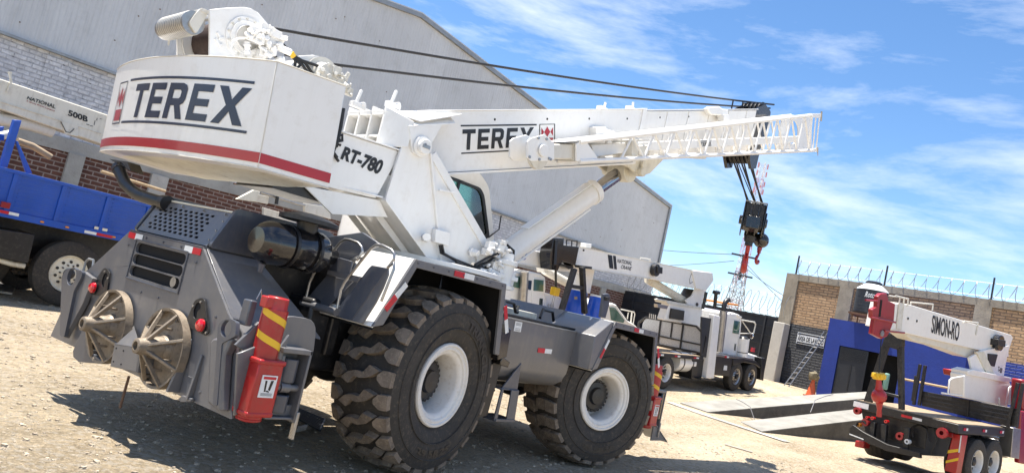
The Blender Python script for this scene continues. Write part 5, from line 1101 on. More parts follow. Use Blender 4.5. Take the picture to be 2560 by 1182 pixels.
# ================= boom
SL = math.atan2(1.95, 5.48)
def bq(x, top): return (3.87+.3560*(x+.83)) if top else (3.19+.3365*(x+.58))
secs = (('boom_base_section', -.95, 3.05, .36, 0, 0), ('boom_middle_section', 3.05, 6.45, .30, .03, .03))
for nm, xa_, xb2, hw_, it, ib in secs:
    b_ = SB(); b_.prism([(xa_, bq(xa_, 0)+ib), (xb2, bq(xb2, 0)+ib), (xb2, bq(xb2, 1)-it), (xa_, bq(xa_, 1)-it)], 'y', -hw_, hw_); bo_ = b_.build(nm, 'white', CR, .012)
    if nm == 'boom_base_section': BASE = bo_
    else: MID = bo_
bt_ = SB(); bt_.extr([(-.9, -.39, bq(-.9, 0)-.005), (3.05, -.39, bq(3.05, 0)-.005), (3.05, .39, bq(3.05, 0)-.005), (-.9, .39, bq(-.9, 0)-.005)], (0, 0, -.03)); bt_.extr([(-.9, -.375, bq(-.9, 1)+.0), (3.05, -.375, bq(3.05, 1)), (3.05, .375, bq(3.05, 1)), (-.9, .375, bq(-.9, 1))], (0, 0, .012)); bt_.build('boom_flange', 'white', BASE, .004)
lipm = SB(); lipm.extr([(3.05, -.33, bq(3.05, 1)-.02), (6.45, -.33, bq(6.45, 1)-.02), (6.45, .33, bq(6.45, 1)-.02), (3.05, .33, bq(3.05, 1)-.02)], (0, 0, .02)); lipm.build('boom_flange', 'white', MID, .003)
for x in (3.14, 3.72, 4.30, 4.9, 5.5, 6.1): SB().extr([(x, -.315, bq(x, 0)+.04), (x+.035, -.315, bq(x, 0)+.04), (x+.035, -.315, bq(x, 1)-.04), (x, -.315, bq(x, 1)-.04)], (0, .02, 0)).build('stiffener', 'white', MID, .003)
col_ = SB(); col_.plate([[(3.00, bq(3.0, 0)-.03), (3.08, bq(3.08, 0)-.03), (3.08, bq(3.08, 1)+.02), (3.0, bq(3.0, 1)+.02)]], 'y', -.385, .385); col_.build('boom_collar', 'white', BASE, .005)
hls = SB()
for p in (((1237, 299)), (1368, 298), (1473, 297), (1568, 297), (1650, 294), (1722, 292)): c = S(p, -.361); hls.cyl(c, c+Vector((0, -.002, 0)), .016, n=12)
hls.build('boom_side_holes', 'void', BASE)
# boom rear end: three-cell open box
rb_ = SB(); x0_, x1_ = -1.52, -.95
zA0, zA1 = 3.24, 3.59
ysl = [-.36, -.12, .12, .36]
for yv in ysl: rb_.box(x0_, x1_, yv-.014, yv+.014, zA0-.06, zA1+.10)
rb_.box(x0_, x1_, -.374, .374, zA1+.0, zA1+.03); rb_.box(x0_, x1_, -.374, .374, zA0-.08, zA0-.05); rb_.box(x0_+.02, x1_, -.37, .37, zA0+.10, zA0+.125)
rb_.build('boom_rear_box', 'white', BASE, .004)
SB().box(-1.2, -.95, -.34, .34, zA0-.05, zA1).build('rear_box_void', 'dgrey', BASE, smooth=0)
cvr = SB()
tpc = [(x0_, -.38, zA1+.03), (-1.18, -.56, 3.60), (-1.18, -.56, 3.56)]
cvr.extr([(x0_, -.38, zA1+.032), (x0_, .38, zA1+.032), (-1.15, .56, 3.74), (-.60, .56, bq(-.6, 1)-.06), (-.60, -.56, bq(-.6, 1)-.06), (-1.15, -.56, 3.62)], (0, 0, .02)); cvr.extr([(-1.22, -.56, 3.54), (-.66, -.56, 3.76), (-.66, -.36, 3.88), (-1.2, -.36, 3.70)], (0, 0, .02)); cvr.extr([(x0_, -.374, 3.68), (-1.25, -.55, 3.60), (-1.25, -.55, 3.30), (x0_, -.374, 3.22)], (.02, 0, 0)); cvr.build('boom_shoulder', 'white', BASE, .005)
for px, py in (((240, 140)), (425, 140)):
    c = S(z3(px, py), -.2 if px > 300 else -.1); lg = SB(); lg.box(c.x-.09, c.x+.09, c.y-.04, c.y+.04, c.z-.02, c.z+.04); lg.bar(c+Vector((-.03, 0, .02)), c+Vector((.0, 0, .19)), .035, .03); lg.cyl(c+Vector((.05, -.05, .04)), c+Vector((.05, .05, .04)), .025, n=10); lg.build('boom_rope_guide', 'white', BASE, .006)
pnc = S(z3(300, 270), -.05); SB().cyl(pnc, pnc+Vector((.3, 0, .05)), .03, n=10).build('extension_rod', 'white', BASE)
# lettering on the boom
Bq = lambda ps, off: (lambda f: (lambda u, v: MS @ f(u, v)))(quad(*[S(p, off) for p in ps]))
decal('maker_lettering', word('TEREX', .16), Bq([z3(790, 371), z3(1160, 352), z3(1172, 250), z3(795, 262)], -.364), 'inkblack', BASE)
for a, b, c, d in ((z3(785, 246), z3(1186, 241), z3(1186, 233), z3(785, 238)), (z3(788, 391), z3(1165, 371), z3(1165, 364), z3(788, 384))): decal('rule', RECT, Bq([a, b, c, d], -.364), 'inkblack', BASE)
ef = Bq([z3(1200, 345), z3(1283, 341), z3(1283, 232), z3(1200, 234)], -.364); decal('emblem_frame', shapes(EMB), ef, 'inkblack', BASE); decal('emblem', shapes(EMR), ef, 'band', BASE)
# stowed-jib mounts and boom-side fittings
def bbx(name, pxs, off, d, m_='white', par=None, bev=.01): return SB().extr([S(p, off) for p in pxs], (0, d, 0)).build(name, m_, par or BASE, bev)
bbx('jib_mount', [z5(548, 240), z5(608, 240), z5(608, 300), z5(548, 298)], -.36, -.14); bbx('jib_mount_arm', [z5(608, 240), z5(690, 268), z5(705, 290), z5(608, 288)], -.40, -.05)
bbx('jib_mount', [z5(822, 315), z5(850, 315), z5(850, 420), z5(822, 420)], -.36, -.30)
bbx('boom_head_cover', [z5(1245, 130), z5(1270, 115), z5(1320, 114), z5(1340, 128), z5(1375, 135), z5(1378, 195), z5(1345, 200), z5(1330, 170), z5(1270, 168)], -.34, -.10, par=MID, bev=.02)
bbx('boom_head_clamp', [z5(1340, 165), z5(1372, 165), z5(1375, 205), z5(1338, 205)], -.36, -.12, par=MID)
for a, b in ((z5(640, 128), z5(650, 90)), (z5(815, 128), z5(820, 88))): g2_ = SB(); c, d = S(a, -.2), S(b, -.2); g2_.bar(c, d, .03, .03); g2_.box(c.x-.12, c.x+.10, c.y-.05, c.y+.05, c.z-.05, c.z+.01); g2_.build('boom_rope_guide', 'white', BASE, .005)
# cylinder foot on boom
cb = SB()
pz = [S(z5(*p), -.34) for p in ((755, 452), (925, 440), (1015, 432), (925, 525), (880, 540), (850, 535), (800, 490), (760, 475))]
cb.extr(pz, (0, .05, 0)); cb.extr([p+Vector((0, .60, 0)) for p in pz], (0, .05, 0)); cb.build('cylinder_lug', 'cream', BASE, .005)
cpc = [S(z5(*p), -.36) for p in ((870, 450), (885, 450), (885, 500), (878, 515), (865, 512), (862, 470))]; SB().extr(cpc, (0, -.05, 0)).build('lug_keeper', 'cream', BASE, .01)
# lift cylinder (pair of one barrel and one chrome rod)
cyl0, cyl1 = Vector((.83, 0, 2.24)), Vector((3.28, 0, 4.32)); cdn = (cyl1-cyl0).normalized(); LB = 2.48
lc = SB(); lc.cyl(cyl0-cdn*.08, cyl0+cdn*LB, .165, n=36); lco = lc.build('lift_cylinder', 'white', CR)
l2 = SB(); l2.cyl(cyl0+cdn*(LB-.11), cyl0+cdn*(LB), .188, n=36); l2.cyl(cyl0+cdn*(LB), cyl0+cdn*(LB+.03), .17, .14, n=36); l2.build('cylinder_gland', 'white', lco, .006)
l3 = SB(); l3.cyl(cyl0+cdn*LB, cyl1, .105, n=32); l3.build('cylinder_rod', 'rod', lco)
l4 = SB(); l4.cyl(cyl1+Vector((0, -.17, 0)), cyl1+Vector((0, .17, 0)), .17, n=32); l4.cyl(cyl1+Vector((0, -.42, 0)), cyl1+Vector((0, .36, 0)), .07, n=20); l4.build('rod_eye', 'cream', lco, .01)
up_ = Vector((-cdn.z, 0, cdn.x)); l5 = SB(); l5.tube([cyl0+cdn*.5-up_*.17+Vector((0, -.08, 0)), cyl0+cdn*2.2-up_*.17+Vector((0, -.08, 0))], .018, 8); l5.bar(cyl0+cdn*.9+up_*.165, cyl0+cdn*2.5+up_*.165, .16, .012, up_); l5.build('cylinder_pipe', 'white', lco)
# ================= boom head
hd1 = SB()
xh = 6.45
hd1.plate([rnd([(xh, bq(xh, 0)+.02), (xh+.06, bq(xh, 1)+.02), (xh+.35, bq(xh, 1)+.22), (xh+.62, bq(xh, 1)+.16), (xh+.62, bq(xh, 1)-.10), (xh+.44, bq(xh, 0)+.0), (xh+.5, 5.55), (xh+.16, 5.45)], .05)], 'y', -.25, -.22)
hd1.plate([rnd([(xh, bq(xh, 0)+.02), (xh+.06, bq(xh, 1)+.02), (xh+.35, bq(xh, 1)+.22), (xh+.62, bq(xh, 1)+.16), (xh+.62, bq(xh, 1)-.10), (xh+.44, bq(xh, 0)+.0), (xh+.5, 5.55), (xh+.16, 5.45)], .05)], 'y', .22, .25)
for yv in (-.08, .08): hd1.plate([[(xh, bq(xh, 0)+.1), (xh+.4, bq(xh, 1)), (xh+.4, 5.6), (xh+.1, 5.6)]], 'y', yv-.01, yv+.01)
HD = hd1.build('boom_head', 'gloss', CR, .006)
shv = [(-.028, .165), (-.028, .18), (-.01, .16), (.01, .16), (.028, .18), (.028, .165), (.02, .03), (-.02, .03)]
SHT = Vector((xh+.38, 0, bq(xh, 1)+.08)); SHB = Vector((xh+.28, 0, 5.66))
for c in (SHT, SHB):
    for yv in (-.18, -.10, -.02, .06, .14): SB().lathe(shv, c+Vector((0, yv, 0)), (0, 1, 0), 32, True).build('head_sheave', 'black', HD)
lw2 = SB()
for yv in (-.3, .2): lw2.extr([(xh+.05, yv, 5.72), (xh+.42, yv, 5.76), (xh+.40, yv, 5.42), (xh+.22, yv, 5.36), (xh+.1, yv, 5.5)], (0, .06, 0))
lw2.build('lower_sheave_guard', 'gloss', HD, .01)
# hoist ropes over the boom
for (a, za), nm in (((S(zw(1170, 315), 0).x, None), 'hoist_rope'), ((S((830, 161), 0).x, None), 'hoist_rope')):
    st_ = S((684, 72), 0.05) if a < -2.5 else S((830, 161), .05); en = S((1935, 262), .05) if a < -2.5 else S((1925, 271), .05)
    L_ = (en-st_).length; pts = [st_.lerp(en, t/24)-Vector((0, 0, .25*(t/24)*(1-t/24))) for t in range(25)]
    SB().tube(pts, .017, 8).build('hoist_rope', 'rope', CR)
rp3 = SB()
for i, x in enumerate((6.15, 6.5)): rp3.bar((x, .05, bq(x, 1)), (x, .05, bq(x, 1)+.16), .02, .02)
rp3.build('rope_guide_pin', 'black', MID)

# ================= stowed lattice jib
JO = -.92; JI = -.52
T = lambda p, off=JO: S(z5(*p), off)
a, b, c, d = T((490, 332)), T((1915, 168)), T((1905, 383)), T((490, 452))
JB = SB()
def chord(p, q, r=.028): JB.tube([p, q], r, 8)
dy = Vector((0, JI-JO, 0))
for of in (Vector((0, 0, 0)), dy): chord(a+of, b+of, .03); chord(d+of, c+of+Vector((0.12, 0, .03)), .03)
JIB = JB.build('lattice_jib', 'white', CR)
lc_ = SB(); nb = 11
def brace(p, q, r=.019): lc_.tube([p, q], r, 7)
ts = [.13+.87*i/(nb) for i in range(nb+1)]
for of in (Vector((0, 0, 0)), dy):
    for i in range(nb):
        p0 = d.lerp(c, ts[i])+of; p1 = a.lerp(b, (ts[i]+ts[i+1])/2)+of; p2 = d.lerp(c, ts[i+1])+of
        if i < nb-0: brace(p0, p1); brace(p1, p2 if i < nb-1 else c+of)
for q0, q1 in ((a, b), (d, c)):
    for i in range(nb): 
        p = q0.lerp(q1, ts[i]); brace(p, q0.lerp(q1, ts[min(nb, i+1)])+dy, .014); brace(p, p+dy, .016)
lc_.build('jib_lacing', 'white', JIB)
rt1 = SB(); rt1.extr([T(p) for p in ((470, 345), (490, 330), (540, 340), (600, 425), (600, 440), (490, 455), (470, 450))], (0, .03, 0)); rt1.extr([T(p)+dy for p in ((470, 345), (490, 330), (700, 320), (700, 440), (490, 455), (470, 450))], (0, -.03, 0)); rt1.extr([T((470, 450)), T((490, 455)), T((800, 440)), T((800, 430))], dy); rt1.extr([T((395, 332)), T((490, 330)), T((800, 295)), T((700, 292))], dy) ; rt1.build('jib_root_plate', 'white', JIB, .004)
jt = SB(); jt.extr([T(p, JO+.06) for p in ((330, 345), (462, 345), (462, 440), (330, 440))], (0, .26, 0)); jt.build('jib_root_tube', 'white2', JIB, .02)
jc2 = SB(); jc2.extr([T(p, JO+.05) for p in ((455, 340), (472, 340), (472, 455), (455, 450))], (0, .28, 0)); jc2.build('jib_collar', 'white2', JIB, .006)
fk = SB(); fpts = [T(p, JO-.02) for p in ((170, 370), (172, 330), (190, 310), (270, 288), (305, 310), (335, 345), (335, 440), (300, 450), (190, 450), (168, 430))]
fk.extr(fpts, (0, .03, 0)); fk.extr([p+Vector((0, .30, 0)) for p in fpts], (0, .03, 0)); fko = fk.build('sheave_housing', 'white', JIB, .006)
scn = T((232, 420), JO+.16); SB().lathe([(-.03, .15), (-.03, .165), (-.01, .15), (.01, .15), (.03, .165), (.03, .15), (.02, .02), (-.02, .02)], scn, (0, 1, 0), 36, True).build('jib_sheave', 'white2', fko)
fc = T((262, 385), JO-.03); SB().cyl(fc, fc+Vector((0, -.03, 0)), .075, n=24).build('sheave_pin', 'white', fko, .004)
fbt = SB()
for p in ((235, 308), (285, 315), (180, 425), (240, 440), (300, 435), (310, 440)): q = T(p, JO-.02); fbt.cyl(q, q+Vector((0, -.015, 0)), .018, n=8)
fbt.build('housing_bolts', 'steel', fko)
# end plates with the big round window
ep = SB(); b2, c2_ = T((1920, 160), JI), T((1915, 385), JI); e3_, e4 = T((1735, 185), JI), T((1700, 390), JI)
ctr = T((1795, 268), JI); ctr_r = .19
out_ = [(e3_.x, e3_.z), (e4.x, e4.z), (c2_.x, c2_.z), (b2.x, b2.z)]
ep.plate([out_, circ(ctr.x+.05, ctr.z, .225, 28)], 'y', JI-.01, JI+.015); ep.build('jib_end_plate', 'white', JIB, .003)
et = SB(); tb1, tb2 = T((1930, 160)), T((1965, 160)); 
et.tube([T((1920, 170)), T((1900, 380))], .025, 8); et.tube([T((1968, 170)), T((1945, 385))], .014, 8); et.tube([T((1945, 180)), T((1925, 375))], .014, 8)
et.extr([T((1912, 158)), T((1985, 158)), T((1985, 185)), T((1912, 180))], (0, .05, 0)); et.extr([T((1880, 385)), T((1960, 370)), T((1962, 395)), T((1890, 395))], (0, .05, 0)); et.build('jib_tip_fork', 'white', JIB, .005)
pnx = SB(); pnx.cyl(T((1980, 145)), T((1977, 205)), .018, n=8); pnx.cyl(T((1955, 365)), T((1957, 418)), .018, .006, n=8); pnx.build('jib_pin', 'steel', JIB)
# fly tube stowed inside with small lettering
ft_ = SB(); ft_.extr([T(p, JO+.16) for p in ((560, 350), (800, 335), (1850, 296), (1850, 335), (800, 395), (585, 425))], (0, .12, 0)); fto = ft_.build('jib_fly_beam', 'white', JIB, .01)
decal('maker_lettering', word('TEREX', .14), Bq([z5(1236, 356), z5(1300, 353), z5(1300, 330), z5(1238, 333)], JO+.155), 'inkblack', fto)
decal('emblem', shapes(EMB), Bq([z5(1217, 358), z5(1232, 357), z5(1233, 332), z5(1219, 333)], JO+.155), 'inkblack', fto)
for p0, p1 in (((1236, 328), (1302, 325)), ((1236, 361), (1300, 358))): decal('rule', RECT, Bq([z5(p0[0], p0[1]), z5(p1[0], p1[1]), z5(p1[0], p1[1]-3), z5(p0[0], p0[1]-3)], JO+.155), 'inkblack', fto)
lk = SB(); lk.extr([T(p, JO+.1) for p in ((860, 355), (915, 350), (915, 410), (860, 415))], (0, .10, 0)); lk.build('jib_latch', 'white2', JIB, .02)
jm = SB(); jm.extr([T(p, JO+.05) for p in ((812, 318), (850, 316), (852, 420), (812, 420))], (0, .35, 0)); jm.build('jib_support', 'white2', JIB, .008)
sh_ = SB(); sh_.extr([T(p, JO+.2) for p in ((1150, 432), (1270, 425), (1270, 437), (1240, 438))], (0, .1, 0)); sh_.build('jib_stay', 'cream', JIB, .004)

# ================= cab on the far side
cb0, cb1 = .56, 1.45
cabp = rnd([(-.55, 2.16), (-.55, 3.30), (-.30, 3.58), (.86, 3.58), (1.10, 3.44), (1.44, 2.72), (1.44, 2.20)], .09)
winp = rnd([(.16, 2.72), (.16, 3.38), (.94, 3.38), (1.04, 3.30), (1.32, 2.76), (1.26, 2.70)], .08)
cb = SB(); cb.plate([cabp, winp], 'y', cb0, cb0+.03); cb.plate([cabp, winp], 'y', cb1, cb1+.03); cbo = cb.build('operator_cab', 'white', CR, .006)
cs = SB(); n = len(cabp); cs.add([(x, cb0, z) for x, z in cabp]+[(x, cb1+.03, z) for x, z in cabp], [(i, (i+1) % n, (i+1) % n+n, i+n) for i in range(n) if not (cabp[i][0] > 1.0 and 2.75 < cabp[i][1] < 3.5)]); cs.build('cab_shell', 'white', cbo, smooth=30)
wr = SB(); wi = [(x*.985+.01, z*.985+.045) for x, z in winp]; wr.plate([winp, rnd([(.20, 2.76), (.20, 3.34), (.91, 3.34), (1.0, 3.27), (1.26, 2.79), (1.22, 2.75)], .06)], 'y', cb0-.012, cb0+.01); wr.box(.52, .56, cb0-.012, cb0+.01, 2.72, 3.38); wr.build('window_seal', 'black', cbo, .003)
SB().plate([rnd([(.18, 2.74), (.18, 3.36), (.93, 3.36), (1.02, 3.28), (1.30, 2.77), (1.24, 2.72)], .06)], 'y', cb0+.012, cb0+.016).build('side_window', 'pane', cbo, smooth=0)
SB().plate([rnd([(.18, 2.74), (.18, 3.36), (.93, 3.36), (1.02, 3.28), (1.30, 2.77), (1.24, 2.72)], .06)], 'y', cb1+.010, cb1+.014).build('side_window', 'pane', cbo, smooth=0)
st_ = SB(); st_.box(.0, .45, .8, 1.25, 2.3, 2.72); st_.box(-.10, .06, .8, 1.25, 2.6, 3.25); st_.build('operator_seat', 'cabin', cbo, .04)
cs2 = SB(); cs2.bar((.9, 1.0, 2.3), (.75, 1.0, 2.95), .05, .05); cs2.lathe([(-.01, .17), (-.01, .19), (.01, .19), (.01, .17)], (.74, 1.0, 2.97), (-.4, 0, 1), 24, True); cs2.build('steering_column', 'black', cbo, .01)
SB().tube([(1.30, cb0-.01, 2.74), (1.46, cb0-.02, 2.9), (1.44, cb0-.02, 3.1)], .01, 6).build('cab_grab_rail', 'black', cbo)

# ================= hook block and ball (hang from the boom head)
hc = MS @ Vector((7.50, 0, 0)); bt0 = FS.L(UP(1880, 505, Vector(FS.m.col[1]), Vector(FS.m.col[1]).dot(FS.o)))
HBX, HBT, HBB = 7.05, 5.0, 4.42
top_ = S((1886, 507), 0); bot_ = S((1880, 588), 0); wL, wR = S((1842, 545), 0), S((1924, 548), 0)
cx_ = (wL.x+wR.x)/2; hwid = (wR.x-wL.x)/2
HBo = MS @ Vector((cx_, 0, top_.z))
HB = empty('hook_block', Matrix.Translation(HBo) @ Matrix.Rotation(PSI+R(28), 4, 'Z'), 'black multi-sheave hook block with a heavy red hook hanging on ropes from the boom tip', 'hook block')
sx, hB = .255, (top_.z-bot_.z)*1.05
b_ = MB()
oct_ = [(-sx*.9, 0), (sx*.9, 0), (sx*1.15, -hB*.35), (sx*1.05, -hB*.85), (sx*.6, -hB), (-sx*.6, -hB), (-sx*1.05, -hB*.85), (-sx*1.15, -hB*.35)]
for yv in (-.20, -.07, .07, .20): b_.plate([oct_], 'y', yv-.012, yv+.012)
b_.build('side_plates', 'gloss', HB, .006)
for yv in (-.135, 0, .135): MB().lathe([(-.03, .19), (-.03, .215), (-.01, .19), (.01, .19), (.03, .215), (.03, .19), (.02, .03), (-.02, .03)], (0, yv, -hB*.40), (0, 1, 0), 32, True).build('block_sheave', 'black', HB)
gd = MB()
for x in (-sx*1.0, 0, sx*1.0): gd.box(x-.014, x+.014, -.21, .21, -.03, .0)
gd.box(-.22, .22, -.225, -.205, -.62*hB, -.58*hB); gd.box(-.22, .22, .205, .225, -.62*hB, -.58*hB); gd.build('rope_guard', 'galv', HB, .004)
MB().extr([(-sx*.95, -.19, -.03), (sx*.95, -.19, -.03), (sx*1.05, -.19, -hB*.8), (-sx*1.05, -.19, -hB*.8)], (0, .38, 0)).build('block_core', 'black', HB, .02)
ck_ = MB(); ck_.extr([(-sx*1.1, -.24, -hB*.30), (sx*1.1, -.24, -hB*.30), (sx*1.2, -.24, -hB*.8), (-sx*1.2, -.24, -hB*.8)], (0, .03, 0)); ck_.cyl((0, -.27, -hB*.55), (0, .27, -hB*.55), .09, n=20)
for s_ in (-1, 1): ck_.extr([(s_*sx*1.1, -.13, -hB*.42), (s_*(sx+.13), -.13, -hB*.48), (s_*(sx+.13), -.13, -hB*.85), (s_*sx*1.05, -.13, -hB*.95)], (0, .26, 0))
ck_.build('cheek_weights', 'gloss', HB, .015)
sk = MB(); sk.cyl((0, 0, -hB), (0, 0, -hB-.12), .12, .10, 24); sk.cyl((0, 0, -hB-.10), (0, 0, -hB-.20), .075, n=20); sk.build('swivel', 'black', HB, .006)
def hookpts(R_, z0): return [(0, 0, z0), (0, 0, z0-R_*.9), (R_*.25, 0, z0-R_*1.35)]+[(R_*math.sin(R(a)), 0, z0-R_*2.3+R_*math.cos(R(a))) for a in range(35, 280, 20)]
z0 = -hB-.15; R_ = .165; hp = hookpts(R_, z0); nn = len(hp); rad = [.045, .04, .042]+[.048+.016*math.sin(math.pi*i/(nn-4)) for i in range(nn-4)]+[.02]
MB().tube(hp, rad, 14).build('hook', 'red', HB, smooth=60)
MB().bar((.02, 0, z0-R_*1.1), (-R_*.9, 0, z0-R_*2.0), .05, .015).build('safety_latch', 'red', HB, .004)
RTOP = [MS @ (SHB+Vector((.10*(i % 2)-.02, -.18+.08*i, -.1))) for i in range(5)]
inv = HB.matrix_world.inverted()
for i in range(6):
    a_ = inv @ (MS @ (SHB+Vector((.17 if i % 2 else -.17, -.20+.08*i, -.05)))); b_2 = Vector((.19*(1 if i % 2 else -1), -.135+.135*(i//2), -.05))
    MB().tube([a_, b_2], .017, 6).build('fall_rope', 'rope', HB)
# headache ball
bc = S((1903, 601), -.05); BT = MS @ bc
bq_ = empty('hook_ball', Matrix.Translation(BT), 'round black overhaul ball with a small red hook beside the big hook block', 'hook')
MB().sphere((0, 0, 0), .152, 28).build('ball', 'gloss', bq_)
k_ = MB(); k_.cyl((0, 0, .13), (0, 0, .24), .035, .028, 12); k_.box(-.03, .03, -.02, .02, .20, .32); k_.build('rope_socket', 'black', bq_, .004)
k2 = MB(); k2.cyl((0, 0, -.14), (0, 0, -.21), .05, .045, 14); k2.box(-.04, .04, -.03, .03, -.26, -.19); k2.build('hook_swivel', 'dred', bq_, .01)
hp = hookpts(.075, -.22); nn = len(hp); MB().tube([(-x, y_, z) for x, y_, z in hp], [.024]*3+[.03]*(nn-4)+[.012], 12).build('hook', 'dred', bq_, smooth=60)
tp0 = bq_.matrix_world.inverted() @ (MS @ (SHB+Vector((.2, .22, 0)))); MB().tube([(0, 0, .30), tp0], .010, 6).build('ball_rope', 'rope', bq_)

# bolts along the near fender edges and a few hinges
for x0_, x1_, z_, y_ in ((-.78, .55, 2.03, -1.677), (2.95, 4.15, 1.925, -1.792)):
    fb_ = MB()
    for i in range(7): x = x0_+(x1_-x0_)*i/6; fb_.cyl((x, y_, z_), (x, y_-.008, z_), .010, n=6)
    fb_.build('fender_bolts', 'dgrey', CR)
# ================= bits on the ground by the crane
def on_ground(px, py, dz=.01): return ongr(px, py, dz)
ga = [on_ground(*p) for p in ((732, 1015), (812, 1048), (800, 1075), (735, 1040))]; gc = sum(ga, Vector())/4
gt = MB(); 
for i in range(9): t = i/8; gt.bar(ga[0].lerp(ga[3], t)-gc, ga[1].lerp(ga[2], t)-gc, .012, .02)
gt.bar(ga[0]-gc, ga[3]-gc, .02, .025); gt.bar(ga[1]-gc, ga[2]-gc, .02, .025)
go_ = gt.build('drain_grate', 'gate', None, M_=Matrix.Translation(gc)); tag(go_, 'dark metal drain grating lying between the red jack and the rear tyre', 'grating')
pa = [on_ground(*p) for p in ((728, 1083), (735, 1073), (768, 1066), (765, 1074))]; pc_ = sum(pa, Vector())/4
po_ = MB().extr([p-pc_ for p in pa], (0, 0, .03)).build('plank', 'white2', None, M_=Matrix.Translation(pc_)); tag(po_, 'short pale plank on the ground behind the foot of the red jack', 'plank')
pa = [on_ground(*p) for p in ((0, 708), (38, 722), (30, 737), (-30, 728))]; pc_ = sum(pa, Vector())/4
po_ = MB().extr([p-pc_ for p in pa], (0, 0, .04)).build('board', 'steel', None, M_=Matrix.Translation(pc_)); tag(po_, 'grey flat board lying in the shadow of the blue truck', 'board')

# ================================================================== OTHER VEHICLES
class Veh:
    """helper: shapes laid out on planes of the vehicle's own frame, built as children of its root"""
    def __init__(s, name, fr, label, cat, z=None):
        s.fr = fr; s.z = z or (lambda a, b: (a, b)); s.root = empty(name, fr.M, label, cat)
    def S(s, p, off): return s.fr.side(*s.z(*p), off)
    def F(s, p, off): return s.fr.front(*s.z(*p), off)
    def sp(s, name, pts, off, d, m_, par=None, bev=.01):
        P = [s.S(p, off) for p in pts]; return MB().extr(P, (0, d, 0)).build(name, m_, par or s.root, bev)
    def fp(s, name, pts, off, d, m_, par=None, bev=.01):
        P = [s.F(p, off) for p in pts]; return MB().extr(P, (d, 0, 0)).build(name, m_, par or s.root, bev)
    def st(s, name, pts, off, r, m_, par=None, pl='S'):
        P = [(s.S if pl == 'S' else s.F)(p, off) for p in pts]; return MB().tube(P, r, 8).build(name, m_, par or s.root, smooth=60)
    def sq(s, name, geo, pts, off, m_, par=None): return decal(name, geo, quad(*[s.S(p, off) for p in pts]), m_, par or s.root)
TRUCKTYRE = {}
def truck_wheel(root, c, side, r=.52, w=.28, rim='rim', dual=False):
    """c: centre of the outer face, side -1 = faces -y"""
    key = (r, w, rim, dual)
    T = Matrix.Translation(c) @ (Matrix.Identity(4) if side < 0 else Matrix.Rotation(math.pi, 4, 'Z'))
    if key not in TRUCKTYRE:
        ri = r*.56; prof = [(.03, ri), (.0, ri+.03), (-.0, r*.80), (.02, r*.94), (.035, r*.985)]
        for k in range(4): y0 = .045+k*(w-.09)/4; prof += [(y0, r), (y0+(w-.09)/4-.012, r), (y0+(w-.09)/4-.010, r-.018), (y0+(w-.09)/4-.001, r-.018)]
        prof += [(w-.03, r*.985), (w, r*.85), (w, ri+.03), (w-.03, ri)]
        a = MB().lathe(prof, (0, 0, 0), (0, 1, 0), 44).build('wheel', 'rubber', None)
        dd_ = .16 if dual else .05
        b = MB().lathe([(.03, ri+.005), (.005, ri), (.02, ri-.02), (.05, ri-.03), (dd_, ri-.05), (dd_+.01, ri-.10), (dd_-(.0 if dual else .03), .14), (dd_-(.0 if dual else .03), .001)], (0, 0, 0), (0, 1, 0), 40).build('rim', rim, None)
        h = MB().lathe([(dd_, .10), (dd_-.09, .09), (dd_-.11, .05), (dd_-.11, .001)], (0, 0, 0), (0, 1, 0), 20)
        for i in range(10): q = 2*math.pi*i/10; h.cyl((.155*math.cos(q), dd_-.05, .155*math.sin(q)), (.155*math.cos(q), dd_+.02, .155*math.sin(q)), .016, n=6); h.cyl((.215*math.cos(q+.3), dd_-.012, .215*math.sin(q+.3)), (.215*math.cos(q+.3), dd_+.03, .215*math.sin(q+.3)), .027, n=8)
        h = h.build('hub', 'black', None); TRUCKTYRE[key] = (a, b, h); first = True
    else: first = False
    a, b, h = TRUCKTYRE[key]
    if not first: a, b, h = a.copy(), b.copy(), h.copy(); [COL.objects.link(q) for q in (a, b, h)]
    a.parent = root; a.matrix_local = T; b.parent = a; h.parent = a; b.matrix_local = Matrix.Identity(4); h.matrix_local = Matrix.Identity(4)
    return a

# ---------------------------------------------------------------- blue flatbed truck on the left
z8 = zoom(0, 180, 1.971); zA = zoom(0, 180, 3.94)
o = PD(172, 748, 14.2)
bt = Veh('flatbed_truck', Frame((o.x, o.y, gz(o.x, o.y)+.03), R(0)), 'old blue stake-bed truck parked along the white brick wall', 'truck', z8)
TB = bt.S((0, 465), 0).z; BB_ = bt.S((0, 715), 0).z; x1 = bt.S((755, 665), 0).x+1.2; x0 = bt.S((0, 500), 0).x-2.5
zt1, zb1 = bt.S((560, 612), 0).z, bt.S((400, 790), 0).z; TB = (TB+zt1)/2; BB_ = (BB_+zb1)/2
sb_ = MB(); sb_.box(x0, x1, 0, .05, BB_+.12, TB); bside = sb_.build('side_board', 'blue', bt.root, .006)
r_ = MB(); r_.box(x0, x1, -.03, .06, BB_, BB_+.12); r_.box(x0, x1, -.025, .06, TB-.05, TB+.01); r_.build('side_rail', 'blue', bside, .006)
for i in range(9):
    x = bt.S((0, 500), 0).x-.6+i*.80
    MB().box(x, x+.07, -.035, 0, BB_+.12, TB-.05).build('stake', 'blue', bside, .005)
    rb = MB()
    for k in range(8): rb.box(x+.14, x+.74, -.012, 0, BB_+.20+k*.075, BB_+.23+k*.075)
    rb.build('pressed_ribs', 'blue', bside, .003, smooth=0)
MB().box(x0, x1, .05, 2.3, BB_+.05, BB_+.12).build('bed_floor', 'wood', bt.root)
MB().box(x0, x1, 2.3, 2.35, BB_, TB).build('side_board', 'blue', bt.root, .006)
MB().box(x1-.05, x1, .05, 2.3, BB_, TB).build('tail_board', 'blue', bt.root, .006)
MB().box(x0, x1, .65, 1.65, .72, BB_).build('chassis_frame', 'black', bt.root, .01)
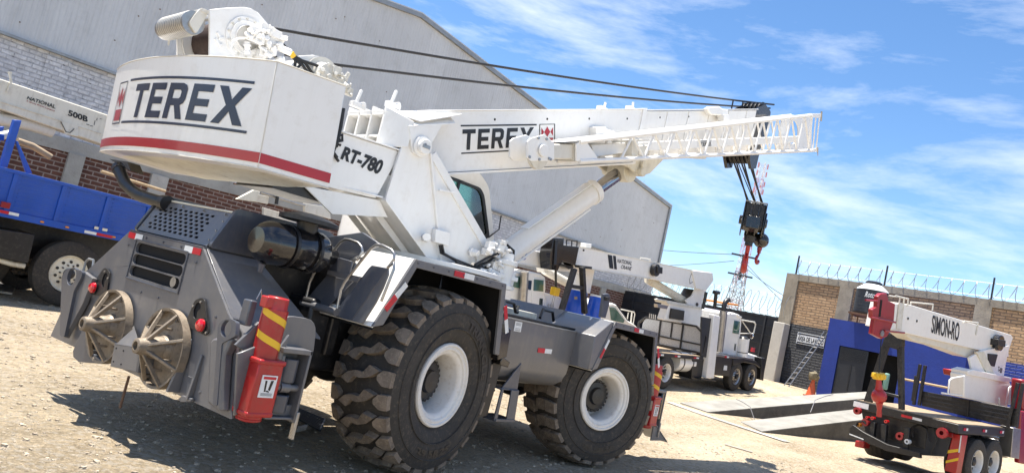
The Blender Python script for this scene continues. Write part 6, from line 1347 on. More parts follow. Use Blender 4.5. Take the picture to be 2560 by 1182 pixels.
bt.sp('tool_box', [(-200, 740), (175, 800), (140, 945), (-200, 880)], .08, .6, 'black', bev=.02)
wc = bt.S((340, 985), .12); truck_wheel(bt.root, (wc.x, .10, .60), -1, .60, .28, 'cream'); truck_wheel(bt.root, (wc.x, 2.2, .53), 1, .53, .28, 'brass'); truck_wheel(bt.root, (wc.x-1.32, .55, .53), -1, .53, .28, 'brass'); truck_wheel(bt.root, (wc.x-1.32, 2.2, .53), 1, .53, .28, 'brass')
MB().box(x0, wc.x+1.2, -.0, .05, .45, .55).build('side_guard', 'cream', bt.root) if 0 else None
bt.st('side_guard', [(-40, 915), (60, 945), (120, 955)], .2, .05, 'cream')
reflector(bt.root, (bt.S((-10, 697), -.035).x, -.034, BB_+.06), (bt.S((90, 715), -.035).x, -.034, BB_+.06), .05, (0, -1, 0)); reflector(bt.root, (bt.S((415, 790), -.035).x, -.034, BB_+.02), (bt.S((552, 820), -.035).x, -.034, BB_+.02), .05, (0, -1, 0), swap=True, w=.42)
for p in ((208, 735), (330, 765), (560, 815)): q = bt.S(p, -.035); MB().box(q.x-.03, q.x+.03, -.05, -.03, BB_+.04, BB_+.07).build('marker_lamp', 'amber', bt.root, .005)
for p in ((25, 655),): q = bt.S(p, -.02); MB().box(q.x-.07, q.x+.07, -.06, .0, q.z-.05, q.z+.05).build('lamp_cluster', 'dred', bt.root, .008)
q = bt.S((498, 772), -.03); MB().box(q.x-.12, q.x+.12, -.03, -.02, q.z-.03, q.z+.02).build('number_patch', 'cream', bt.root)
bt.sp('rack_post', [(108, 240), (70, 236), (0, 470), (38, 470)], .1, .10, 'blue'); bt.sp('rack_brace', [(78, 340), (88, 340), (160, 500), (130, 500)], .12, .06, 'blue'); bt.sp('rack_brace', [(-60, 290), (22, 310), (22, 340), (-60, 330)], .3, .08, 'blue'); bt.sp('rack_post', [(0, 270), (22, 270), (-30, 470), (-55, 470)], 1.9, .10, 'blue')
bt.st('grey_roll', [(-60, 330), (50, 305)], .5, .07, 'white2')
for nm, pts, off, m_ in (('scrap_timber', [(85, 340), (160, 365), (250, 420)], .9, 'wood'),): bt.st(nm, pts, off, .06, m_)
# timber pole lying along the bed top
a_, b_ = bt.fr.M @ bt.S((500, 490), 1.1), bt.fr.M @ bt.S((815, 588), 1.1)
ob = MB().tube([Vector((0, 0, 0)), b_-a_], .03, 8).build('timber_pole', 'woodpole', None, M_=Matrix.Translation(a_)); tag(ob, 'pale timber pole lying on the load of the blue stake-bed truck', 'pole')
# ---------------------------------------------------------------- old cream boom truck behind it
o2 = Vector((bt.fr.o.x, bt.fr.o.y+3.3, gz(bt.fr.o.x, bt.fr.o.y+3.3)))
cm = Veh('boom_truck', Frame(o2, 0), 'weathered cream boom truck whose long boom carries the number 500B, behind the blue truck', 'truck crane', zA)
bo = cm.sp('boom', [(-500, -100), (1050, 420), (1900, 705), (1850, 990), (980, 705), (-500, 195)], 0, .5, 'cream', bev=.02)
cm.sp('boom_rib', [(-500, 125), (1000, 600), (1000, 612), (-500, 137)], -.02, .03, 'cream', bo, .004)
cm.sq('maker_lettering', font('NATIONAL', .025), [(262, 270), (545, 365), (552, 325), (275, 240)], -.012, 'inkblack', bo)
cm.sq('small_lettering', font('A Grove World Company', .01, .2), [(255, 296), (540, 398), (545, 378), (262, 276)], -.012, 'dred', bo)
cm.sq('number', font('500B', .035), [(668, 430), (862, 498), (868, 440), (678, 372)], -.012, 'inkblack', bo)
for pts in ([(850, 512), (880, 520), (880, 526), (850, 518)], [(888, 528), (915, 532), (915, 538), (888, 534)], [(935, 480), (940, 480), (930, 525), (925, 525)], [(955, 455), (960, 455), (956, 480), (951, 480)], [(985, 460), (1000, 462), (1000, 466), (985, 464)]): cm.sp('worn_mark', pts, -.012, .005, 'gate', bo, 0)
cm.st('lift_cylinder', [(-400, 380), (-100, 440), (300, 520), (520, 590)], .25, .13, 'white2')
cm.sp('boom_plate', [(600, 485), (770, 530), (770, 640), (640, 610)], -.02, .03, 'cream', bo)
cm.st('rope_eye', [(600, 490), (650, 590), (690, 600), (730, 560)], -.03, .008, 'rope', bo)
cm.st('boom_latch', [(85, 0), (115, 90), (70, 200)], -.03, .02, 'cream'); cm.st('boom_latch', [(110, 0), (100, 90)], -.03, .02, 'cream')
zk = zoom(340, 440, 3.694); cm.z = zk
fr2 = Veh.sp(cm, 'cab_frame', [(930, 215), (1090, 130), (1150, 145), (1110, 240)], 0, .1, 'cream'); cm.st('cab_pillar', [(1150, 150), (1500, 260), (1560, 270)], .2, .035, 'steel'); cm.sp('cab_panel', [(1120, 170), (1230, 190), (1220, 260), (1110, 240)], .3, .1, 'white2')
cm.sp('faded_panel', [(1390, 60), (1560, 90), (1555, 210), (1360, 190)], .5, .3, 'cream'); cm.sp('red_mark', [(1420, 80), (1450, 85), (1440, 150), (1410, 140)], .49, .01, 'red', bev=0); cm.sp('red_mark', [(1465, 90), (1490, 95), (1480, 160), (1455, 150)], .49, .01, 'red', bev=0)
cm.st('black_frame', [(1320, 100), (1295, 260)], .1, .05, 'black'); cm.st('boom_rope', [(900, 70), (1200, 120), (1330, 150)], .2, .02, 'rust')
cm.sp('white_body', [(1560, 250), (1790, 290), (1800, 400), (1560, 330)], .6, .1, 'white2'); cm.sp('white_body', [(1180, 290), (1480, 380), (1480, 460), (1180, 400)], .9, .1, 'white2')
MB().box(0, 6, .4, 1.4, .5, 1.0).build('chassis_frame', 'black', cm.root); 
for x in (.8, 5.2): truck_wheel(cm.root, (x, .1, .53), -1, .53, .28, 'brass'); truck_wheel(cm.root, (x, 2.0, .53), 1, .53, .28, 'brass')

# ---------------------------------------------------------------- white truck crane behind the big crane ("OC")
zV = zoom(1240, 600, 4.925)
o3 = PD(1310, 900, 21.5)
oc = Veh('white_truck_crane', Frame((o3.x, o3.y, gz(o3.x, o3.y)), R(-3)), 'white sleeper-cab truck crane with a blue-lettered boom, seen behind the big crane lift cylinder', 'truck crane', zV)
cabv = oc.sp('cab', [(385, 400), (440, 385), (560, 415), (612, 460), (615, 600), (600, 700), (600, 920), (420, 900), (350, 830)], 0, 1.9, 'white', bev=.04)
oc.sp('door', [(465, 462), (590, 480), (600, 500), (600, 870), (430, 865), (428, 840)], -.02, .03, 'white', cabv, .015)
oc.sp('door_window', [(470, 482), (590, 495), (585, 635), (462, 622)], -.035, .02, 'glassg', cabv, .01)
oc.sp('side_window', [(400, 495), (445, 500), (435, 615), (385, 605)], -.02, .02, 'glassd', cabv, .02)
oc.sp('vent_window', [(540, 715), (580, 718), (575, 850), (528, 845)], -.035, .02, 'glassd', cabv, .02); oc.sp('door_handle', [(442, 798), (460, 798), (455, 840), (438, 838)], -.045, .03, 'black', cabv, .004)
slp = oc.sp('sleeper', [(60, 360), (220, 372), (330, 400), (300, 800), (60, 760)], .05, 1.9, 'white', bev=.05); oc.sp('sleeper_window', [(120, 430), (312, 455), (300, 595), (140, 570)], .02, .02, 'glassg', slp)
c0, c1 = oc.S((352, 392), -.1), oc.S((330, 800), -.1); MB().cyl(c0, c1, .115, n=22).build('exhaust_stack', 'steel', oc.root)
oc.sp('hood', [(600, 650), (700, 665), (800, 700), (850, 760), (840, 1000), (600, 930)], .15, 1.6, 'white', bev=.06)
obm = oc.sp('boom', [(-300, -20), (250, 90), (720, 170), (1220, 355), (1160, 660), (1000, 600), (1120, 420), (640, 360), (150, 270), (-300, 190)], .1, .4, 'white', bev=.02)
oc.sq('boom_lettering', font('OC', .06, .25), [(236, 228), (372, 250), (392, 168), (262, 150)], .09, 'blue', obm)
oc.sp('boom_rail', [(150, 262), (640, 350), (640, 362), (150, 275)], .07, .04, 'white2', obm)
oc.st('lift_cylinder', [(600, 370), (760, 460), (920, 545)], .9, .14, 'white2'); oc.sp('boom_fitting', [(590, 345), (640, 350), (650, 410), (600, 405)], .6, .3, 'white2')
MB().box(oc.S((60, 800), 0).x, oc.S((840, 800), 0).x, .4, 1.5, .6, 1.1).build('chassis_frame', 'black', oc.root)
for p in (150, 780): x = oc.S((p, 900), 0).x; truck_wheel(oc.root, (x, .02, .53), -1); truck_wheel(oc.root, (x, 1.95, .53), 1)
oc.sp('ladder_rail', [(650, 780), (656, 780), (656, 830), (650, 830)], .1, .02, 'white2'); 
for p in (670, 690, 710): oc.st('hood_ornament_rod', [(p, 785), (p-2, 825)], .1, .012, 'steel')

# ---------------------------------------------------------------- white pickup
o5 = PD(1560, 930, 27.5); pk = Veh('pickup_truck', Frame((o5.x, o5.y, gz(o5.x, o5.y)), R(-6)), 'white pickup truck whose windscreen shows above the front tyre of the big crane', 'pickup', zV)
pb_ = pk.sp('body', [(1350, 810), (1385, 785), (1440, 775), (1485, 795), (1620, 985), (1700, 1030), (1755, 1080), (1740, 1250), (1300, 1200), (1320, 950)], 0, 1.8, 'white', bev=.05)
pk.sp('side_window', [(1400, 820), (1470, 832), (1585, 985), (1570, 1020), (1420, 985)], -.02, .03, 'glassg', pb_, .01); pk.st('roof_pillar', [(1485, 800), (1625, 990)], -.02, .02, 'black', pb_)
pk.st('rear_rack', [(1540, 850), (1700, 885), (1710, 910), (1690, 1030)], .2, .02, 'white2'); pk.st('rear_rack', [(1630, 890), (1615, 990)], .2, .02, 'white2'); pk.st('rear_rack', [(1675, 890), (1660, 1020)], .3, .03, 'white2')
for p in (1360, 1700): x = pk.S((p, 1200), 0).x; truck_wheel(pk.root, (x, -.02, .38), -1, .38, .24); truck_wheel(pk.root, (x, 1.82, .38), 1, .38, .24)

# ---------------------------------------------------------------- truck crane with the striped boom (centre right)
o4 = PD(*zoom(1560, 640, 3.11)(325, 1045), 25.0); o4b = PD(*zoom(1560, 640, 3.11)(980, 1052), 29.6)
yawN = math.atan2(o4b.y-o4.y, o4b.x-o4.x); pitN = math.atan2(gz(o4b.x, o4b.y)-gz(o4.x, o4.y), math.hypot(o4b.x-o4.x, o4b.y-o4.y))
zN = zoom(1560, 640, 3.11)
N_ = Veh('truck_crane', Frame((o4.x, o4.y, gz(o4.x, o4.y)), yawN, pitN), 'white and black truck crane with two front axles parked before the charcoal gate', 'truck crane', zN)
wr_, wf1, wf2 = N_.S((322, 925), 0), N_.S((868, 950), 0), N_.S((988, 940), 0)
for w_, kind in ((wr_, True), (wf1, False), (wf2, False)): truck_wheel(N_.root, (w_.x, -.02, .53), -1, .53, .30, 'rim' if kind else 'steel', kind); truck_wheel(N_.root, (w_.x, 2.5, .53), 1, .53, .30, 'rim' if kind else 'steel', kind)
truck_wheel(N_.root, (wr_.x-1.35, -.02, .53), -1, .53, .30, 'rim', True)
xh_ = N_.S((620, 775), 0).x; zd = N_.S((450, 770), 0).z; zdb = N_.S((450, 795), 0).z
dk = MB(); dk.box(-4.6, xh_, 0, 2.48, zdb, zd); dko = dk.build('deck_frame', 'black', N_.root, .01); MB().box(-4.6, xh_, .06, 2.42, zd, zd+.02).build('deck_boards', 'wood', dko)
for p in (285, 417, 565): q = N_.S((p, 770), 0); reflector(dko, (q.x-.18, -.004, zd-.07), (q.x+.18, -.004, zd-.07), .05, (0, -1, 0))
MB().box(-4.4, N_.S((1040, 900), 0).x, .8, 1.7, .62, zdb).build('chassis_frame', 'black', N_.root, .02)
hbp = [(115, 515), (170, 475), (565, 545), (640, 625), (612, 755), (275, 690), (105, 640)]
P_ = [N_.F(p, xh_) for p in hbp]; P_ = [Vector((p.x, min(p.y, 2.6), p.z)) for p in P_]
MB().extr(P_, (.03, 0, 0)).build('headboard_mesh', 'mesh', N_.root, smooth=0)
for a, b in zip(hbp, hbp[1:]+hbp[:1]): MB().bar(N_.F(a, xh_-.02), N_.F(b, xh_-.02), .08, .07).build('headboard_frame', 'black', N_.root, .005)
for a, b in (((285, 500), (262, 690)), ((460, 535), (435, 730)), ((375, 520), (362, 630)), ((275, 620), (600, 690))): MB().bar(N_.F(a, xh_-.02), N_.F(b, xh_-.02), .05 if a[0] != 375 else .02, .05).build('headboard_bar', 'black', N_.root)
t0, t1 = N_.S((375, 880), .35), N_.S((505, 880), .35); tk_ = MB(); tk_.cyl(Vector((t0.x, .42, .86)), Vector((t1.x, .42, .86)), .33, n=30); tko_ = tk_.build('fuel_tank', 'white', N_.root, .02)
for t in (.25, .8): x = t0.x+(t1.x-t0.x)*t; MB().cyl((x-.03, .42, .86), (x+.03, .42, .86), .338, n=30).build('tank_strap', 'black', tko_)
N_.sp('outrigger_leg', [(703, 455), (750, 470), (700, 950), (640, 950)], -.08, .22, 'white', bev=.02)
N_.sp('outrigger_foot', [(600, 950), (720, 965), (715, 975), (600, 960)], -.12, .3, 'black'); N_.sp('side_locker', [(604, 470), (700, 488), (655, 790), (600, 780)], .02, .05, 'gate'); N_.sp('under_locker', [(530, 800), (625, 800), (600, 960), (525, 955)], .1, .5, 'black')
N_.sp('battery_box', [(700, 768), (852, 775), (820, 935), (695, 925)], 0, .7, 'black', bev=.02); N_.sq('warning_label', RECT, [(772, 885), (800, 887), (803, 850), (778, 848)], -.012, 'refwhite'); N_.sp('catwalk', [(700, 760), (1010, 795), (1005, 812), (700, 775)], -.02, 1.2, 'steel')
q = N_.S((800, 783), -.02); reflector(N_.root, (q.x-.18, -.024, q.z-.03), (q.x+.16, -.024, q.z-.03), .06, (0, -1, 0))
cabn = N_.sp('cab', [(800, 445), (860, 440), (900, 455), (918, 490), (900, 700), (880, 780), (820, 775), (735, 755)], .25, 1.9, 'white', bev=.05)
N_.sp('door_window', [(862, 500), (905, 508), (893, 605), (848, 598)], .22, .03, 'glassg', cabn); N_.sp('vent_window', [(866, 680), (874, 682), (868, 735), (860, 733)], .22, .03, 'glassd', cabn); N_.sp('visor', [(885, 455), (915, 470), (920, 482), (890, 472)], .2, 1.9, 'white', cabn)
N_.sp('front_mudguard', [(850, 800), (930, 795), (1030, 815), (1065, 860), (1055, 870), (1020, 840), (930, 825), (850, 850)], -.03, .5, 'black', bev=.02); N_.sp('hood', [(960, 750), (1040, 775), (1065, 810), (1060, 850), (1020, 830), (950, 800)], .3, 1.7, 'white', bev=.06)
c0, c1 = N_.S((775, 425), .1), N_.S((738, 740), .1); MB().cyl(c0, c1, .14, n=22).build('exhaust_stack', 'steel', N_.root); c0, c1 = N_.S((808, 440), .35), N_.S((785, 600), .35); MB().cyl(c0, c1, .10, n=20).build('exhaust_stack', 'chrome', N_.root)
N_.st('exhaust_tip', [(773, 425), (780, 380), (790, 352), (812, 340)], .1, .09, 'black'); N_.st('stand_pipe', [(612, 410), (640, 280)], .4, .06, 'black'); N_.st('stand_pipe', [(703, 410), (716, 285)], .4, .065, 'black'); N_.st('pipe_cap', [(700, 280), (735, 284)], .4, .07, 'black'); N_.st('pipe_brace', [(705, 375), (800, 385)], .4, .03, 'black')
a, b = N_.S((930, 640), .15), N_.S((912, 775), .15); aq = MB().cyl(b, a, .22, n=26).build('air_cleaner', 'white', N_.root); MB().cyl(a+(b-a)*.75, a+(b-a)*.79, .226, n=26).build('strap', 'black', aq); MB().cyl(a, a+(a-b)*.12, .20, .12, 24).build('cap', 'black', aq); 
N_.st('mirror_bracket', [(912, 495), (1015, 513), (1023, 530), (1008, 600)], -.1, .025, 'white2'); N_.st('mirror_bracket', [(915, 498), (985, 600)], -.1, .018, 'white2'); N_.st('mirror_bracket', [(900, 600), (1000, 600)], -.1, .018, 'white2'); q = N_.S((990, 620), -.1); MB().cyl(q, q+Vector((.03, -.02, .0)), .10, n=20).build('mirror', 'chrome', N_.root, .005)
N_.sp('front_bumper', [(1073, 790), (1100, 792), (1085, 968), (1060, 960)], .0, 2.3, 'black', bev=.02); N_.st('bumper_arm', [(1030, 890), (1075, 850)], .3, .05, 'black'); N_.st('bumper_arm', [(1040, 905), (1070, 930)], .3, .05, 'black'); N_.sp('beacon_bar', [(802, 362), (892, 374), (890, 388), (800, 376)], .5, 1.0, 'amber', bev=.02); q = N_.S((1000, 742), .6); MB().cyl(q, q+Vector((0, 0, .16)), .09, .08, 16).build('red_beacon', 'dred', N_.root)
pd_ = N_.sp('pedestal', [(360, 350), (480, 370), (615, 400), (600, 560), (540, 545), (430, 520), (318, 500), (345, 420)], 1.0, .35, 'white', bev=.05); N_.sp('control_screen', [(372, 405), (472, 425), (465, 500), (360, 485)], .93, .06, 'black', pd_); N_.sp('work_seat', [(262, 372), (345, 385), (335, 412), (262, 400)], .7, .15, 'steel'); N_.sp('pedestal_top', [(330, 350), (350, 345), (600, 395), (610, 415), (340, 372)], .95, .5, 'white2', pd_)
for p in ((200, 445), (215, 448), (230, 452), (245, 455), (595, 520), (610, 524), (622, 528)): N_.st('control_lever', [p, (p[0]-3, p[1]+35)], .5, .018, 'white2')
turN = N_.sp('turret', [(560, 245), (640, 265), (622, 300), (600, 400), (500, 385), (480, 345), (530, 310)], 1.0, .06, 'white', bev=.01); N_.sp('turret', [(560, 245), (640, 265), (622, 300), (600, 400), (500, 385), (480, 345), (530, 310)], 1.6, .06, 'white', bev=.01); N_.sp('turret_motor', [(540, 260), (575, 265), (520, 350), (495, 340)], 1.1, .4, 'black'); N_.sq('emblem', shapes([[circ(.5, .5, .5, 16)]]), [(557, 388), (578, 390), (580, 362), (558, 360)], .99, 'inkblack')
N_.st('lift_cylinder', [(185, 180), (300, 250), (480, 355)], 1.3, .15, 'cream')
# its boom, a straight beam running back over the deck
hp_, pv_ = PD(1445, 640, 22.2), PD(1770, 705, 28.0); yB = math.atan2(hp_.y-pv_.y, hp_.x-pv_.x)+math.pi
class Sub(Veh):
    def __init__(s, v, fr, z): s.v = v; s.fr2 = fr; s.z = z; s.root = v.root; s.inv = v.fr.M.inverted()
    def S(s, p, off): return s.inv @ (s.fr2.M @ s.fr2.side(*s.z(*p), off))
NB = Sub(N_, Frame(pv_, yB), zV); nn_ = (NB.inv.to_3x3() @ Vector(NB.fr2.m.col[1]))
def nbp(name, pts, off, d, m_, par=None, bev=.012): return MB().extr([NB.S(p, off) for p in pts], nn_*d).build(name, m_, par or N_.root, bev)
zVN = lambda a, b: ((zN(a, b)[0]-1240)*4.925, (zN(a, b)[1]-600)*4.925)
bmN = nbp('boom', [(1025, 82), zVN(540, 112), zVN(560, 118), zVN(640, 262), zVN(560, 252), (1900, 478), (975, 322)], 0, .48, 'white')
nbp('boom_foot', [zVN(530, 112), zVN(690, 130), zVN(697, 190), zVN(640, 268), zVN(560, 250)], -.05, .72, 'white')
nbp('boom_lip', [(985, 318), (1900, 470), (1900, 482), (985, 330)], -.02, .66, 'white2', bmN, .004); nbp('boom_lip', [(1025, 80), zVN(540, 109), zVN(540, 115), (1025, 88)], -.02, .66, 'white2', bmN, .004)
hdN = nbp('boom_head', [(715, -25), (840, -20), (832, 62), (1025, 85), (975, 322), (950, 300), (820, 262), (790, 312), (762, 378), (682, 368), (668, 200)], -.05, .40, 'gloss')
nbp('head_plate', [(735, 0), (760, 0), (745, 300), (715, 300)], -.09, .03, 'gate', hdN, .004); nbp('head_sheave', [(860, 300), (970, 318), (950, 350), (900, 362), (865, 335)], .1, .3, 'black', hdN, .02)
for a in (870, 935, 1000): MB().tube([NB.S((a, 0), .0), NB.S((a-4, 80), 0)], .018, 6).build('head_rail', 'black', hdN)
MB().tube([NB.S((870, 0), .0), NB.S((1000, 14), 0)], .018, 6).build('head_rail', 'black', hdN)
for pts in ([(1375, 178), (1430, 190), (1447, 355), (1397, 345)], [(1440, 190), (1476, 196), (1490, 362), (1456, 357)]): decal('stripe', RECT, quad(*[NB.S(p, -.006) for p in (pts[3], pts[2], pts[1], pts[0])]), 'inkblack', bmN)
decal('maker_lettering', font('NATIONAL', .015, .12), quad(*[NB.S(p, -.006) for p in ((1492, 278), (1668, 310), (1680, 262), (1498, 228))]), 'inkblack', bmN); decal('maker_lettering', font('CRANE', .015, .12), quad(*[NB.S(p, -.006) for p in ((1535, 350), (1662, 374), (1674, 330), (1544, 304))]), 'inkblack', bmN)
c = NB.S((1935, 365), -.02); hr = MB().cyl(c, c-nn_*.16, .20, n=28).build('hose_reel', 'black', bmN, .02); nbp('reel_motor', [zVN(262, 80), zVN(302, 88), zVN(300, 138), zVN(262, 132)], -.22, .2, 'black', hr)
MB().cyl(NB.S((1078, 125), -.0), NB.S((1078, 125), -.02), .03).build('boom_bolt', 'black', bmN); nbp('top_camera', [(1108, 40), (1180, 48), (1174, 98), (1104, 92)], .1, .2, 'white', bmN)
MB().tube([NB.S(p, .1) for p in ((1775, 245), (1778, 215), (1900, 235), (1895, 270))], .018, 6).build('boom_handle', 'white2', bmN); MB().tube([NB.S(p, -.01) for p in (zVN(525, 135), zVN(510, 180), zVN(512, 215), zVN(535, 200))], .012, 6).build('hose', 'galv', bmN)
# black A-frame rest on the deck
for a, b, w_ in (((965, 350), (805, 870), .10), ((1060, 330), (1090, 900), .10)):
    A_, B_ = NB.S(a, -.42), NB.S(b, -.42); MB().bar(A_, B_, .15, .12).build('boom_rest_leg', 'black', N_.root, .01)
MB().bar(NB.S((895, 560), -.42), NB.S((1075, 590), -.42), .10, .10).build('boom_rest_bar', 'black', N_.root, .01); MB().bar(NB.S((1020, 325), -.3), NB.S((1132, 335), -.3), .3, .07).build('boom_rest_pad', 'black', N_.root, .01)
# hoist block hanging at the boom head
hb0 = N_.fr.M @ NB.S((728, 632), .15); hk = empty('hanging_hook', Matrix.Translation(hb0), 'small yellow hook block hanging on thin ropes from the black boom head', 'hook block')
MB().box(-.13, .13, -.09, .09, -.12, .12).build('block_body', 'yellow', hk, .03)
tp_h = N_.fr.M @ NB.S((735, 370), .15); MB().tube([(0, 0, .1), tp_h-hb0], .035, 8).build('rope', 'hose', hk)
for dx in (-.03, .06): MB().tube([(dx, 0, -.1), (dx*.6, 0, -1.1)], .012, 6).build('chain', 'steel', hk)
# blue drums on the deck
def drum(px, py0, py1, wpx, D, label):
    a, b = PD(px+6, py0, D), PD(px, py1, D); r_ = wpx/2/CAMF*D; h_ = a.z-b.z; 
    t = empty('plastic_drum', Matrix.Translation((b.x, b.y, b.z)), label, 'drum', 'blue plastic drums on the truck crane deck')
    MB().lathe([(0, .01), (0, r_*.92), (.04, r_*.98), (h_*.32, r_*1.02), (h_*.36, r_*.99), (h_*.40, r_*1.02), (h_*.66, r_*1.02), (h_*.70, r_*.99), (h_*.74, r_*1.02), (h_*.94, r_*.96), (h_*.99, r_*.90), (h_, .01)], (0, 0, 0), (0, 0, 1), 36).build('drum_body', 'bluedrum', t)
    MB().lathe([(h_*.97, r_*.93), (h_+.025, r_*.95), (h_+.03, r_*.90), (h_*.99, r_*.88)], (0, 0, 0), (0, 0, 1), 36).build('lid_ring', 'refwhite', t); return t
q1 = zV(968, 600), zV(940, 960)
d1 = drum(q1[1][0]-2, 722, 806, 49, 22.6, 'tall blue plastic drum between the black boom-rest legs')
d2 = drum(zV(1200, 0)[0]-6, 738, 812, 38, 23.6, 'blue plastic drum just right of the black boom rest')
lbq = PD(*zV(985, 712), 22.25); 
for v_, w__, h__, px_ in (('brass', 38, 34, (983, 712)), ('refwhite', 30, 110, (1066, 770))):
    a0_, a1_, a2_, a3_ = [PD(*zV(px_[0]+i*w__/2, px_[1]+j*h__/2), 22.28-.02) for i, j in ((-1, 1), (1, 1), (1, -1), (-1, -1))]; inv_ = d1.matrix_world.inverted()
    decal('drum_label', RECT, quad(*[inv_ @ p for p in (a0_, a1_, a2_, a3_)]), v_, d1)
bb_ = [PD(*zV(*p), 21.6) for p in ((620, 838), (785, 872), (760, 960), (640, 1010), (600, 980))]; cen = sum(bb_, Vector())/5
bo_ = MB().extr([p-cen for p in bb_], (.9*math.cos(YAW), .9*math.sin(YAW), 0)).build('blue_bin', 'blue', None, .02, M_=Matrix.Translation(cen)); tag(bo_, 'low bright blue steel bin in front of the white sleeper cab', 'bin')
# grey guard upright on the front deck of the big crane
gpz = [Yc(zV(*p), -.2) for p in ((1330, 665), (1385, 660), (1405, 690), (1395, 800), (1350, 960), (1290, 950))]; MB().extr(gpz, (0, .05, 0)).build('deck_guard', 'dgrey', CR, .006); MB().extr([Yc(zV(*p), -.26) for p in ((1370, 700), (1400, 700), (1395, 750), (1365, 745))], (0, .05, 0)).build('guard_lamp', 'black', CR, .004)

# ---------------------------------------------------------------- truck crane with the red boom head (right)
cR = PD(*zR(690, 885), 17.5); yR = R(-17); ly = Vector((-math.sin(yR), math.cos(yR), 0)); oR = cR+ly*1.25
Q = Veh('red_tipped_truck_crane', Frame((oR.x, oR.y, .18), yR, R(3.2)), 'flatbed truck crane with a white boom and deep red boom head, rear towards the camera', 'truck crane', zR)
zdk = Q.S((800, 895), -1.25).z; L_ = Q.S((965, 905), -1.25).x
dR_ = MB(); dR_.box(0, L_, -1.25, 1.25, zdk-.20, zdk); dRo = dR_.build('deck_frame', 'black', Q.root, .012); MB().box(.05, L_-.02, -1.2, 1.2, zdk, zdk+.02).build('deck_boards', 'wood', dRo)
MB().box(-.012, 0, .85, 1.24, zdk-.16, zdk-.03).build('number_plate', 'refwhite', dRo); reflector(dRo, (-.014, .03, zdk-.13), (-.014, -.45, zdk-.13), .06, (-1, 0, 0), w=.55)
for t in (.1, .5, .88): reflector(dRo, (L_*t, -1.255, zdk-.12), (L_*t+.22, -1.255, zdk-.12), .06, (0, -1, 0), w=.6)
MB().box(.2, 6.5, -.5, .5, .62, zdk-.2).build('chassis_frame', 'black', Q.root, .02)
Q.fp('headboard', [(455, 678), (1052, 790), (1040, 900), (965, 893), (450, 768)], L_, .06, 'black', bev=.01)
for a, b in (((455, 700), (1048, 812)), ((453, 725), (1044, 838)), ((452, 748), (1042, 866))): MB().bar(Q.F(a, L_-.01), Q.F(b, L_-.01), .02, .03).build('headboard_rib', 'gate', Q.root)
MB().bar(Q.F((738, 732), L_-.01), Q.F((732, 838), L_-.01), .04, .05).build('headboard_rib', 'black', Q.root)
for a, b in (((443, 515), (403, 762)), ((474, 522), (436, 766)), ((418, 585), (398, 740)), ((1042, 628), (980, 900)), ((1072, 632), (1028, 900))): MB().bar(Q.F(a, L_-.05), Q.F(b, L_-.05), .07, .07).build('stake', 'black', Q.root, .005)
# A-frame
Q.fp('boom_rest_leg', [(222, 350), (245, 400), (130, 775), (78, 790)], .10, .12, 'black'); Q.fp('boom_rest_leg', [(298, 400), (332, 330), (336, 820), (308, 835)], .10, .12, 'black'); Q.fp('boom_rest_top', [(228, 330), (332, 318), (334, 400), (298, 425), (245, 408), (215, 400)], .085, .14, 'black')
Q.fp('rear_crossbar', [(150, 665), (310, 705), (310, 722), (150, 682)], .05, .08, 'black')
# rear underframe
Q.fp('rear_bumper', [(8, 905), (30, 885), (95, 930), (240, 1005), (438, 1055), (440, 1090), (235, 1045), (95, 985), (8, 955)], -.25, .12, 'black'); Q.fp('bumper_strip', [(8, 938), (95, 972), (95, 978), (8, 945)], -.26, .01, 'refwhite', bev=0); Q.fp('bumper_post', [(140, 870), (165, 870), (150, 1010), (120, 1000)], -.1, .12, 'black'); Q.fp('bumper_post', [(200, 880), (235, 885), (225, 1030), (200, 1020)], -.1, .12, 'black'); Q.fp('bumper_post', [(345, 900), (378, 905), (360, 1060), (330, 1050)], -.1, .12, 'black')
Q.fp('rear_plate', [(80, 790), (340, 840), (500, 900), (640, 930), (600, 1080), (440, 1070), (110, 960)], .22, .08, 'gate')
for p, r_, m_ in (((322, 955), .09, 'dred'), ((60, 800), .09, 'dred'), ((110, 870), .09, 'dred'), ((580, 935), .12, 'dred'), ((155, 845), .04, 'lamp'), ((238, 865), .04, 'lamp'), ((122, 840), .03, 'lamp'), ((368, 988), .06, 'refwhite'), ((70, 885), .05, 'amber')): q = Q.F(p, -.05); MB().lathe([(0, r_*.4), (0, r_), (.05, r_*1.02), (.12, r_*.9), (.12, .001)], q-Vector((.06, 0, 0)), (1, 0, 0), 20).build('tail_lamp', m_, Q.root)
MB().tube([Q.F(p, -.12) for p in ((45, 900), (60, 870), (95, 862), (110, 880))], .02, 8).build('hose', 'hose', Q.root)
for k, pts in enumerate((((400, 960), (390, 900), (430, 880), (480, 910), (500, 990)), ((520, 900), (540, 980), (510, 1060)))): MB().tube([Q.F(p, .15) for p in pts], .018, 8).build('hose', 'hose', Q.root)
# outrigger jacks
jk = Q.fp('outrigger_jack', [(642, 938), (702, 948), (660, 1185), (588, 1165)], .25, .28, 'red', bev=.015)
for pts in ([(612, 1040), (678, 1032), (675, 1050), (608, 1060)], [(600, 1104), (678, 1086), (675, 1104), (597, 1120)]): decal('yellow_band', RECT, quad(*[Q.F(p, .243) for p in (pts[3], pts[2], pts[1], pts[0])]), 'yellow', jk)
Q.fp('reflective_edge', [(690, 950), (697, 950), (683, 1055), (676, 1055)], .243, .01, 'refwhite', bev=0); Q.fp('outrigger_bracket', [(560, 915), (640, 935), (640, 965), (560, 950)], .2, .2, 'dred'); Q.fp('far_outrigger_jack', [(45, 980), (100, 985), (95, 1030), (38, 1018)], .3, .3, 'red', bev=.02)
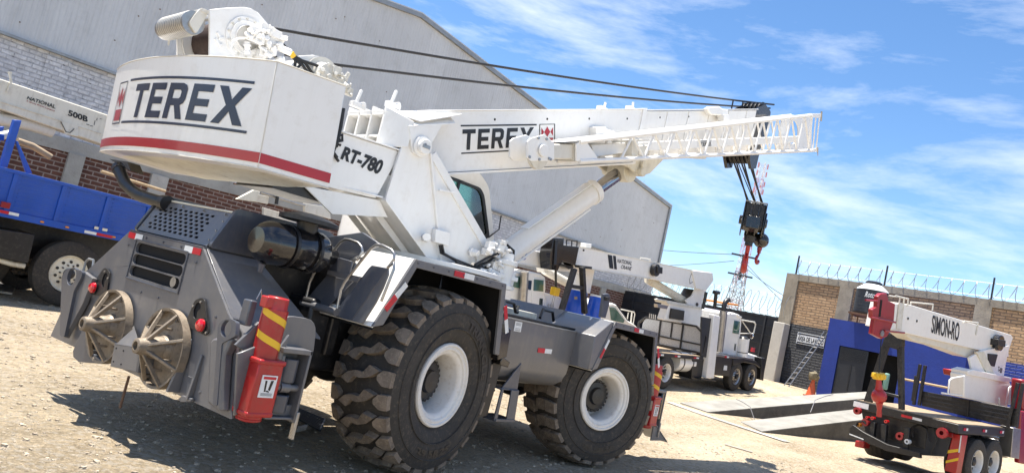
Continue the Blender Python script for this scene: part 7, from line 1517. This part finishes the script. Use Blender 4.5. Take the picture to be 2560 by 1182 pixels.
# wheels
for p, y_ in (((778, 1118), -1.27), ((882, 1100), -1.27)): w_ = Q.S(p, y_); truck_wheel(Q.root, (w_.x+.15, y_, .53), -1, .53, .55, 'rim', True)
wx_ = [Q.S(p, -1.27).x+.15 for p in ((778, 1118), (882, 1100))]
for x in wx_: truck_wheel(Q.root, (x, 1.27, .53), 1, .53, .55, 'rim', True)
Q.sp('air_tank', [(925, 985), (950, 965), (1000, 990), (1005, 1060), (980, 1092), (940, 1085)], -1.0, .5, 'gloss', bev=.05)
Q.sp('cab_step', [(1015, 905), (1062, 912), (1050, 1095), (998, 1085)], -1.27, .3, 'steel'); Q.sp('red_locker', [(1062, 800), (1200, 820), (1200, 1150), (1048, 1120)], -1.2, .12, 'dred', bev=.03); Q.sp('cab', [(1078, 610), (1300, 640), (1300, 830), (1070, 800)], -1.1, .3, 'dred', bev=.05)
# pedestal, rails, seat
ped = Q.sp('pedestal', [(715, 578), (760, 560), (985, 605), (1000, 640), (978, 778), (710, 722)], -.45, .35, 'white', bev=.03); Q.sp('pedestal_cap', [(735, 560), (770, 548), (1000, 598), (1010, 620), (960, 625), (735, 578)], -.5, .4, 'white', ped)
for pts in (((612, 695), (622, 612), (640, 600), (712, 588)), ((968, 758), (985, 660), (1000, 650), (1035, 655)), ((575, 690), (700, 710)), ((925, 720), (930, 770), (975, 775))): Q.st('guard_rail', pts, -.55, .022, 'white')
Q.sp('seat_guard', [(655, 590), (712, 600), (708, 716), (636, 702)], -.1, .04, 'mesh'); Q.sp('seat_guard', [(1000, 650), (1060, 655), (1050, 770), (975, 760)], -.1, .04, 'mesh'); Q.sp('red_box', [(650, 552), (700, 556), (704, 585), (655, 590)], .2, .3, 'red', bev=.03)
# turret and boom
Q.sp('turret', [(820, 432), (988, 400), (955, 590), (885, 592), (760, 545), (745, 476)], -.34, .06, 'white', bev=.01); Q.sp('turret', [(820, 432), (988, 400), (955, 590), (885, 592), (760, 545), (745, 476)], .30, .06, 'white', bev=.01); Q.sp('turret_link', [(862, 450), (920, 455), (900, 530), (865, 520)], -.37, .2, 'black'); Q.sp('turret_arm', [(790, 440), (835, 436), (905, 585), (860, 585)], -.38, .08, 'cream')
RB = Q.sp('boom', [(286, 142), (372, 148), (420, 162), (1000, 335), (1012, 352), (985, 432), (985, 470), (250, 300)], -.28, .56, 'white', bev=.012)
Q.sp('boom_belly', [(330, 318), (500, 345), (800, 425), (820, 435), (760, 470), (735, 475), (560, 410), (400, 370)], -.20, .40, 'white2', bev=.02)
Q.sp('boom_collar', [(318, 140), (345, 143), (330, 305), (300, 300)], -.31, .62, 'white2', RB); Q.sq('lettering', font('SIMON-RO', .018, 0, 1.0), [(510, 322), (678, 376), (688, 262), (520, 212)], -.288, 'inkblack', RB)
Q.sq('model_lettering', font('T-420', .03), [(918, 560), (943, 570), (948, 540), (923, 526)], -.345, 'inkblack')
for p in ((368, 235), (422, 250)): c = Q.S(p, -.285); MB().cyl(c, c+Vector((0, -.006, 0)), .03, n=16).build('boom_hole', 'void', RB)
c = Q.S((905, 380), -.29); rl_ = MB().cyl(c, c+Vector((0, -.14, 0)), .21, n=28).build('hose_reel', 'gloss', RB, .02); Q.sp('reel_motor', [(925, 362), (968, 370), (965, 410), (922, 402)], -.48, .2, 'black', rl_)
for pts in (((385, 150), (385, 135), (522, 148), (518, 185)), ((710, 262), (712, 250), (798, 262), (785, 335)), ((290, 95), (370, 115), (365, 160)), ((250, 95), (318, 105), (300, 270)), ((318, 105), (345, 112), (325, 280))): Q.st('rope_guide_rail', pts, -.30, .018, 'white2', RB)
hd = Q.sp('boom_head', [(205, 82), (238, 80), (250, 128), (290, 145), (282, 248), (255, 320), (240, 345), (205, 360), (150, 330), (165, 240), (148, 230), (150, 180), (180, 165), (185, 100)], -.30, .10, 'dred', bev=.012)
Q.sp('boom_head', [(205, 82), (238, 80), (250, 128), (290, 145), (282, 248), (255, 320), (240, 345), (205, 360), (150, 330), (165, 240), (148, 230), (150, 180), (180, 165), (185, 100)], -.06, .09, 'dred', bev=.012)
Q.sp('head_core', [(215, 110), (250, 130), (270, 160), (262, 300), (215, 330), (180, 300), (190, 180)], -.2, .14, 'dred', bev=.02); c = Q.S((207, 325), -.31); MB().cyl(c+Vector((0, -.02, 0)), c+Vector((0, .12, 0)), .07, n=20).build('head_sheave', 'steel', hd)
c = Q.S((215, 130), -.16); MB().cyl(c, c+Vector((0, .08, 0)), .17, n=28).build('head_sheave', 'black', hd)
for pts in (((108, 122), (180, 128)), ((140, 228), (290, 258)), ((225, 310), (345, 322))): Q.st('head_pin', pts, -.34, .022, 'dred', hd)
Q.sp('head_slot', [(200, 120), (212, 122), (200, 225), (188, 222)], -.305, .01, 'void', hd, 0)
# red hook ball with yellow weight
TP = Q.fr.M @ Q.S((205, 330), -.1); Dt = (TP-CAMP).dot(_f); BC = PD(*zR(190, 710), Dt)
rb_ = empty('red_hook_ball', Matrix.Translation(BC), 'bright red overhaul ball hanging in front of the black boom rest, yellow block above it', 'hook')
k = Dt/CAMF/2.452
MB().sphere((0, 0, 0), 45*k, 28).build('ball', 'red', rb_); v_ = lambda a, b: PD(*zR(a, b), Dt)-BC
s_ = MB(); s_.tube([v_(190, 670), v_(190, 650), v_(188, 600)], [.09, .07, .05], 12); s_.tube([v_(192, 750), v_(192, 790), v_(190, 835)], [.08, .05, .06], 12); s_.build('swivel', 'red', rb_)
y_ = MB(); y_.cyl(v_(188, 605), v_(189, 568), .14, .13, 8); 
for i in range(8): a = i*math.pi/4; cc = v_(188, 586); y_.cyl(cc+Vector((.11*math.cos(a), .11*math.sin(a), -.05)), cc+Vector((.11*math.cos(a), .11*math.sin(a), .05)), .05, n=8)
y_.build('yellow_weight', 'yellow', rb_, .01); MB().tube([v_(189, 570), (Q.fr.M @ Q.S((205, 340), 0))-BC], .012, 6).build('rope', 'rope', rb_)
